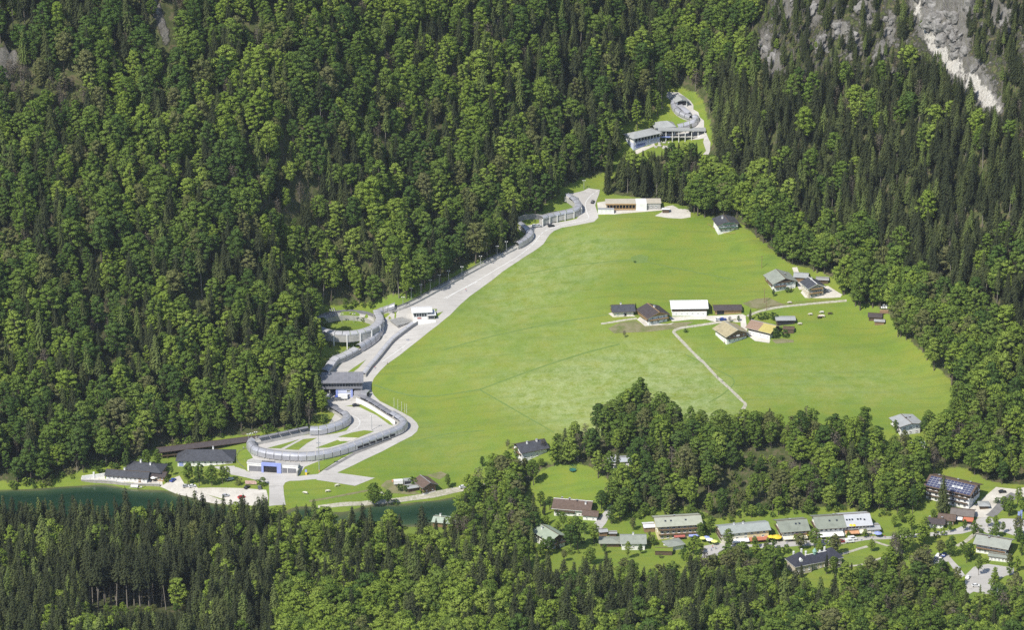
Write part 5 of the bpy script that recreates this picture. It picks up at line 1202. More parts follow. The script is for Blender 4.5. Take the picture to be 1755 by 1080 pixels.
house('shop_annex', 'low grey lean-to at the far end of the shop row', ('I', 1548, 372), 6.5, 7, 2.8, 8, 'x', 12, .7, M_GREYR, M_WHITE, 'shop')
# old station
sl = place('I', 1075, 672, 24, 9); r = empty('old_station', sl, R(24), 'old villa-like station with steep slate roofs and white chimneys', 'station')
NO_TREES_WORLD += [(sl.x + math.cos(R(24)) * q, sl.y + math.sin(R(24)) * q, 8) for q in (-10, -4, 3, 10)]
M_BSLATE = plain('blue_slate', (.042, .044, .058), .6, 0, .25, .7)
def hipbox(r, x, y, w, d, h, rise):
    boxes('wall', [(x - w/2, x + w/2, y - d/2, y + d/2, -3, h)], M_BEIGE, r); o = put('roof', hip_mesh(w, d, h, rise, .8, M_BSLATE, M_WHITE), r, (x, y, 0)); return o
rf1 = hipbox(r, -8.6, -.4, 9.5, 9.8, 5.2, 5.4); rf3 = hipbox(r, 10.5, .2, 7.5, 10.4, 5.0, 4.2)
boxes('wall', [(-3.9, 6.8, -3.6, 3.8, -3, 4.2)], M_BEIGE, r); rf2 = put('roof', roof_mesh(11.5, 7.6, 4.2, 3.2, 'x', .5, .25, M_BSLATE, M_WHITE), r, (1.4, 0, 0))
for x, y, z in ((-10.5, 2.5, 9.0), (-6.6, 1.2, 10.2), (-4.4, .4, 8.8), (4.0, .5, 7.6), (7.4, 1.5, 8.4)):
    V, F, fm = [], [], []; box(V, F, x - .36, x + .36, y - .36, y + .36, z - 3, z + .7, fm, 0); box(V, F, x - .46, x + .46, y - .46, y + .46, z + .7, z + .88, fm, 0); put('chimney', mesh_of('chimney', V, F, [M_WHITE], fm), r)
for x in (-11.8, -8.6, -5.4): window(r, 1.1, 2.0, (x, -5.36, 2.6), 0)
for x in (-2.6, 0, 2.6, 5.2): window(r, 1.2, 2.4, (x, -3.66, 1.8), 0)
for x in (8.4, 10.5, 12.6): window(r, 1.1, 2.2, (x, -5.06, 2.4), 0)
for y in (-2.5, 0, 2.5): window(r, 1.1, 2.2, (14.31, y, 2.4), R(90))
V, F = gable_prism(1.8, 1.6, 0, 1.4, .8, 'y'); dm = put('dormer', mesh_of('dormer', V, F, [M_WHITE]), r, (-9.6, -3.6, 6.4))
V, F = [], []
tube(V, F, [(0, 0, 0), (0, 0, 1.6)], [.9, .9], 8); tube(V, F, [(0, 0, 1.6), (0, 0, 1.75), (0, 0, 2.9), (0, 0, 3.6)], [1.25, 1.2, .55, .04], 8)
put('cupola', mesh_of('cupola', V, F, [plain('copper_green', (.24, .40, .33), .6)]), r, (.6, 0, 7.2))
# hotel with solar roof
hs = house('solar_hotel', 'large white hotel with blue solar panels on its roof', ('J', 512, 352), 25, 15, 8.8, -30, 'x', 19, 1.5, M_BROWNR, M_WHITE, 'hotel', wood=M_WOOD, woodz=6.2, rows=((1.4, 7, 1.7, 1.8), (4.2, 7, 1.6, 1.7), (7.0, 7, 1.5, 1.4)), side=((1.4, 4, 1.2, 1.4), (4.2, 4, 1.2, 1.4), (7.0, 4, 1.2, 1.3), (9.6, 2, 1.2, 1.2)), balc=(('front', 2.9, -12, 12, M_WOOD), ('front', 5.7, -12, 12, M_WOOD), ('right', 5.7, -5, 5, M_WOOD)), chim=((-7, -2.8, 1.0), (-9, 1.5, 1.1), (2, 1.5, 1.1), (9, 2, 1.1)))
M_PV = plain('solar_cell', (.055, .060, .12), .25, 0, .25, 1.2, .5)
bk = put('panel_frame', bpy.data.meshes['board'] if False else _CUBE.setdefault('pvback', mesh_of('board', *(lambda V, F: (box(V, F, -.5, .5, -.5, .5, -.5, .5), (V, F))[1])([], []), [M_STEEL])), hs[1]); bk.scale = (25.6, 7.9, .06); bk.rotation_euler = (R(19), 0, 0); bk.location = (.2, -4.75, 8.8 + math.tan(R(19)) * 7.5 - 4.75 * math.tan(R(19)) + .42)
pa = R(19); hh_, rr_ = 8.8, math.tan(R(19)) * 7.5
for i in range(13):
    for j in range(5):
        if (i in (3, 4) and j == 2) or (i in (7, 8, 9) and j in (2,)): continue
        x = -12.2 + i * 1.98 + .5; y = -7.9 + j * 1.56
        piece('solar_panel', M_PV, hs[1], (1.74, 1.34, .12), (x, y, hh_ + rr_ - abs(y) * math.tan(pa) + .46), 0, pa)
for x in (2.0, 5.2, 7.0): piece('roof_light', M_WHITE, hs[1], (.9, .9, .25), (x, -5.0, hh_ + rr_ - 5.0 * math.tan(pa) + .46), 0, pa)
house('kiosk_row', 'low dark-roofed kiosk house below the solar hotel', ('J', 420, 522), 9.5, 6, 3.0, -12, 'x', 22, .9, M_DARKR, M_WHITE, 'kiosk', rows=((1.4, 4, 1.3, 1.5),), chim=((-3, 1, 1.0), (3.6, 1, 1.2)))
house('kiosk_row', 'brown timber kiosk joined to its dark-roofed neighbour', ('J', 505, 500), 8, 7, 3.2, -12, 'x', 22, .9, M_BROWNR, M_WOODM, 'kiosk', rows=((1.4, 4, 1.3, 1.5),))
house('awning_kiosk', 'grey-brown roofed kiosk with red-orange awning at the plaza', ('J', 615, 470), 11, 8, 3.4, -14, 'x', 20, 1.0, plain('taupe_roof', (.16, .14, .125), .75, 0, .2, .5), M_WOODM, 'kiosk', rows=((1.4, 5, 1.4, 1.6),), awn=((1.0, 6.5, 3.0, 4.4, plain('vermilion_cloth', (.48, .16, .09), .7)), (-4.5, .5, 2.6, 2.8, M_WHITE)))
house('plaza_house', 'white house with grey-green roof and rooftop solar panels by the plaza', ('J', 822, 712), 16, 11, 5.6, -23, 'x', 20, 1.6, plain('sage_roof', (.30, .315, .27), .65, 0, .15, .4), M_WHITE, wood=None, rows=((4.2, 5, 1.3, 1.3), (1.4, 5, 1.3, 1.3)), side=((1.4, 3, 1.1, 1.2), (4.2, 3, 1.1, 1.2)), gable=M_WOOD, balc=(('front', 2.8, -7.8, 7.8, M_WOODM), ('right', 2.8, -5, 5, M_WOOD)), chim=((2, .6, 1.2), (-2.5, -1, .9)))
for i in range(4): piece('solar_panel', M_PV, bpy.data.objects['plaza_house'], (1.5, 1.1, .10), (-6.5 + i * 1.6, 1.6, 5.6 + 5.5 * .364 - 1.6 * .364 + .5), 0, -R(20))
house('plaza_annex', 'low green-roofed front annex of the plaza house', ('J', 880, 760), 10.5, 4.5, 2.5, -17, 'x', 10, .7, GRP, M_WHITE, 'annex', rows=((1.3, 5, 1.2, 1.0),))
house('terrace_kiosk', 'little round-topped kiosk on the hotel forecourt', ('J', 775, 388), 4.6, 4.6, 2.3, 0, 'x', 18, .9, M_GREYR, M_WOOD, 'kiosk', hip=True)
house('hillside_house', 'white house with flat grey roof between the trees at the meadow corner', ('M', 432, 566), 12, 11, 6.0, 20, 'y', 10, 1.5, M_GREYR, M_WHITE, rows=((1.5, 3, 1.8, 1.1), (4.2, 3, 1.8, 1.1)), side=((1.5, 3, 1.2, 1.1), (4.2, 3, 1.2, 1.2)), balc=(('left', 2.8, -4.5, 4.5, M_WHITE),), chim=((0, 1, 1.0), (3, 2, .9)))
house('hillside_shed', 'pale shed with turquoise roof below the flat-roofed white house', ('M', 510, 700), 7, 5, 2.4, 6, 'x', 10, .4, plain('turquoise_sheet', (.36, .46, .44), .6), M_WHITE, 'shed')
house('outlet_boathouse', 'green-white roofed boathouse at the lake outlet behind spruces', ('G', 800, 575), 12, 8, 2.6, -14, 'x', 18, .8, plain('mint_roof', (.36, .42, .34), .6, 0, .15, .4), M_WOODM, 'boathouse', chim=((-3, .3, 1.8),))
house('hidden_house', 'grey-roofed house half hidden by trees above the knoll', ('L', 1215, 490), 12, 7, 3.4, 4, 'x', 14, .6, plain('bluish_sheet', (.40, .43, .46), .6), M_WHITE, chim=((-2, 0, 1.6),))
house('edge_house', 'dark house corner behind trees beside the solar hotel', ('M', 1475, 520), 8, 6, 3.2, -10, 'x', 18, .6, M_DARKR, M_WHITE)

# ------------------------------------------------------------------ shore works
ql = world_line(zp('K', (685,905),(780,918),(900,926),(1000,935),(1100,944),(1230,946),(1345,952)), True, 4)
r = empty('quay_wall', (0, 0, 0), 0, 'grey stone quay wall below the lake restaurant', 'wall')
V, F = sweep(frames([Vector((p.x, p.y, 0)) for p in ql]), [(-.4, -2.5), (.4, -2.5), (.4, 1.9), (-.4, 1.9)]); put('wall_face', mesh_of('wall_face', V, F, [M_STONE]), r)
V, F = sweep(frames([Vector((p.x, p.y, 0)) for p in ql]), [(-.6, 1.9), (.6, 1.9), (.6, 2.1), (-.6, 2.1)]); put('coping', mesh_of('coping', V, F, [M_CONC]), r)
for p in resample(ql, 5.0)[1:]: piece('fence_post', M_WOODM, r, (.14, .14, 1.1), (p.x, p.y + .2, 2.6))
wl_ln = world_line(zp('K', (690,895),(760,886),(820,880),(885,870)), True, 4)
r = empty('garden_wall', (0, 0, 0), 0, 'white garden wall left of the lake restaurant', 'wall')
V, F = sweep(frames(wl_ln), [(-.25, -1.5), (.25, -1.5), (.25, 2.2), (-.25, 2.2)]); put('wall_face', mesh_of('wall_face', V, F, [M_WHITE]), r)
p = wl_ln[len(wl_ln) // 2]; piece('gate_pillar', M_WHITE, r, (.9, .9, 4.0), (p.x, p.y, p.z + 1.6))
def boat(label, k, x, y, L, yaw, mat, cab):
    p = GZ(k, x, y); r = empty('boat', (p.x, p.y, .05), R(yaw), label, 'boat')
    st_ = [(-L/2, .62, .75), (-L/4, .85, .62), (0, .9, .58), (L/4, .75, .66), (L/2, .05, .95)]
    V, F = [], []
    for sx, hw, hz in st_: V += [(sx, -hw * 1.1, hz), (sx, -hw * .6, -.25), (sx, hw * .6, -.25), (sx, hw * 1.1, hz)]
    for i in range(4):
        for j in range(3): a = i * 4 + j; F.append((a, a + 1, a + 5, a + 4))
    F += [(0, 3, 2, 1)]; put('hull', mesh_of('hull', V, F, [mat]), r)
    boxes('bench', [(-L*.3, -L*.2, -.8, .8, .3, .4), (.1, .5, -.8, .8, .3, .4)], M_WOODM, r)
    if cab: boxes('cover', [(-L*.35, L*.2, -.85, .85, .7, 1.5)], M_WHITE, r)
boat('white covered boat moored at the restaurant quay', 'K', 1140, 958, 7.5, -4, M_WHITE, True)
boat('dark rowing boat behind the white boat at the quay', 'K', 1192, 960, 5.0, 24, M_DARK, False)

# ------------------------------------------------------------------ vehicles
_CARS = {}
def car_mesh(kind):
    if kind in _CARS: return _CARS[kind]
    if kind == 'van': prof = [(-2.4, .45), (-2.45, 1.0), (-2.4, 2.0), (-2.2, 2.15), (1.0, 2.15), (1.5, 1.55), (2.35, 1.2), (2.5, .9), (2.45, .45)]; gl = (-.6, 1.25, 1.35, 2.0)
    else: prof = [(-2.1, .4), (-2.15, .85), (-1.95, 1.0), (-1.1, 1.05), (1.0, 1.0), (1.95, .85), (2.15, .7), (2.1, .4)]; gl = None
    def ext(prof, w, mat, nm, taper=0):
        k = len(prof); V = [(x, -w + (taper if z > 1.2 else 0), z) for x, z in prof] + [(x, w - (taper if z > 1.2 else 0), z) for x, z in prof]
        F = [tuple(range(k)), tuple(reversed(range(k, 2 * k)))] + [(j, j + k, (j + 1) % k + k, (j + 1) % k) for j in range(k)]
        return V, F
    body = ext(prof, .88, None, 'body', .12)
    cab = ext([(-1.75, 1.0), (-1.35, 1.46), (.35, 1.50), (1.05, 1.0)], .80, None, 'cabin', .14) if kind == 'car' else ext([(-.9, 1.3), (-.9, 1.95), (1.1, 1.95), (1.56, 1.4)], .90, None, 'cabin', .10)
    top = ext([(-1.30, 1.462), (-1.28, 1.53), (.30, 1.56), (.35, 1.5)], .68, None, 'top')
    V, F = [], []
    for s in (-1, 1):
        k0 = len(V)
        for t_ in range(10): a = 2 * math.pi * t_ / 10; V += [(.33 * math.cos(a), s * .1, .33 * math.sin(a))]
    for t_ in range(10): F.append((t_, (t_ + 1) % 10, 10 + (t_ + 1) % 10, 10 + t_))
    F += [tuple(reversed(range(10))), tuple(range(10, 20))]
    wheel = mesh_of('wheel', V, F, [M_DARK])
    _CARS[kind] = (body, cab, top, wheel); return _CARS[kind]
def paint(name, col): return plain('paint_' + name, col, .3, 0, .04, .5, .5)
PAINT = {'white': paint('white', (.75, .75, .75)), 'black': paint('black', (.02, .02, .024)), 'red': paint('red', (.55, .03, .025)), 'blue': paint('blue', (.04, .08, .38)), 'silver': paint('silver', (.45, .46, .48)), 'grey': paint('grey', (.16, .165, .175)), 'maroon': paint('maroon', (.25, .02, .03))}
_CM = {}
def car(colour, k, x, y, yaw, where, kind='car', group=None):
    p = GZ(k, x, y); body, cab, top, wheel = car_mesh(kind)
    if (colour, kind) not in _CM: _CM[(colour, kind)] = (mesh_of('body', *body, [PAINT[colour]]), mesh_of('cabin_glass', *cab, [M_GLASS]), mesh_of('cabin_roof', *top, [PAINT[colour]]))
    r = empty('parked_car' if kind == 'car' else 'parked_van', (p.x, p.y, p.z + .1), R(yaw), f'{colour} {kind} {where}', kind, group)
    a, b_, c_ = _CM[(colour, kind)]
    put('body', a, r); put('window_glass', b_, r)
    if kind == 'car': put('car_roof', c_, r)
    for wx_, wy_ in ((-1.35, -.82), (1.35, -.82), (-1.35, .82), (1.35, .82)): put('wheel', wheel, r, (wx_, wy_, .33))
    return r
car('white', 'B', 800, 205, 70, 'parked under the finish building', 'van'); car('black', 'B', 1030, 278, 10, 'on the yard inside the loop')
car('grey', 'B', 885, 228, 6, 'of the lorry pair by the blue tower', 'van')
car('black', 'B', 115, 968, 60, 'beside the pale billboard'); car('grey', 'B', 220, 970, 100, 'behind the billboard shrub'); car('red', 'B', 68, 1052, 30, 'alone on the gravel car park')
car('blue', 'C', 860, 512, 60, 'on the drive beside the restaurant'); car('silver', 'C', 970, 562, 20, 'under the lakeside trees, nearer the lake'); car('white', 'C', 1022, 562, 20, 'under the lakeside trees, beside a silver car')
car('silver', 'C', 1300, 642, 15, 'on the gravel car park'); car('white', 'C', 1336, 505, 30, 'between lakeside trees and billboard')
car('white', 'D', 1125, 388, 10, 'in the upper parking bay'); car('silver', 'D', 1152, 388, 10, 'behind the white car in the upper bay'); car('black', 'D', 1248, 388, 15, 'in the upper parking bay by the columned curve')
car('black', 'D', 1561, 208, 75, 'driving on the top bend of the road'); car('red', 'D', 1406, 196, 10, 'at the road edge above the columned curve'); car('silver', 'D', 1425, 178, 10, 'just above the red car at the wood edge')
car('white', 'G', 932, 306, 20, 'on the lakeside road, first of two'); car('silver', 'G', 965, 304, 20, 'on the lakeside road behind the white car')
car('maroon', 'I', 1278, 440, 5, 'on the promenade before the orange awning'); car('black', 'I', 1238, 440, 5, 'on the promenade beside the maroon car')
car('white', 'I', 1345, 442, 10, 'on the promenade, lower of two', 'van'); car('white', 'I', 1368, 420, 10, 'on the promenade, upper of two', 'van')
car('black', 'J', 905, 270, 5, 'on the forecourt of the solar hotel'); car('white', 'J', 716, 940, 2, 'in the parking lane near the lower edge')
for q, (x, y) in enumerate(((430, 745), (448, 722), (468, 740), (490, 720), (590, 820), (660, 880))): car(['silver', 'white', 'grey', 'blue', 'silver', 'white'][q], 'J', x, y, 65, ['parked first under the park trees', 'parked second under the park trees', 'parked third under the park trees', 'parked fourth under the park trees', 'parked beside the park lane shrubs', 'parked low on the park lane'][q])
car('silver', 'Q', 1602, 290, 5, 'in the yard of the beige chalet'); car('white', 'Q', 232, 655, 10, 'in the farmyard before the plank shed'); car('blue', 'Q', 285, 652, 12, 'in the farmyard beside a white car')
# truck box, trailers
p = GZ('B', 925, 222); r = empty('lorry', (p.x, p.y, p.z), R(6), 'white box lorry beside the blue tower', 'lorry')
boxes('cargo_box', [(-3, 2.4, -1.1, 1.1, .9, 3.2)], M_WHITE, r); boxes('cab', [(-4.8, -3.15, -1.0, 1.0, .6, 2.4)], PAINT['blue'], r); boxes('windscreen', [(-4.86, -4.79, -.85, .85, 1.5, 2.2)], M_GLASS, r)
for wx_ in (-4.0, -1.0, 1.4):
    for wy_ in (-1, 1): put('wheel', _CARS['car'][3], r, (wx_, wy_, .5)).scale = (1.4, 1.2, 1.4)
p = GZ('G', 512, 282); r = empty('farm_trailer', p, R(8), 'white farm trailer in the earth yard', 'trailer')
boxes('tank', [(-4.4, .6, -1.1, 1.1, .7, 2.9)], M_WHITE, r); boxes('shelter', [(1.0, 5.4, -1.3, 1.5, 0, 3.0)], M_GREYR, r); boxes('shelter_opening', [(1.5, 5.0, -1.38, -1.3, .1, 2.3)], M_DARK, r)
for wx_ in (-3.2, -.6): put('wheel', _CARS['car'][3], r, (wx_, -1.0, .4))
boxes('crate', [(-5.4, -4.6, -.6, .6, 2.0, 3.0)], M_ORANGE, r)

# ------------------------------------------------------------------ masts, poles, signs
def mast(k, x, y, h, label, group, flood=False):
    p = GZ(k, x, y); r = empty('light_mast', p, 0, label, 'light mast', group)
    V, F = [], []; tube(V, F, [(0, 0, -1), (0, 0, h)], [.16 + .004 * h, .10], 6); put('pole', mesh_of('pole', V, F, [M_STEEL], None, True), r)
    piece('crossarm', M_STEEL, r, (1.6 if not flood else 3.6, .14, .14), (0, 0, h))
    for q in ((-.65, .65) if not flood else (-1.6, -.8, 0, .8, 1.6)): piece('lamp_head', M_WHITE, r, (.5, .5, .34), (q, -.2, h - .12))
    if flood: boxes('platform', [(-1.2, 1.2, -.5, .5, h * .68, h * .68 + .25)], M_STEEL, r); piece('base_sleeve', M_ORANGE, r, (.5, .5, 1.4), (0, 0, .7))
LM = [(912,580),(842,615),(718,690),(578,770),(478,800),(408,832),(340,870),(270,905),(197,932),(135,1000)]
ORD = ['first', 'second', 'third', 'fourth', 'fifth', 'sixth', 'seventh', 'eighth', 'ninth', 'tenth']
for i, (x, y) in enumerate(LM): mast('D', x, y, 7.2, f'{ORD[i]} light mast along the straight counted from the upper curve', 'light masts along the straight')
mast('D', 1495, 105, 6, 'light mast at the top bend of the road', None); mast('B', 722, 832, 26, 'very tall floodlight mast before the loop', None, True); mast('B', 1165, 480, 9, 'slim mast inside the loop yard', None)
for i, (x, y, h) in enumerate(((128, 592, 6), (155, 585, 6), (190, 560, 5))): mast('B', x, y, h, f'{ORD[i]} light mast by the woods at the loop left end', None)
for i, (x, y) in enumerate(((330, 478), (505, 478), (690, 478))): mast('N', x, y, 6, f'{ORD[i]} lamp post inside the round viaduct', None)
for i, (x, y) in enumerate(((1352, 285), (1384, 300), (1416, 318), (1442, 332), (1458, 338))):
    p = GZ('B', x, y); r = empty('flagpole', p, 0, f'{ORD[i]} bare white flagpole at the meadow edge beside the loop', 'flagpole', 'flagpoles beside the loop')
    V, F = [], []; tube(V, F, [(0, 0, -1), (0, 0, 5.6)], [.10, .06], 6); put('pole', mesh_of('pole', V, F, [M_WHITE], None, True), r); piece('finial', M_WHITE, r, (.2, .2, .2), (0, 0, 5.7))
for i, (k, x, y, h, lab) in enumerate((('Q', 803, 430, 9, 'wooden power pole in the thin grazed patch'), ('F', 1165, 75, 8, 'wooden power pole on the upper meadow'), ('F', 1195, 350, 8, 'wooden power pole beside the farm lane'))):
    p = GZ(k, x, y); r = empty('power_pole', p, 0, lab, 'power pole')
    V, F = [], []; tube(V, F, [(0, 0, -1), (0, 0, h)], [.17, .11], 6); put('pole', mesh_of('pole', V, F, [M_WOODM], None, True), r); piece('crossarm', M_WOODM, r, (1.6, .12, .14), (0, 0, h - .5))
p = GZ('B', 612, 858); r = empty('sign_totem', p, R(-10), 'blue and yellow sign totem before the garage', 'sign'); boxes('post', [(-.5, .5, -.15, .15, 0, 3.0)], M_YCLOTH, r); boxes('board', [(-.55, .55, -.2, .2, 1.8, 3.3)], M_BLUE, r)
p = GZ('C', 1512, 545); r = empty('billboard', p, R(-4), 'low pale pink billboard beside the car park', 'billboard'); boxes('board', [(-3.2, 3.2, -.1, .1, .6, 2.6)], plain('faded_print', (.62, .42, .38), .7, 0, .5, .9), r)
for q in (-2.9, 0, 2.9): piece('post', M_STEEL, r, (.14, .14, 2.6), (q, .15, 1.2))
p = GZ('I', 1062, 497); r = empty('flag', p, R(20), 'red and white flag behind the old station', 'flag'); V, F = [], []; tube(V, F, [(0, 0, 0), (0, 0, 10)], [.1, .06], 6); put('pole', mesh_of('pole', V, F, [M_STEEL], None, True), r)
boxes('red_half', [(.1, .7, -.03, .03, 5.4, 9.6)], M_RED, r); boxes('white_half', [(.72, 1.3, -.03, .03, 5.2, 9.5)], M_WHITE, r)
for i, (x, y) in enumerate(((1018, 488), (1036, 478))):
    p = GZ('J', x, y); r = empty('banner', p, 0, f'blue banner on the plaza, {"lower" if i == 0 else "upper"} of two', 'banner'); boxes('cloth', [(-.5, .5, -.05, .05, 1.0, 7.0)], M_BLUE, r); boxes('pole', [(-.62, -.5, -.06, .06, 0, 7.4)], M_STEEL, r)
# fence of the upper chalet
r = empty('orange_fence', (0, 0, 0), 0, 'low orange timber fence round the upper chalet garden', 'fence'); fence_parts(r, world_line(zp('E', (968,1018),(1010,1048),(1060,1076),(1110,1086),(1170,1084)), True, 4), 1.1, 3.0, M_WOODL)
r = empty('track_fence', (0, 0, 0), 0, 'grey steel fence along the foot of the wooded bank', 'fence'); fence_parts(r, world_line(zp('B', (200,570),(330,542),(460,512),(640,478),(700,455)), True, 4), 1.8, 4.0, M_SILVERD)
r = empty('ramp_railing', (0, 0, 0), 0, 'railing round the ramp left of the garage', 'railing'); fence_parts(r, world_line(zp('B', (100,812),(40,760),(22,715),(45,665),(110,635)), True, 4), 1.1, 3.0, M_SILVERD)
r = empty('pasture_fence', (0, 0, 0), 0, 'wooden fence along the farm lane', 'fence'); fence_parts(r, world_line(zp('F', (1130,350),(1250,325),(1380,308),(1500,298),(1640,285)), True, 4), 1.0, 4.5, M_WOODM)

# ------------------------------------------------------------------ promenade furniture
def parasol(k, x, y, rad, mat, label, group, z=0):
    p = GZ(k, x, y); r = empty('parasol', (p.x, p.y, p.z + z), 0, label, 'parasol', group)
    V, F = [], []; tube(V, F, [(0, 0, 0), (0, 0, 2.7)], [.06, .05], 5); put('pole', mesh_of('pole', V, F, [M_STEEL]), r)
    V, F = [], []; tube(V, F, [(0, 0, 2.25), (0, 0, 2.4), (0, 0, 3.1)], [rad, rad * .98, .05], 8); put('canopy', mesh_of('canopy', V, F, [mat]), r)
    V, F = [], []; tube(V, F, [(0, 0, -.05), (0, 0, .12)], [.4, .38], 8); put('foot', mesh_of('foot', V, F, [M_CONC]), r)
for i, (x, y, rr, m, lab) in enumerate(((690, 424, 1.9, M_YCLOTH, 'small yellow parasol before the gap between the first two shops'), (738, 426, 2.8, M_YCLOTH, 'big yellow parasol before the middle shop'), (1003, 398, 2.5, M_YCLOTH, 'yellow parasol between the two green-roofed shops'), (1052, 395, 3.4, M_CREAM, 'large cream parasol beside a yellow one'), (1582, 395, 2.2, M_BLUE, 'blue parasol at the far end of the shop row'), (150, 430, 1.8, M_BLUE, 'blue parasol left of the cream shop house'), (175, 448, 2.0, M_WHITE, 'white parasol left of the cream shop house'), (215, 462, 1.9, plain('lemon_cloth', (.66, .70, .20), .7), 'lemon parasol at the left plaza'), (120, 435, 1.9, plain('lemon_cloth', (.66, .70, .20), .7), 'lemon parasol by the hotel steps'))):
    parasol('I', x, y, rr, m, lab, 'parasols along the promenade')
for i, x in enumerate((1300, 1352, 1380)): parasol('I', x, 372, 1.2, M_YCLOTH, f'{ORD[i]} yellow parasol on the balcony of the end shop', 'balcony parasols', 3.0)
for i, (x, y) in enumerate(((1302, 885), (1322, 902), (1338, 880), (1290, 912))): parasol('K', x, y, 1.5, M_WHITE, f'{ORD[i]} white parasol on the lake terrace', 'parasols on the lake terrace')

# trampoline, bales, wood pile, boulders
p = GZ('L', 730, 526); r = empty('trampoline', p, 0, 'green netted trampoline on top of the knoll', 'trampoline')
V, F = [], []; tube(V, F, [(0, 0, .7), (0, 0, .85)], [1.9, 1.9], 16); F += [tuple(range(16))]; put('jumping_mat', mesh_of('jumping_mat', V, F, [plain('teal_net', (.04, .16, .13), .7)]), r)
for a in range(8): piece('net_pole', plain('teal_net', (.04, .16, .13), .7), r, (.12, .12, 2.8), (1.9 * math.cos(a * .785), 1.9 * math.sin(a * .785), 1.4))
V, F = [], []; tube(V, F, [(0, 0, 2.6), (0, 0, 2.75)], [1.92, 1.92], 16); put('top_ring', mesh_of('top_ring', V, F, [plain('teal_net', (.04, .16, .13), .7)]), r)
V, F = [], []; tube(V, F, [(-.6, 0, .6), (-.55, 0, .6), (.55, 0, .6), (.6, 0, .6)], [.35, .62, .62, .35], 12); F += [tuple(reversed(range(12))), tuple(range(36, 48))]
bale_me = mesh_of('bale', V, F, [M_WHITE], None, True)
for i, (x, y) in enumerate(((935, 566), (947, 567), (959, 567), (970, 566), (981, 566), (944, 560), (958, 560), (972, 560))):
    p = GZ('U', x, y); tag(put('silage_bale', bale_me, None, (p.x, p.y, p.z + (0.02 if i < 5 else .55)), R(10 * i)), f'{ORD[i]} white wrapped silage bale {"in the lower row" if i < 5 else "on top"} at the wood edge', 'silage bale', 'white silage bales at the wood edge')
p = GZ('U', 945, 588); r = empty('log_pile', p, R(-5), 'stack of cut logs below the silage bales', 'log pile')
V, F = [], []; tube(V, F, [(-2.5, 0, 0), (2.5, 0, 0)], [.28, .26], 8); F += [tuple(reversed(range(8))), tuple(range(8, 16))]; lg = mesh_of('log', V, F, [M_WOODM])
for j in range(3):
    for i in range(6 - j): put('log', lg, r, (0, (i + j * .5) * .55 - 1.5, .28 + j * .48))
def rock_mesh(seed):
    g = np.random.default_rng(seed); bm = bmesh.new(); bmesh.ops.create_icosphere(bm, subdivisions=2, radius=1)
    for v in bm.verts: v.co *= 1 + .45 * float(vnoise(v.co.x * 1.3 + 9 * seed, v.co.y * 1.3 + v.co.z * 1.7, seed))
    me = bpy.data.meshes.new('boulder'); bm.to_mesh(me); bm.free(); me.materials.append(plain('pale_limestone', (.42, .40, .36), .95, 0, .35, .5)); return me
RK = [rock_mesh(s) for s in range(4)]
for i in range(26):
    f = i / 25; q = zp('B', (200 + 470 * f, 560 - 75 * f + rng.uniform(-12, 4)))[0]; p = G(*q)
    o = tag(put('boulder', RK[i % 4], None, (p.x, p.y, p.z + .2), rng.uniform(0, 6)), 'pale limestone boulder in the bank wall above the loop', 'boulder', 'boulders in the bank above the loop'); s = rng.uniform(.6, 1.3); o.scale = (s * 1.3, s, s)
for i in range(14):
    p = G(*zp('N', (rng.uniform(520, 700), rng.uniform(730, 800)))[0]); s = rng.uniform(.4, .9)
    tag(put('boulder', RK[i % 4], None, (p.x, p.y, p.z + .1), rng.uniform(0, 6)), 'pale boulder on the slope under the round viaduct', 'boulder', 'boulders under the round viaduct').scale = (s * 1.2, s, s)
for i in range(16):
    p = G(*zp('O', (rng.uniform(610, 840), rng.uniform(770, 860)))[0]); s = rng.uniform(.5, 1.1)
    tag(put('boulder', RK[i % 4], None, (p.x, p.y, p.z + .1), rng.uniform(0, 6)), 'pale boulder in the embankment below the start bridge', 'boulder', 'boulders below the start bridge').scale = (s * 1.3, s, s)

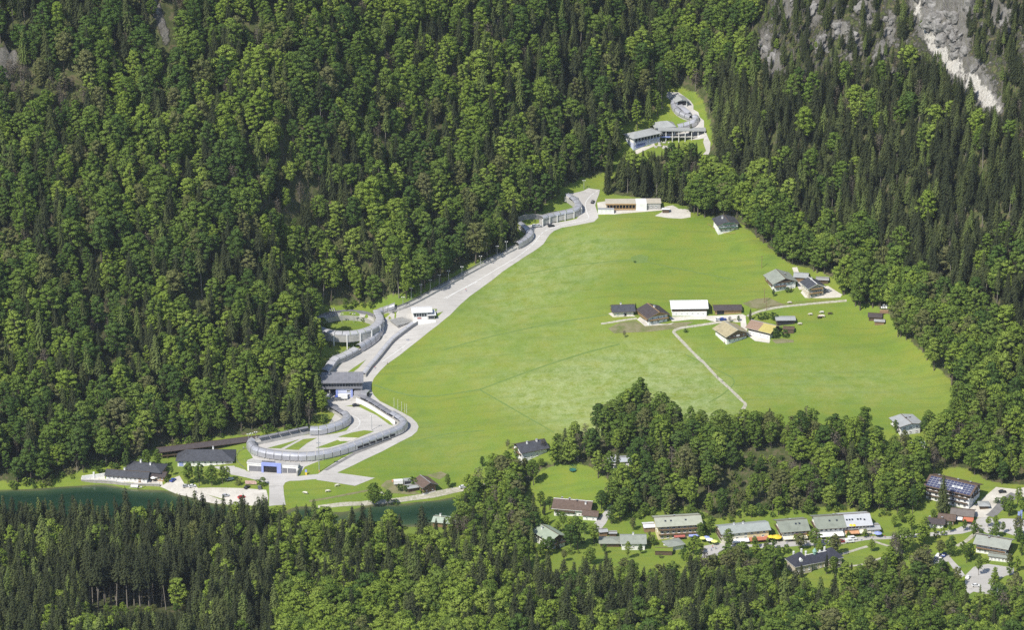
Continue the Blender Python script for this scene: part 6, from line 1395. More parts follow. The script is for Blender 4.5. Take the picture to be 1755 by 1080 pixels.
def crag_mesh(seed):
    bm = bmesh.new(); bmesh.ops.create_icosphere(bm, subdivisions=3, radius=1)
    for v in bm.verts:
        c_ = v.co.copy(); n_ = float(fbm(c_.x * 1.4 + 7 * seed, c_.y * 1.4 + c_.z * 2.1 + 3 * seed, seed, 4)); v.co = c_ * (1 + .38 * n_ + .25 * abs(n_)); v.co.z = round(v.co.z * 4) / 4 * .6 + v.co.z * .4
    me = bpy.data.meshes.new('crag'); bm.to_mesh(me); bm.free(); me.materials.append(M_CRAG); return me
t = NT('crag_limestone'); t.bsdf(t.ramp(t.noise(.22, 7, .72), [(.28, (.08, .074, .062)), (.42, (.16, .152, .14)), (.55, (.24, .23, .215)), (.72, (.34, .328, .31))]), .95, 0, .1, t.noise(.5, 6, .7), .8, .6); M_CRAG = t.m
CR = [crag_mesh(s) for s in range(20, 25)]
for qi, poly in enumerate(ROCKS):
    xs, ys = [p[0] for p in poly], [p[1] for p in poly]
    big = qi == 0; want = 40 if big else 3; got = 0
    where = ('of the great cliff above the scree gully' if big else 'on the left slope above the lake' if max(xs) < 60 else 'in the gully high on the left slope' if max(xs) < 400 else 'at the head of the ravine' if max(xs) < 1200 else 'near the top right corner' if min(xs) > 1660 else 'among the small cliffs left of the great cliff')
    for _ in range(400):
        if got >= want: break
        a, b_ = rng.uniform(min(xs), max(xs)), rng.uniform(max(-20, min(ys)), max(ys))
        if not in_poly(a, b_, poly) or (big and in_poly(a, b_, SCREE)): continue
        p = G(a, b_); sz = rng.uniform(2.0, 4.8) if big else rng.uniform(1.6, 3.2)
        o = tag(put('rock_outcrop', CR[got % 5], None, (p.x, p.y, p.z - sz * .12), rng.uniform(0, 6.28)), 'grey limestone outcrop ' + where, 'rock outcrop', 'limestone outcrops ' + where); o.scale = (sz * rng.uniform(.8, 1.4), sz * .8, sz * rng.uniform(.8, 1.3)); got += 1

# ------------------------------------------------------------------ people and cows
def skinned(name, nodes, edges, mats, sub=1):
    me = bpy.data.meshes.new(name + '_frame'); me.from_pydata([n_[:3] for n_ in nodes], edges, [])
    o = bpy.data.objects.new(name + '_frame', me); COL.objects.link(o)
    o.modifiers.new('skin', 'SKIN'); sv = me.skin_vertices[0].data
    for v, n_ in zip(sv, nodes): v.radius = (n_[3], n_[4] if len(n_) > 4 else n_[3])
    sv[0].use_root = True
    if sub: o.modifiers.new('sub', 'SUBSURF').levels = sub
    dg = bpy.context.evaluated_depsgraph_get()
    res = bpy.data.meshes.new_from_object(o.evaluated_get(dg)); res.name = name
    bpy.data.objects.remove(o); res.materials.clear()
    for m_ in mats: res.materials.append(m_)
    return res
def person_mesh(i, top, legs, stride):
    nodes = [(0,0,.95,.15,.12),(0,0,1.2,.15,.11),(0,0,1.42,.17,.10),(0,0,1.53,.055),(0,0,1.66,.10),(0,0,1.76,.07),
             (-.09,stride,.5,.075),(-.09,stride*1.7,.06,.05),(-.09,stride*1.7-.14,.04,.04),(.09,-stride,.5,.075),(.09,-stride*1.3+.1,.06,.05),(.09,-stride*1.3-.05,.04,.04),
             (-.20,0,1.40,.06),(-.26,-stride*.6,1.14,.045),(-.25,-stride-.08,.90,.035),(.20,0,1.40,.06),(.26,stride*.6,1.14,.045),(.25,stride-.08,.90,.035)]
    edges = [(0,1),(1,2),(2,3),(3,4),(4,5),(0,6),(6,7),(7,8),(0,9),(9,10),(10,11),(2,12),(12,13),(13,14),(2,15),(15,16),(16,17)]
    me = skinned('person', nodes, edges, [top, legs, plain('skin_tone', (.48, .30, .21), .7), plain('dark_hair', (.05, .035, .025), .7)])
    for p_ in me.polygons:
        z = p_.center.z; p_.material_index = 3 if z > 1.68 else 2 if z > 1.5 else 0 if z > .93 else 1
        if abs(p_.center.x) > .2 and z < 1.0: p_.material_index = 2
    return me
CL = {'white': plain('cloth_white', (.7, .7, .7)), 'dark': plain('cloth_dark', (.03, .03, .04)), 'blue': plain('cloth_blue', (.08, .14, .40)), 'red': plain('cloth_red', (.5, .05, .05)), 'tan': plain('cloth_tan', (.40, .32, .22))}
PEOPLE = {}
for i, (a, b_) in enumerate((('white', 'dark'), ('dark', 'tan'), ('blue', 'dark'), ('red', 'blue'), ('tan', 'dark'), ('white', 'blue'))): PEOPLE[(a, b_)] = person_mesh(i, CL[a], CL[b_], .10 if i % 2 else .22)
pk = list(PEOPLE)
SPOTS = [('I', x, y, w) for x, y, w in ((1000,448,'beside the promenade kerb'),(962,445,'before the middle shop'),(1022,440,'near the cream parasol'),(1125,445,'before the green-roofed shop'),(1190,412,'at the white awning'),(1160,438,'on the promenade below the white awning'),(1042,446,'walking past the cream parasol'),(900,458,'under the promenade trees'),(822,452,'before the big yellow parasol'),(702,448,'between the yellow parasols'),(200,490,'on the left plaza'),(190,512,'lower on the left plaza'),(228,500,'right on the left plaza'),(1212,420,'beside the orange awning'),(660,470,'at the terracotta awning'),(1442,425,'beside the white vans'),(1515,398,'before the lean-to shop'),(1540,402,'near the blue parasol'),(1640,402,'at the end of the promenade'),(560,470,'at the promenade left end'))]
SPOTS += [('J', 670, 530, 'on the plaza lawn edge'), ('J', 520, 548, 'before the kiosks'), ('J', 445, 560, 'left before the kiosks'), ('J', 962, 540, 'on the plaza by the banners'), ('J', 950, 545, 'on the plaza left of the banners'), ('J', 700, 520, 'before the awning kiosk'), ('C', 1056, 615, 'on the shore drive'), ('T', 610, 128, 'upper walker on the meadow path'), ('T', 632, 146, 'lower walker on the meadow path'), ('A', 968, 510, 'on the track road, left of a pair'), ('A', 982, 512, 'on the track road, right of a pair'), ('A', 806, 712, 'on the bend of the track road'), ('A', 700, 748, 'beside the outrun channel'), ('N', 1196, 470, 'on the road beside the viaduct'), ('N', 697, 358, 'on the bank behind the viaduct'), ('N', 632, 358, 'left on the bank behind the viaduct'), ('B', 85, 640, 'on the ramp left of the loop'), ('B', 660, 482, 'at the bank fence'), ('B', 640, 486, 'left at the bank fence'), ('A', 1465, 95, 'on the upper road')]
for i, (k, x, y, w) in enumerate(SPOTS):
    p = GZ(k, x, y); key = pk[(i * 5 + i // 6) % 6]
    tag(put('person', PEOPLE[key], None, (p.x, p.y, p.z + .06), rng.uniform(0, 6.28)), f'person in {key[0]} top and {key[1]} trousers {w}', 'person', 'walkers')
def cow_mesh(patch):
    nodes = [(0,0,1.0,.36,.40),(-.55,0,1.02,.33,.38),(-.95,0,1.05,.24,.28),(.5,0,1.02,.36,.40),(.85,0,1.1,.26,.30),(1.15,0,1.0,.16,.18),(1.4,0,.75,.14,.15),(1.62,0,.55,.09,.10),
             (.62,-.24,.6,.10),(.60,-.25,.3,.07),(.62,-.25,.03,.075),(.62,.24,.6,.10),(.68,.25,.3,.07),(.66,.25,.03,.075),
             (-.85,-.22,.68,.15),(-.98,-.24,.36,.075),(-.93,-.24,.03,.075),(-.85,.22,.68,.15),(-1.02,.24,.36,.075),(-.98,.24,.03,.075),
             (-1.15,0,1.1,.05),(-1.22,0,.6,.03),(1.28,-.22,.92,.05),(1.28,.22,.92,.05)]
    edges = [(0,1),(1,2),(0,3),(3,4),(4,5),(5,6),(6,7),(3,8),(8,9),(9,10),(3,11),(11,12),(12,13),(1,14),(14,15),(15,16),(1,17),(17,18),(18,19),(2,20),(20,21),(5,22),(5,23)]
    return skinned('cow', nodes, edges, [patch])
def hide(name, c1, c2, th):
    t = NT(name); tc = t.n('ShaderNodeTexCoord').outputs['Object']; t.bsdf(t.ramp(t.noise(1.1, 2, .5, tc), [(th, c1), (th + .04, c2)]), .85); return t.m
COWS = {'white and tan': cow_mesh(hide('cow_hide_pied', (.62, .57, .48), (.30, .17, .09), .52)), 'dark brown': cow_mesh(hide('cow_hide_dark', (.06, .04, .03), (.10, .07, .05), .5)), 'white': cow_mesh(hide('cow_hide_white', (.66, .63, .56), (.55, .50, .42), .5))}
for k, x, y, c_, w in (('Q', 1382, 592, 'white and tan', 'grazing left of the others in the pasture'), ('Q', 1525, 566, 'white', 'highest in the upper pasture'), ('Q', 1626, 582, 'dark brown', 'at the pasture far end'), ('Q', 1494, 632, 'dark brown', 'lowest of the pasture herd'), ('Q', 1500, 616, 'white and tan', 'in the middle of the pasture herd'), ('Q', 1537, 612, 'white and tan', 'next to the herd middle'), ('Q', 1252, 712, 'white and tan', 'alone below the open shed'), ('Q', 1122, 445, 'white and tan', 'beside the farm lane fence'),
                       ('B', 872, 955, 'white', 'near the paved rectangle by the lake'), ('B', 793, 1003, 'white', 'in the middle of the lakeside pasture'), ('B', 606, 1018, 'white', 'nearest the road in the lakeside pasture'), ('B', 1250, 1022, 'white', 'under the lakeside trees'), ('Q', 322, 945, 'white and tan', 'below the straw-roofed farmhouse')):
    p = GZ(k, x, y); o = tag(put('cow', COWS[c_], None, (p.x, p.y, p.z + .02), rng.choice([0.3, 2.9, 3.4, .1, 5.8])), f'{c_} cow {w}', 'cow', 'grazing cows'); o.scale = (1.15,) * 3

# ------------------------------------------------------------------ single trees and shrubs
def solo(k, x, y, sp, h, tint, label, group=None, shape=None, wide=1.0):
    p = GZ(k, x, y); bank_ = {'beech': BEECH, 'spruce': SPRUCE, 'bare': BARE}.get(sp)
    sh = shape if shape is not None else (len(SOLO) * 3) % (len(bank_) if bank_ else 1)
    H = bank_[sh][2] if bank_ else 4.2
    SOLO.append((p.x, p.y, p.z, sp, sh, tint, h / H, label, group))
for a in (('C',985,540,'beech',14,1,'first of the leafy trees lining the car park'),('C',1080,552,'beech',14.5,2,'second of the leafy trees lining the car park'),('C',1185,552,'beech',13,1,'third of the leafy trees lining the car park'),('C',1275,535,'beech',11,1,'last of the leafy trees lining the car park'),
          ('C',1310,520,'beech',10,0,'pale slender tree at the end of the car park trees'),('C',735,415,'beech',13,1,'leafy tree between restaurant and boathouse'),('C',850,465,'beech',6,1,'young tree beside the restaurant drive'),('C',800,520,'shrub',3.5,1,'shrub at the corner of the restaurant'),('C',1600,548,'shrub',5,1,'round shrub beside the billboard'),('C',1410,548,'shrub',4.5,3,'olive shrub left of the billboard'),
          ('C',640,400,'beech',12,1,'leafy tree behind the restaurant wing'),('C',480,410,'beech',12,2,'deep green tree behind the restaurant roof'),
          ('G',325,445,'beech',15.5,1,'taller of two trees by the lakeside cow'),('G',415,442,'beech',11,2,'lower of two trees by the lakeside cow'),('G',470,425,'shrub',4,1,'bush on the lake bank'),('G',830,312,'beech',9.5,1,'broad leafy tree right of the lakeside barn'),('G',588,288,'shrub',5.5,1,'bush behind the barn lean-to'),('G',655,348,'shrub',4,1,'bush at the barn corner'),('G',500,328,'shrub',4.5,2,'low bush in the barn yard'),('G',545,332,'shrub',4,2,'second low bush in the barn yard'),
          ('G',1060,165,'beech',7,2,'dark bush at the meadow corner'),('G',1010,300,'bare',7,0,'bare bush beside the lakeside road'),('G',940,520,'beech',18,0,'big bright tree at the lake outlet'),('G',1010,510,'beech',17,1,'leafy tree behind the bright outlet tree'),
          ('F',268,532,'bare',5,0,'small bare tree in the meadow below the cottage'),('F',1240,262,'beech',5.2,2,'small round fruit tree below the green-roofed chalet'),('F',1088,418,'spruce',8,1,'spruce at the farm lane corner'),('F',1012,424,'beech',4,2,'slim bush in the farmyard'),('F',955,432,'bare',4.5,0,'small bare tree below the farmyard'),('F',1152,412,'shrub',4.5,2,'first bush behind the mossy farmhouse'),('F',1190,412,'shrub',5,2,'second bush behind the mossy farmhouse'),('F',1242,415,'shrub',5,2,'third bush behind the mossy farmhouse'),
          ('F',1252,535,'beech',7,2,'round tree at the mossy farmhouse gable'),('F',1312,528,'shrub',5.2,2,'bush right of the gable tree'),('F',341,362,'spruce',6,0,'dark columnar tree beside the slate-roofed cottage'),('S',1270,615,'shrub',2.6,2,'small bush by the meadow path bend'),('F',335,38,'shrub',1.4,2,'low bush high on the meadow'),
          ('Q',1090,298,'shrub',3.2,2,'shrub before the green-roofed chalet'),('Q',1140,296,'spruce',4.5,1,'little conifer before the green-roofed chalet'),('Q',970,280,'shrub',2.5,1,'hedge bush at the chalet terrace'),
          ('P',1474,532,'beech',27,1,'huge spreading tree at the end of the farm lane'),('P',1512,520,'beech',23,2,'tall tree behind the huge spreading one'),('P',1445,500,'beech',21,3,'olive tree left of the huge spreading one'),
          ('H',85,382,'beech',15,2,'dark round tree left of the green-gabled house'),('H',20,395,'beech',14,1,'leafy tree at the outlet gardens'),('H',460,430,'beech',20,1,'tall leafy tree right of the green-gabled house'),('H',410,440,'beech',16,2,'darker tree beside the tall garden tree'),('H',215,185,'spruce',9,0,'dark conifer above the green-gabled house'),('H',320,190,'shrub',5,2,'bush before the brown-roofed house'),('H',585,375,'beech',6,2,'dark bush at the driveway foot'),('H',855,292,'beech',8,3,'olive tree on the hotel lawn'),('H',780,200,'beech',10,1,'leafy tree above the hotel lawn'),('H',1000,402,'beech',5.5,1,'bush right of the small green-roofed house'),('H',975,345,'beech',4,3,'reddish bush above the small house'),('H',1285,475,'beech',12.5,0,'light green tree before the cream shop house'),('H',1240,535,'beech',8,0,'bright young tree below the souvenir pavilion'),('H',320,425,'spruce',7,0,'small spruce before the green-gabled house'),
          ('I',340,650,'beech',14,1,'first big tree below the shop house'),('I',450,640,'beech',15,1,'second big tree below the shop house'),('I',560,645,'beech',14,0,'third big tree below the shop house'),('I',650,620,'beech',9,0,'bright tree left of the old station'),('I',750,560,'beech',7,1,'round tree behind the old station'),('I',770,700,'beech',11,2,'deep green tree at the station corner'),('I',700,590,'beech',9,1,'leafy tree between shops and station'),
          ('I',1155,705,'spruce',12,0,'dark spruce before the old station'),('I',1350,745,'spruce',9.5,0,'dark spruce right of the old station'),('I',945,730,'spruce',8,0,'short spruce under the station roof'),('I',1530,515,'beech',8,0,'lone lime-green tree on the park lawn'),('I',1505,700,'beech',9,0,'bright tree beside the park path'),('I',1230,472,'shrub',4,2,'clipped bush at the promenade lawn'),('I',1720,610,'bare',15,0,'thin poplar with bare top in the park'),('I',1650,660,'bare',10,0,'grey leafless tree in the park'),
          ('I',540,452,'beech',4,0,'first planter tree on the promenade'),('I',660,450,'beech',4,0,'second planter tree on the promenade'),('I',890,432,'beech',4.5,0,'third planter tree on the promenade'),('I',1020,428,'beech',5,1,'fourth planter tree on the promenade'),('I',1335,408,'beech',4.5,1,'fifth planter tree on the promenade'),('I',1468,400,'beech',5.5,0,'sixth planter tree on the promenade'),
          ('J',195,700,'beech',16,1,'big leafy tree in the station park'),('J',320,655,'beech',14,0,'bright tree in the station park'),('J',130,720,'bare',15,0,'tall sparse poplar in the park'),('J',480,410,'spruce',23,1,'tall spruce before the solar hotel'),('J',530,730,'beech',13,2,'deep green tree beside the plaza lawn'),('J',455,730,'beech',10,3,'olive tree beside the plaza lawn'),('J',360,790,'beech',13,3,'brownish tree at the parking lane'),('J',650,770,'beech',11,1,'leafy tree below the plaza house'),('J',735,860,'beech',12,1,'leafy tree at the lower parking'),('J',835,975,'beech',12,0,'lime-green tree at the lower parking'),('J',1000,1050,'beech',17,3,'large brownish tree at the lower corner'),('J',955,865,'beech',9,1,'leafy tree right of the lower parking'),
          ('J',950,440,'beech',10,1,'leafy tree at the hotel drive bend'),('J',1010,350,'beech',11,0,'light tree above the plaza'),('J',855,505,'beech',6.5,0,'young plaza tree, upper of two'),('J',800,515,'beech',6,0,'young plaza tree, lower of two'),('J',630,545,'beech',7.5,1,'leafy tree before the awning kiosk'),('J',535,555,'beech',7,2,'dark tree before the kiosks'),('J',420,565,'beech',6,1,'leafy tree at the kiosk corner'),('J',825,565,'shrub',4,1,'shrub behind the plaza house'),('J',1020,620,'beech',9,2,'dark tree right of the plaza house'),('J',1040,720,'beech',10,1,'leafy tree at the picture edge by the plaza house'),('J',790,770,'shrub',3,0,'hedge bush before the plaza annex'),('J',865,345,'shrub',3.5,2,'bush on the hotel forecourt'),
          ('N',200,700,'beech',13,1,'leafy tree before the viaduct'),('N',120,820,'beech',14,1,'leafy tree at the viaduct left end'),('N',90,1000,'beech',13,2,'deep green tree below the viaduct'),('N',700,230,'shrub',4.5,1,'first bush at the wood edge behind the viaduct'),('N',840,240,'shrub',4,1,'second bush at the wood edge behind the viaduct'),('N',950,250,'shrub',4.2,1,'third bush at the wood edge behind the viaduct'),('N',835,465,'shrub',3.2,1,'small bush beside the viaduct entry'),('N',640,780,'shrub',2.8,1,'bush under the viaduct columns'),('N',430,760,'shrub',3.4,1,'bush left under the viaduct columns'),('N',330,860,'shrub',3.0,3,'olive bush on the viaduct slope'),
          ('G',745,640,'spruce',11,0,'short spruce before the outlet boathouse, first of three'),('G',800,645,'spruce',12,0,'short spruce before the outlet boathouse, second of three'),('G',855,640,'spruce',12,1,'short spruce before the outlet boathouse, third of three'),('M',300,560,'beech',9,1,'leafy tree left of the flat-roofed white house'),('M',560,590,'beech',13,2,'deep green tree right of the flat-roofed white house'),('M',600,560,'beech',15,1,'tall leafy tree right of the flat-roofed white house'),('M',380,640,'beech',8,3,'olive tree below the flat-roofed white house'),('N',560,300,'beech',9,1,'young tree on the bank behind the round viaduct'),('L',60,310,'bare',7,0,'bare tree left of the slate-roofed white house'),('L',420,330,'bare',8,0,'bare tree before the slate-roofed white house'),('L',150,400,'beech',7,1,'bush left below the slate-roofed white house'),('O',540,600,'beech',8,0,'bright tree behind the start building'),('O',1110,690,'spruce',9,1,'light spruce before the start bridge'),('O',350,600,'beech',22,0,'tall bright tree behind the start building')): solo(*a)

# ------------------------------------------------------------------ trees: put them up
# trees standing inside a building, on the track or on a paved sheet are dropped
KEEP = []
TPX = proj(*np.array([t_[:3] for t_ in TREES]).T)
BLOCKED = np.zeros(len(TREES), bool)
for q in NO_TREES: BLOCKED |= in_poly(TPX[0], TPX[1], q)
TREES = [t_ for t_, b_ in zip(TREES, BLOCKED) if not b_]
BOX = []
for x, y, z, w, d, h, yw, nm in VIEW:
    if nm in ('outlet_boathouse', 'hidden_house', 'edge_house', 'hillside_shed', 'garden_shed'): continue
    cs = [(x + sx * w / 2 * math.cos(yw) - sy * d / 2 * math.sin(yw), y + sx * w / 2 * math.sin(yw) + sy * d / 2 * math.cos(yw)) for sx in (-1, 1) for sy in (-1, 1)]
    pr = [proj(a, b_, zz) for a, b_ in cs for zz in (z, z + h)]
    BOX.append((min(p[0] for p in pr), max(p[0] for p in pr), min(p[1] for p in pr), max(p[1] for p in pr), min(p[2] for p in pr)))
BOX += [(150, 330, 1000, 1050, proj(*hit(240, 1046)[0])[2] - 8), (1196, 1222, 200, 268, 2120), (264, 296, 8, 84, 2400),  (1304, 1322, 40, 100, 2400), (1425, 1450, 35, 62, 2400), (1516, 1532, 25, 75, 2400), (1062, 1140, 212, 262, 2115), (1140, 1215, 212, 248, 2115), (1150, 1205, 160, 215, 2150), (1562, 1650, 0, 90, 2400), (1620, 1670, 80, 130, 2400), (1670, 1712, 125, 185, 2400)]
def fit(t_):
    x, y, z, sp, sh, ti, s = t_[:7]
    H, W = {'beech': BEECH, 'spruce': SPRUCE, 'bare': BARE, 'shrub': [(0, 0, 4.2, 2.1)]}[sp][sh][2:4]
    a, b_, d = proj(x, y, z)
    for x0, x1, y0, y1, dd in BOX:
        k = FPX / d; hw = W * s * k * .8
        if d < dd + 6 and a + hw > x0 and a - hw < x1 and b_ > y0 and b_ - H * s * k * .92 < y1 - 4:
            ov = (min(a + hw, x1) - max(a - hw, x0)) / (x1 - x0)
            if ov < (.34 if t_[7] == 'gardens' else .07): continue
            ns = (b_ - y1 + 4) / (H * k * .92)
            if ns < .22: return None
            s = min(s, ns)
    return (x, y, z, sp, sh, ti, s, *t_[7:])
XY = np.array([t_[:2] for t_ in TREES]); INSIDE = np.zeros(len(TREES), bool)
for x, y, z, w, d, h, yw, nm in VIEW:
    u = (XY[:, 0] - x) * math.cos(yw) + (XY[:, 1] - y) * math.sin(yw); v = -(XY[:, 0] - x) * math.sin(yw) + (XY[:, 1] - y) * math.cos(yw)
    INSIDE |= (np.abs(u) < w / 2 + 2.6) & (np.abs(v) < d / 2 + 2.6)
TREES = [t_ for t_, b_ in zip(TREES, INSIDE) if not b_]
TREES = [q for q in map(fit, TREES) if q]
for t_ in TREES:
    a, b_, _ = proj(t_[0], t_[1], t_[2])
    
    if any((t_[0] - q[0]) ** 2 + (t_[1] - q[1]) ** 2 < q[2] ** 2 for q in NO_TREES_WORLD): continue
    KEEP.append(t_)
TREES = KEEP
SEEN = count_seen(TREES + SOLO)[:len(TREES)]
TINT = {'beech': ['lime green', 'fresh green', 'deep green', 'olive green'], 'spruce': ['dark', 'olive-toned', 'light green'], 'bare': ['grey-brown'], 'shrub': ['lime green', 'green', 'deep green', 'olive green']}
KINDN = {'beech': ('beech_tree', 'broadleaf tree'), 'spruce': ('spruce_tree', 'spruce'), 'bare': ('leafless_tree', 'leafless tree'), 'shrub': ('shrub', 'shrub')}
def band(v, edges, names):
    for e, n_ in zip(edges, names):
        if v < e: return n_
    return names[-1]
def zone_words(zone, px, py):
    if zone == 'near':
        return 'in the near forest ' + band(px, (110, 230, 350, 470, 590, 700, 810, 930, 1060, 1190, 1320), ('at the left edge', 'below the open lake', 'below the restaurant', 'below the car park', 'below the pasture', 'below the lakeside barn', 'below the lake outlet', 'below the outlet boathouse', 'below the gabled house', 'below the yellow hotel', 'below the shop house', 'below the park')) + band(py, (990, 1050, 1110), (', at its upper rim', ', in its middle', ', low down', ', at the bottom edge'))
    if zone == 'gardens': return 'in the village ' + band(px, (960, 1040, 1120, 1220, 1320, 1420, 1520, 1600, 1680), ('by the green-gabled house', 'by the driveway', 'by the small green-roofed house', 'by the yellow hotel', 'by the cream shop house', 'by the middle shop', 'by the end shop', 'beyond the shop row', 'by the kiosks', 'by the plaza')) + (', upper side' if py < 905 else ', lower side')
    if zone == 'village': return 'among the village gardens ' + ('beside the station park' if px > 1420 else 'left of the old station' if px > 1190 else 'below the small green-roofed house' if px > 960 else 'at the lake outlet')
    if zone == 'foot': return 'at the mountain foot ' + band(px, (60, 140, 260, 350, 440), ('at the lake end', 'left of the white garden wall', 'behind the restaurant', 'behind the boathouse', 'along the covered gallery', 'beside the bob track bend'))
    if zone in ('bank_edge', 'scrub'): return ('at the foot of the bank ' if zone == 'bank_edge' else 'on the brown cleared bank ') + band(px, (1120, 1210, 1300, 1400, 1500), ('beside the driveway', 'behind the yellow hotel', 'behind the cream shop house', 'behind the middle shop', 'behind the joined shops', 'beyond the shop row'))
    if zone == 'bank':
        if px > 1570: return 'on the slope behind the solar hotel' + band(py, (740, 790), (', top', ', middle', ', foot'))
        return 'on the wooded bank ' + band(px, (860, 930, 1040, 1140, 1240, 1340, 1440), ('at the lake outlet', 'left of the knoll', 'above the knoll', 'in the tall clump', 'behind the yellow hotel', 'at the path end', 'behind the middle shops', 'behind the end shop')) + band(py, (745, 790, 840), (', along its top', ', upper part', ', lower part', ', at its foot'))
    if zone == 'left':
        return band(py, (60, 180, 300, 420, 540, 660), ('near the top edge', 'high on the slope', 'upper slope', 'mid slope', 'lower mid slope', 'low on the slope', 'at the slope foot')) + ' ' + band(px, (110, 230, 350, 470, 590, 710, 830, 950, 1060), ('above the left lake end', 'above the white garden wall', 'above the restaurant', 'above the boathouse', 'above the loop', 'above the round viaduct', "above the judges' house", 'above the straight', 'above the upper curves', 'left of the start building'))
    return band(py, (60, 150, 250, 350, 450, 550, 650), ('at the top edge', 'under the crags', 'high on the slope', 'upper slope', 'mid slope', 'lower mid slope', 'low on the slope', 'at the slope foot')) + ' ' + band(px, (1210, 1300, 1400, 1500, 1600, 1690), ('near the start bridge', 'above the upper chalet', 'above the green-roofed chalet', 'above the farm lane end', 'beyond the cow pasture', 'below the scree', 'at the right edge'))
def plant(t_, label=None, group=None):
    x, y, z, sp, sh, ti, s = t_[:7]
    bank_ = {'beech': BEECH, 'spruce': SPRUCE, 'bare': BARE}.get(sp)
    nm, cat = KINDN[sp]
    o = empty(nm, (x, y, z), rng.uniform(0, 6.28), label, cat, group)
    sx = s * rng.uniform(.82, 1.22); o.scale = (sx, sx * rng.uniform(.9, 1.1), s); o.rotation_euler[0] = rng.gauss(0, .04); o.rotation_euler[1] = rng.gauss(0, .04)
    if sp == 'shrub':
        put('foliage', BUSH_LEAF[ti], o); put('stem', BUSH_STEM, o)
    else:
        put('crown', bank_[sh][0][ti], o); put('trunk', bank_[sh][1], o)
    return o
single = set()
for sp, lim in (('beech', 300 - sum(1 for q in SOLO if q[3] == 'beech')), ('spruce', 300 - sum(1 for q in SOLO if q[3] == 'spruce')), ('bare', 120), ('shrub', 300)):
    ids = [i for i in range(len(TREES)) if TREES[i][3] == sp and SEEN[i] > (12 if sp != 'shrub' else 3)]
    ids.sort(key=lambda i: -SEEN[i]); single.update(ids[:lim])
for i in sorted(single):
    t_ = TREES[i]; a, b_, _ = proj(*t_[:3])
    w = zone_words(t_[7], a, b_); tn = TINT[t_[3]][t_[5]]
    size = 'tall' if t_[6] > .95 else 'small' if t_[6] < .75 else 'medium-sized'
    if len(f'{size} {tn} {KINDN[t_[3]][1]} {w}'.replace(',', ' ').split()) > 15: size = ''
    plant(t_, f'{size} {tn} {KINDN[t_[3]][1] if t_[3] != "bare" else "leafless tree"} {w}'.strip(), f'{tn} {KINDN[t_[3]][1]}s {w}')
for q in SOLO: plant(q, q[7], q[8])

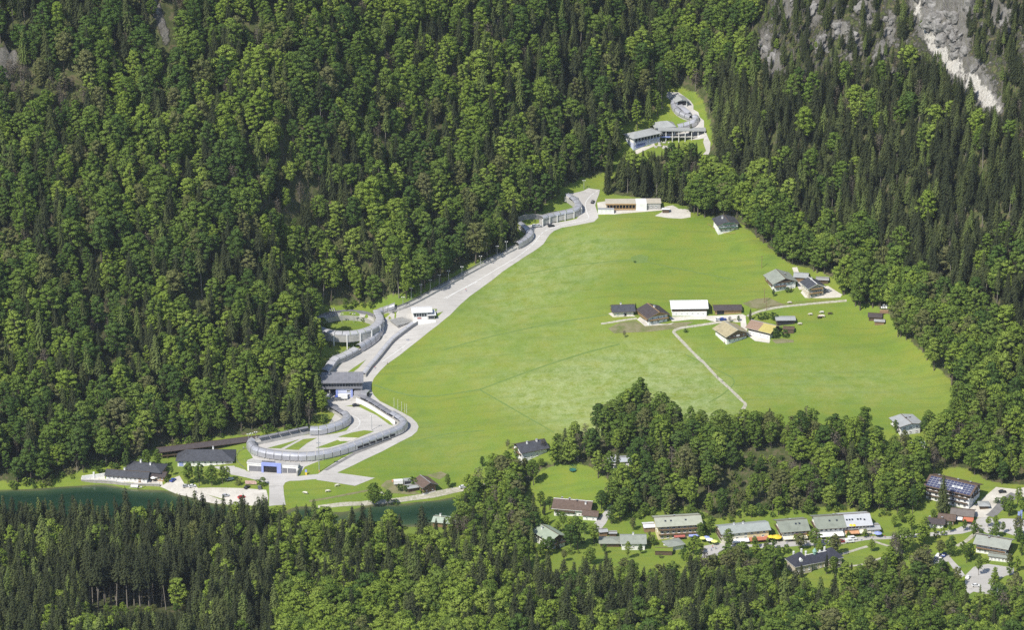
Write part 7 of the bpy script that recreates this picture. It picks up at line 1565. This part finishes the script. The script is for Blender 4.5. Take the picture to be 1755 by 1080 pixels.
# the rest of the woods: one mass of each kind
def forest(name, label, members, lib):
    """lib: list of (crown mesh, trunk mesh)"""
    pc = bpy.data.collections.new(name + '_kinds')
    for k, (cm, tm) in enumerate(lib):
        bm = bmesh.new(); bm.from_mesh(tm); nt = len(bm.faces)
        me = bpy.data.meshes.new(f'{name}_kind_{k:02d}'); bm.to_mesh(me); bm.free()
        tv = np.empty(len(tm.vertices) * 3, np.float32); tm.vertices.foreach_get('co', tv)
        cv = np.empty(len(cm.vertices) * 3, np.float32); cm.vertices.foreach_get('co', cv)
        V = np.concatenate([tv.reshape(-1, 3), cv.reshape(-1, 3)]); nv = len(tm.vertices)
        F = [tuple(p.vertices) for p in tm.polygons] + [tuple(nv + i for i in p.vertices) for p in cm.polygons]
        me = mesh_of(f'{name}_kind_{k:02d}', V.tolist(), F, [tm.materials[0], cm.materials[0]], [0] * len(tm.polygons) + [1] * len(cm.polygons), True)
        nn = [tuple(l.vector) for l in tm.corner_normals] + [tuple(l.vector) for l in cm.corner_normals]
        me.normals_split_custom_set(nn)
        pc.objects.link(bpy.data.objects.new(f'{name}_kind_{k:02d}', me))
    me = bpy.data.meshes.new(name)
    me.from_pydata([m[:3] for m in members], [], [])
    def attr(nm, kind, vals, key='value'):
        a = me.attributes.new(nm, kind, 'POINT'); a.data.foreach_set(key, vals)
    attr('kind_index', 'INT', np.array([m[3] for m in members], np.int32))
    attr('turn', 'FLOAT_VECTOR', np.array([(rng.gauss(0, .045), rng.gauss(0, .045), rng.uniform(0, 6.28)) for m in members], np.float32).ravel(), 'vector')
    attr('size', 'FLOAT_VECTOR', np.array([(m[4] * q, m[4] * q, m[4]) for m, q in zip(members, nrng.uniform(.78, 1.26, len(members)))], np.float32).ravel(), 'vector')
    o = put(name, me)
    ng = bpy.data.node_groups.new(name + '_nodes', 'GeometryNodeTree')
    ng.interface.new_socket('Geometry', in_out='INPUT', socket_type='NodeSocketGeometry'); ng.interface.new_socket('Geometry', in_out='OUTPUT', socket_type='NodeSocketGeometry')
    N = ng.nodes; gi, go = N.new('NodeGroupInput'), N.new('NodeGroupOutput')
    m2p = N.new('GeometryNodeMeshToPoints'); iop = N.new('GeometryNodeInstanceOnPoints'); ci = N.new('GeometryNodeCollectionInfo')
    ci.inputs['Collection'].default_value = pc; ci.inputs['Separate Children'].default_value = True; ci.inputs['Reset Children'].default_value = True
    def na(nm, kind):
        a = N.new('GeometryNodeInputNamedAttribute'); a.data_type = kind; a.inputs['Name'].default_value = nm; return a.outputs['Attribute']
    L_ = ng.links.new
    L_(gi.outputs[0], m2p.inputs['Mesh']); L_(m2p.outputs[0], iop.inputs['Points']); L_(ci.outputs[0], iop.inputs['Instance'])
    iop.inputs['Pick Instance'].default_value = True
    L_(na('kind_index', 'INT'), iop.inputs['Instance Index']); L_(na('turn', 'FLOAT_VECTOR'), iop.inputs['Rotation']); L_(na('size', 'FLOAT_VECTOR'), iop.inputs['Scale'])
    L_(iop.outputs[0], go.inputs[0])
    md = o.modifiers.new('scatter', 'NODES'); md.node_group = ng
    tag(o, label, None, None, 'stuff')
def rest(sp): return [TREES[i] for i in range(len(TREES)) if i not in single and TREES[i][3] == sp]
forest('broadleaf_forest', 'mass of green broadleaf trees on the mountainsides', [(*q[:3], q[4] * 4 + q[5], q[6]) for q in rest('beech')], [(b_[0][k], b_[1]) for b_ in BEECH for k in range(4)])
forest('spruce_forest', 'mass of dark spruces on the slopes', [(*q[:3], q[4] * 3 + q[5], q[6]) for q in rest('spruce')], [(b_[0][k], b_[1]) for b_ in SPRUCE for k in range(3)])
rb_ = rest('bare')
if rb_: forest('leafless_forest', 'scattered leafless trees among the green woods', [(*q[:3], q[4], q[6]) for q in rb_], [(b_[0][0], b_[1]) for b_ in BARE])
print('trees', len(TREES), 'single', len(single))

# ------------------------------------------------------------------ the air between
V, F = [], []; box(V, F, -2450, 2450, -450, 3960, float(MZ.min()) - 1.5, max(float(MZ.max()) + 60, 800))
t = NT('valley_haze'); pv = t.n('ShaderNodeVolumePrincipled'); pv.inputs['Color'].default_value = (.80, .87, 1.0, 1); pv.inputs['Density'].default_value = 0.000024; pv.inputs['Anisotropy'].default_value = 0.2
t.l(pv.outputs[0], t.out.inputs['Volume'])
tag(put('haze', mesh_of('haze', V, F, [t.m])), 'thin bluish summer haze filling the valley', None, None, 'stuff')
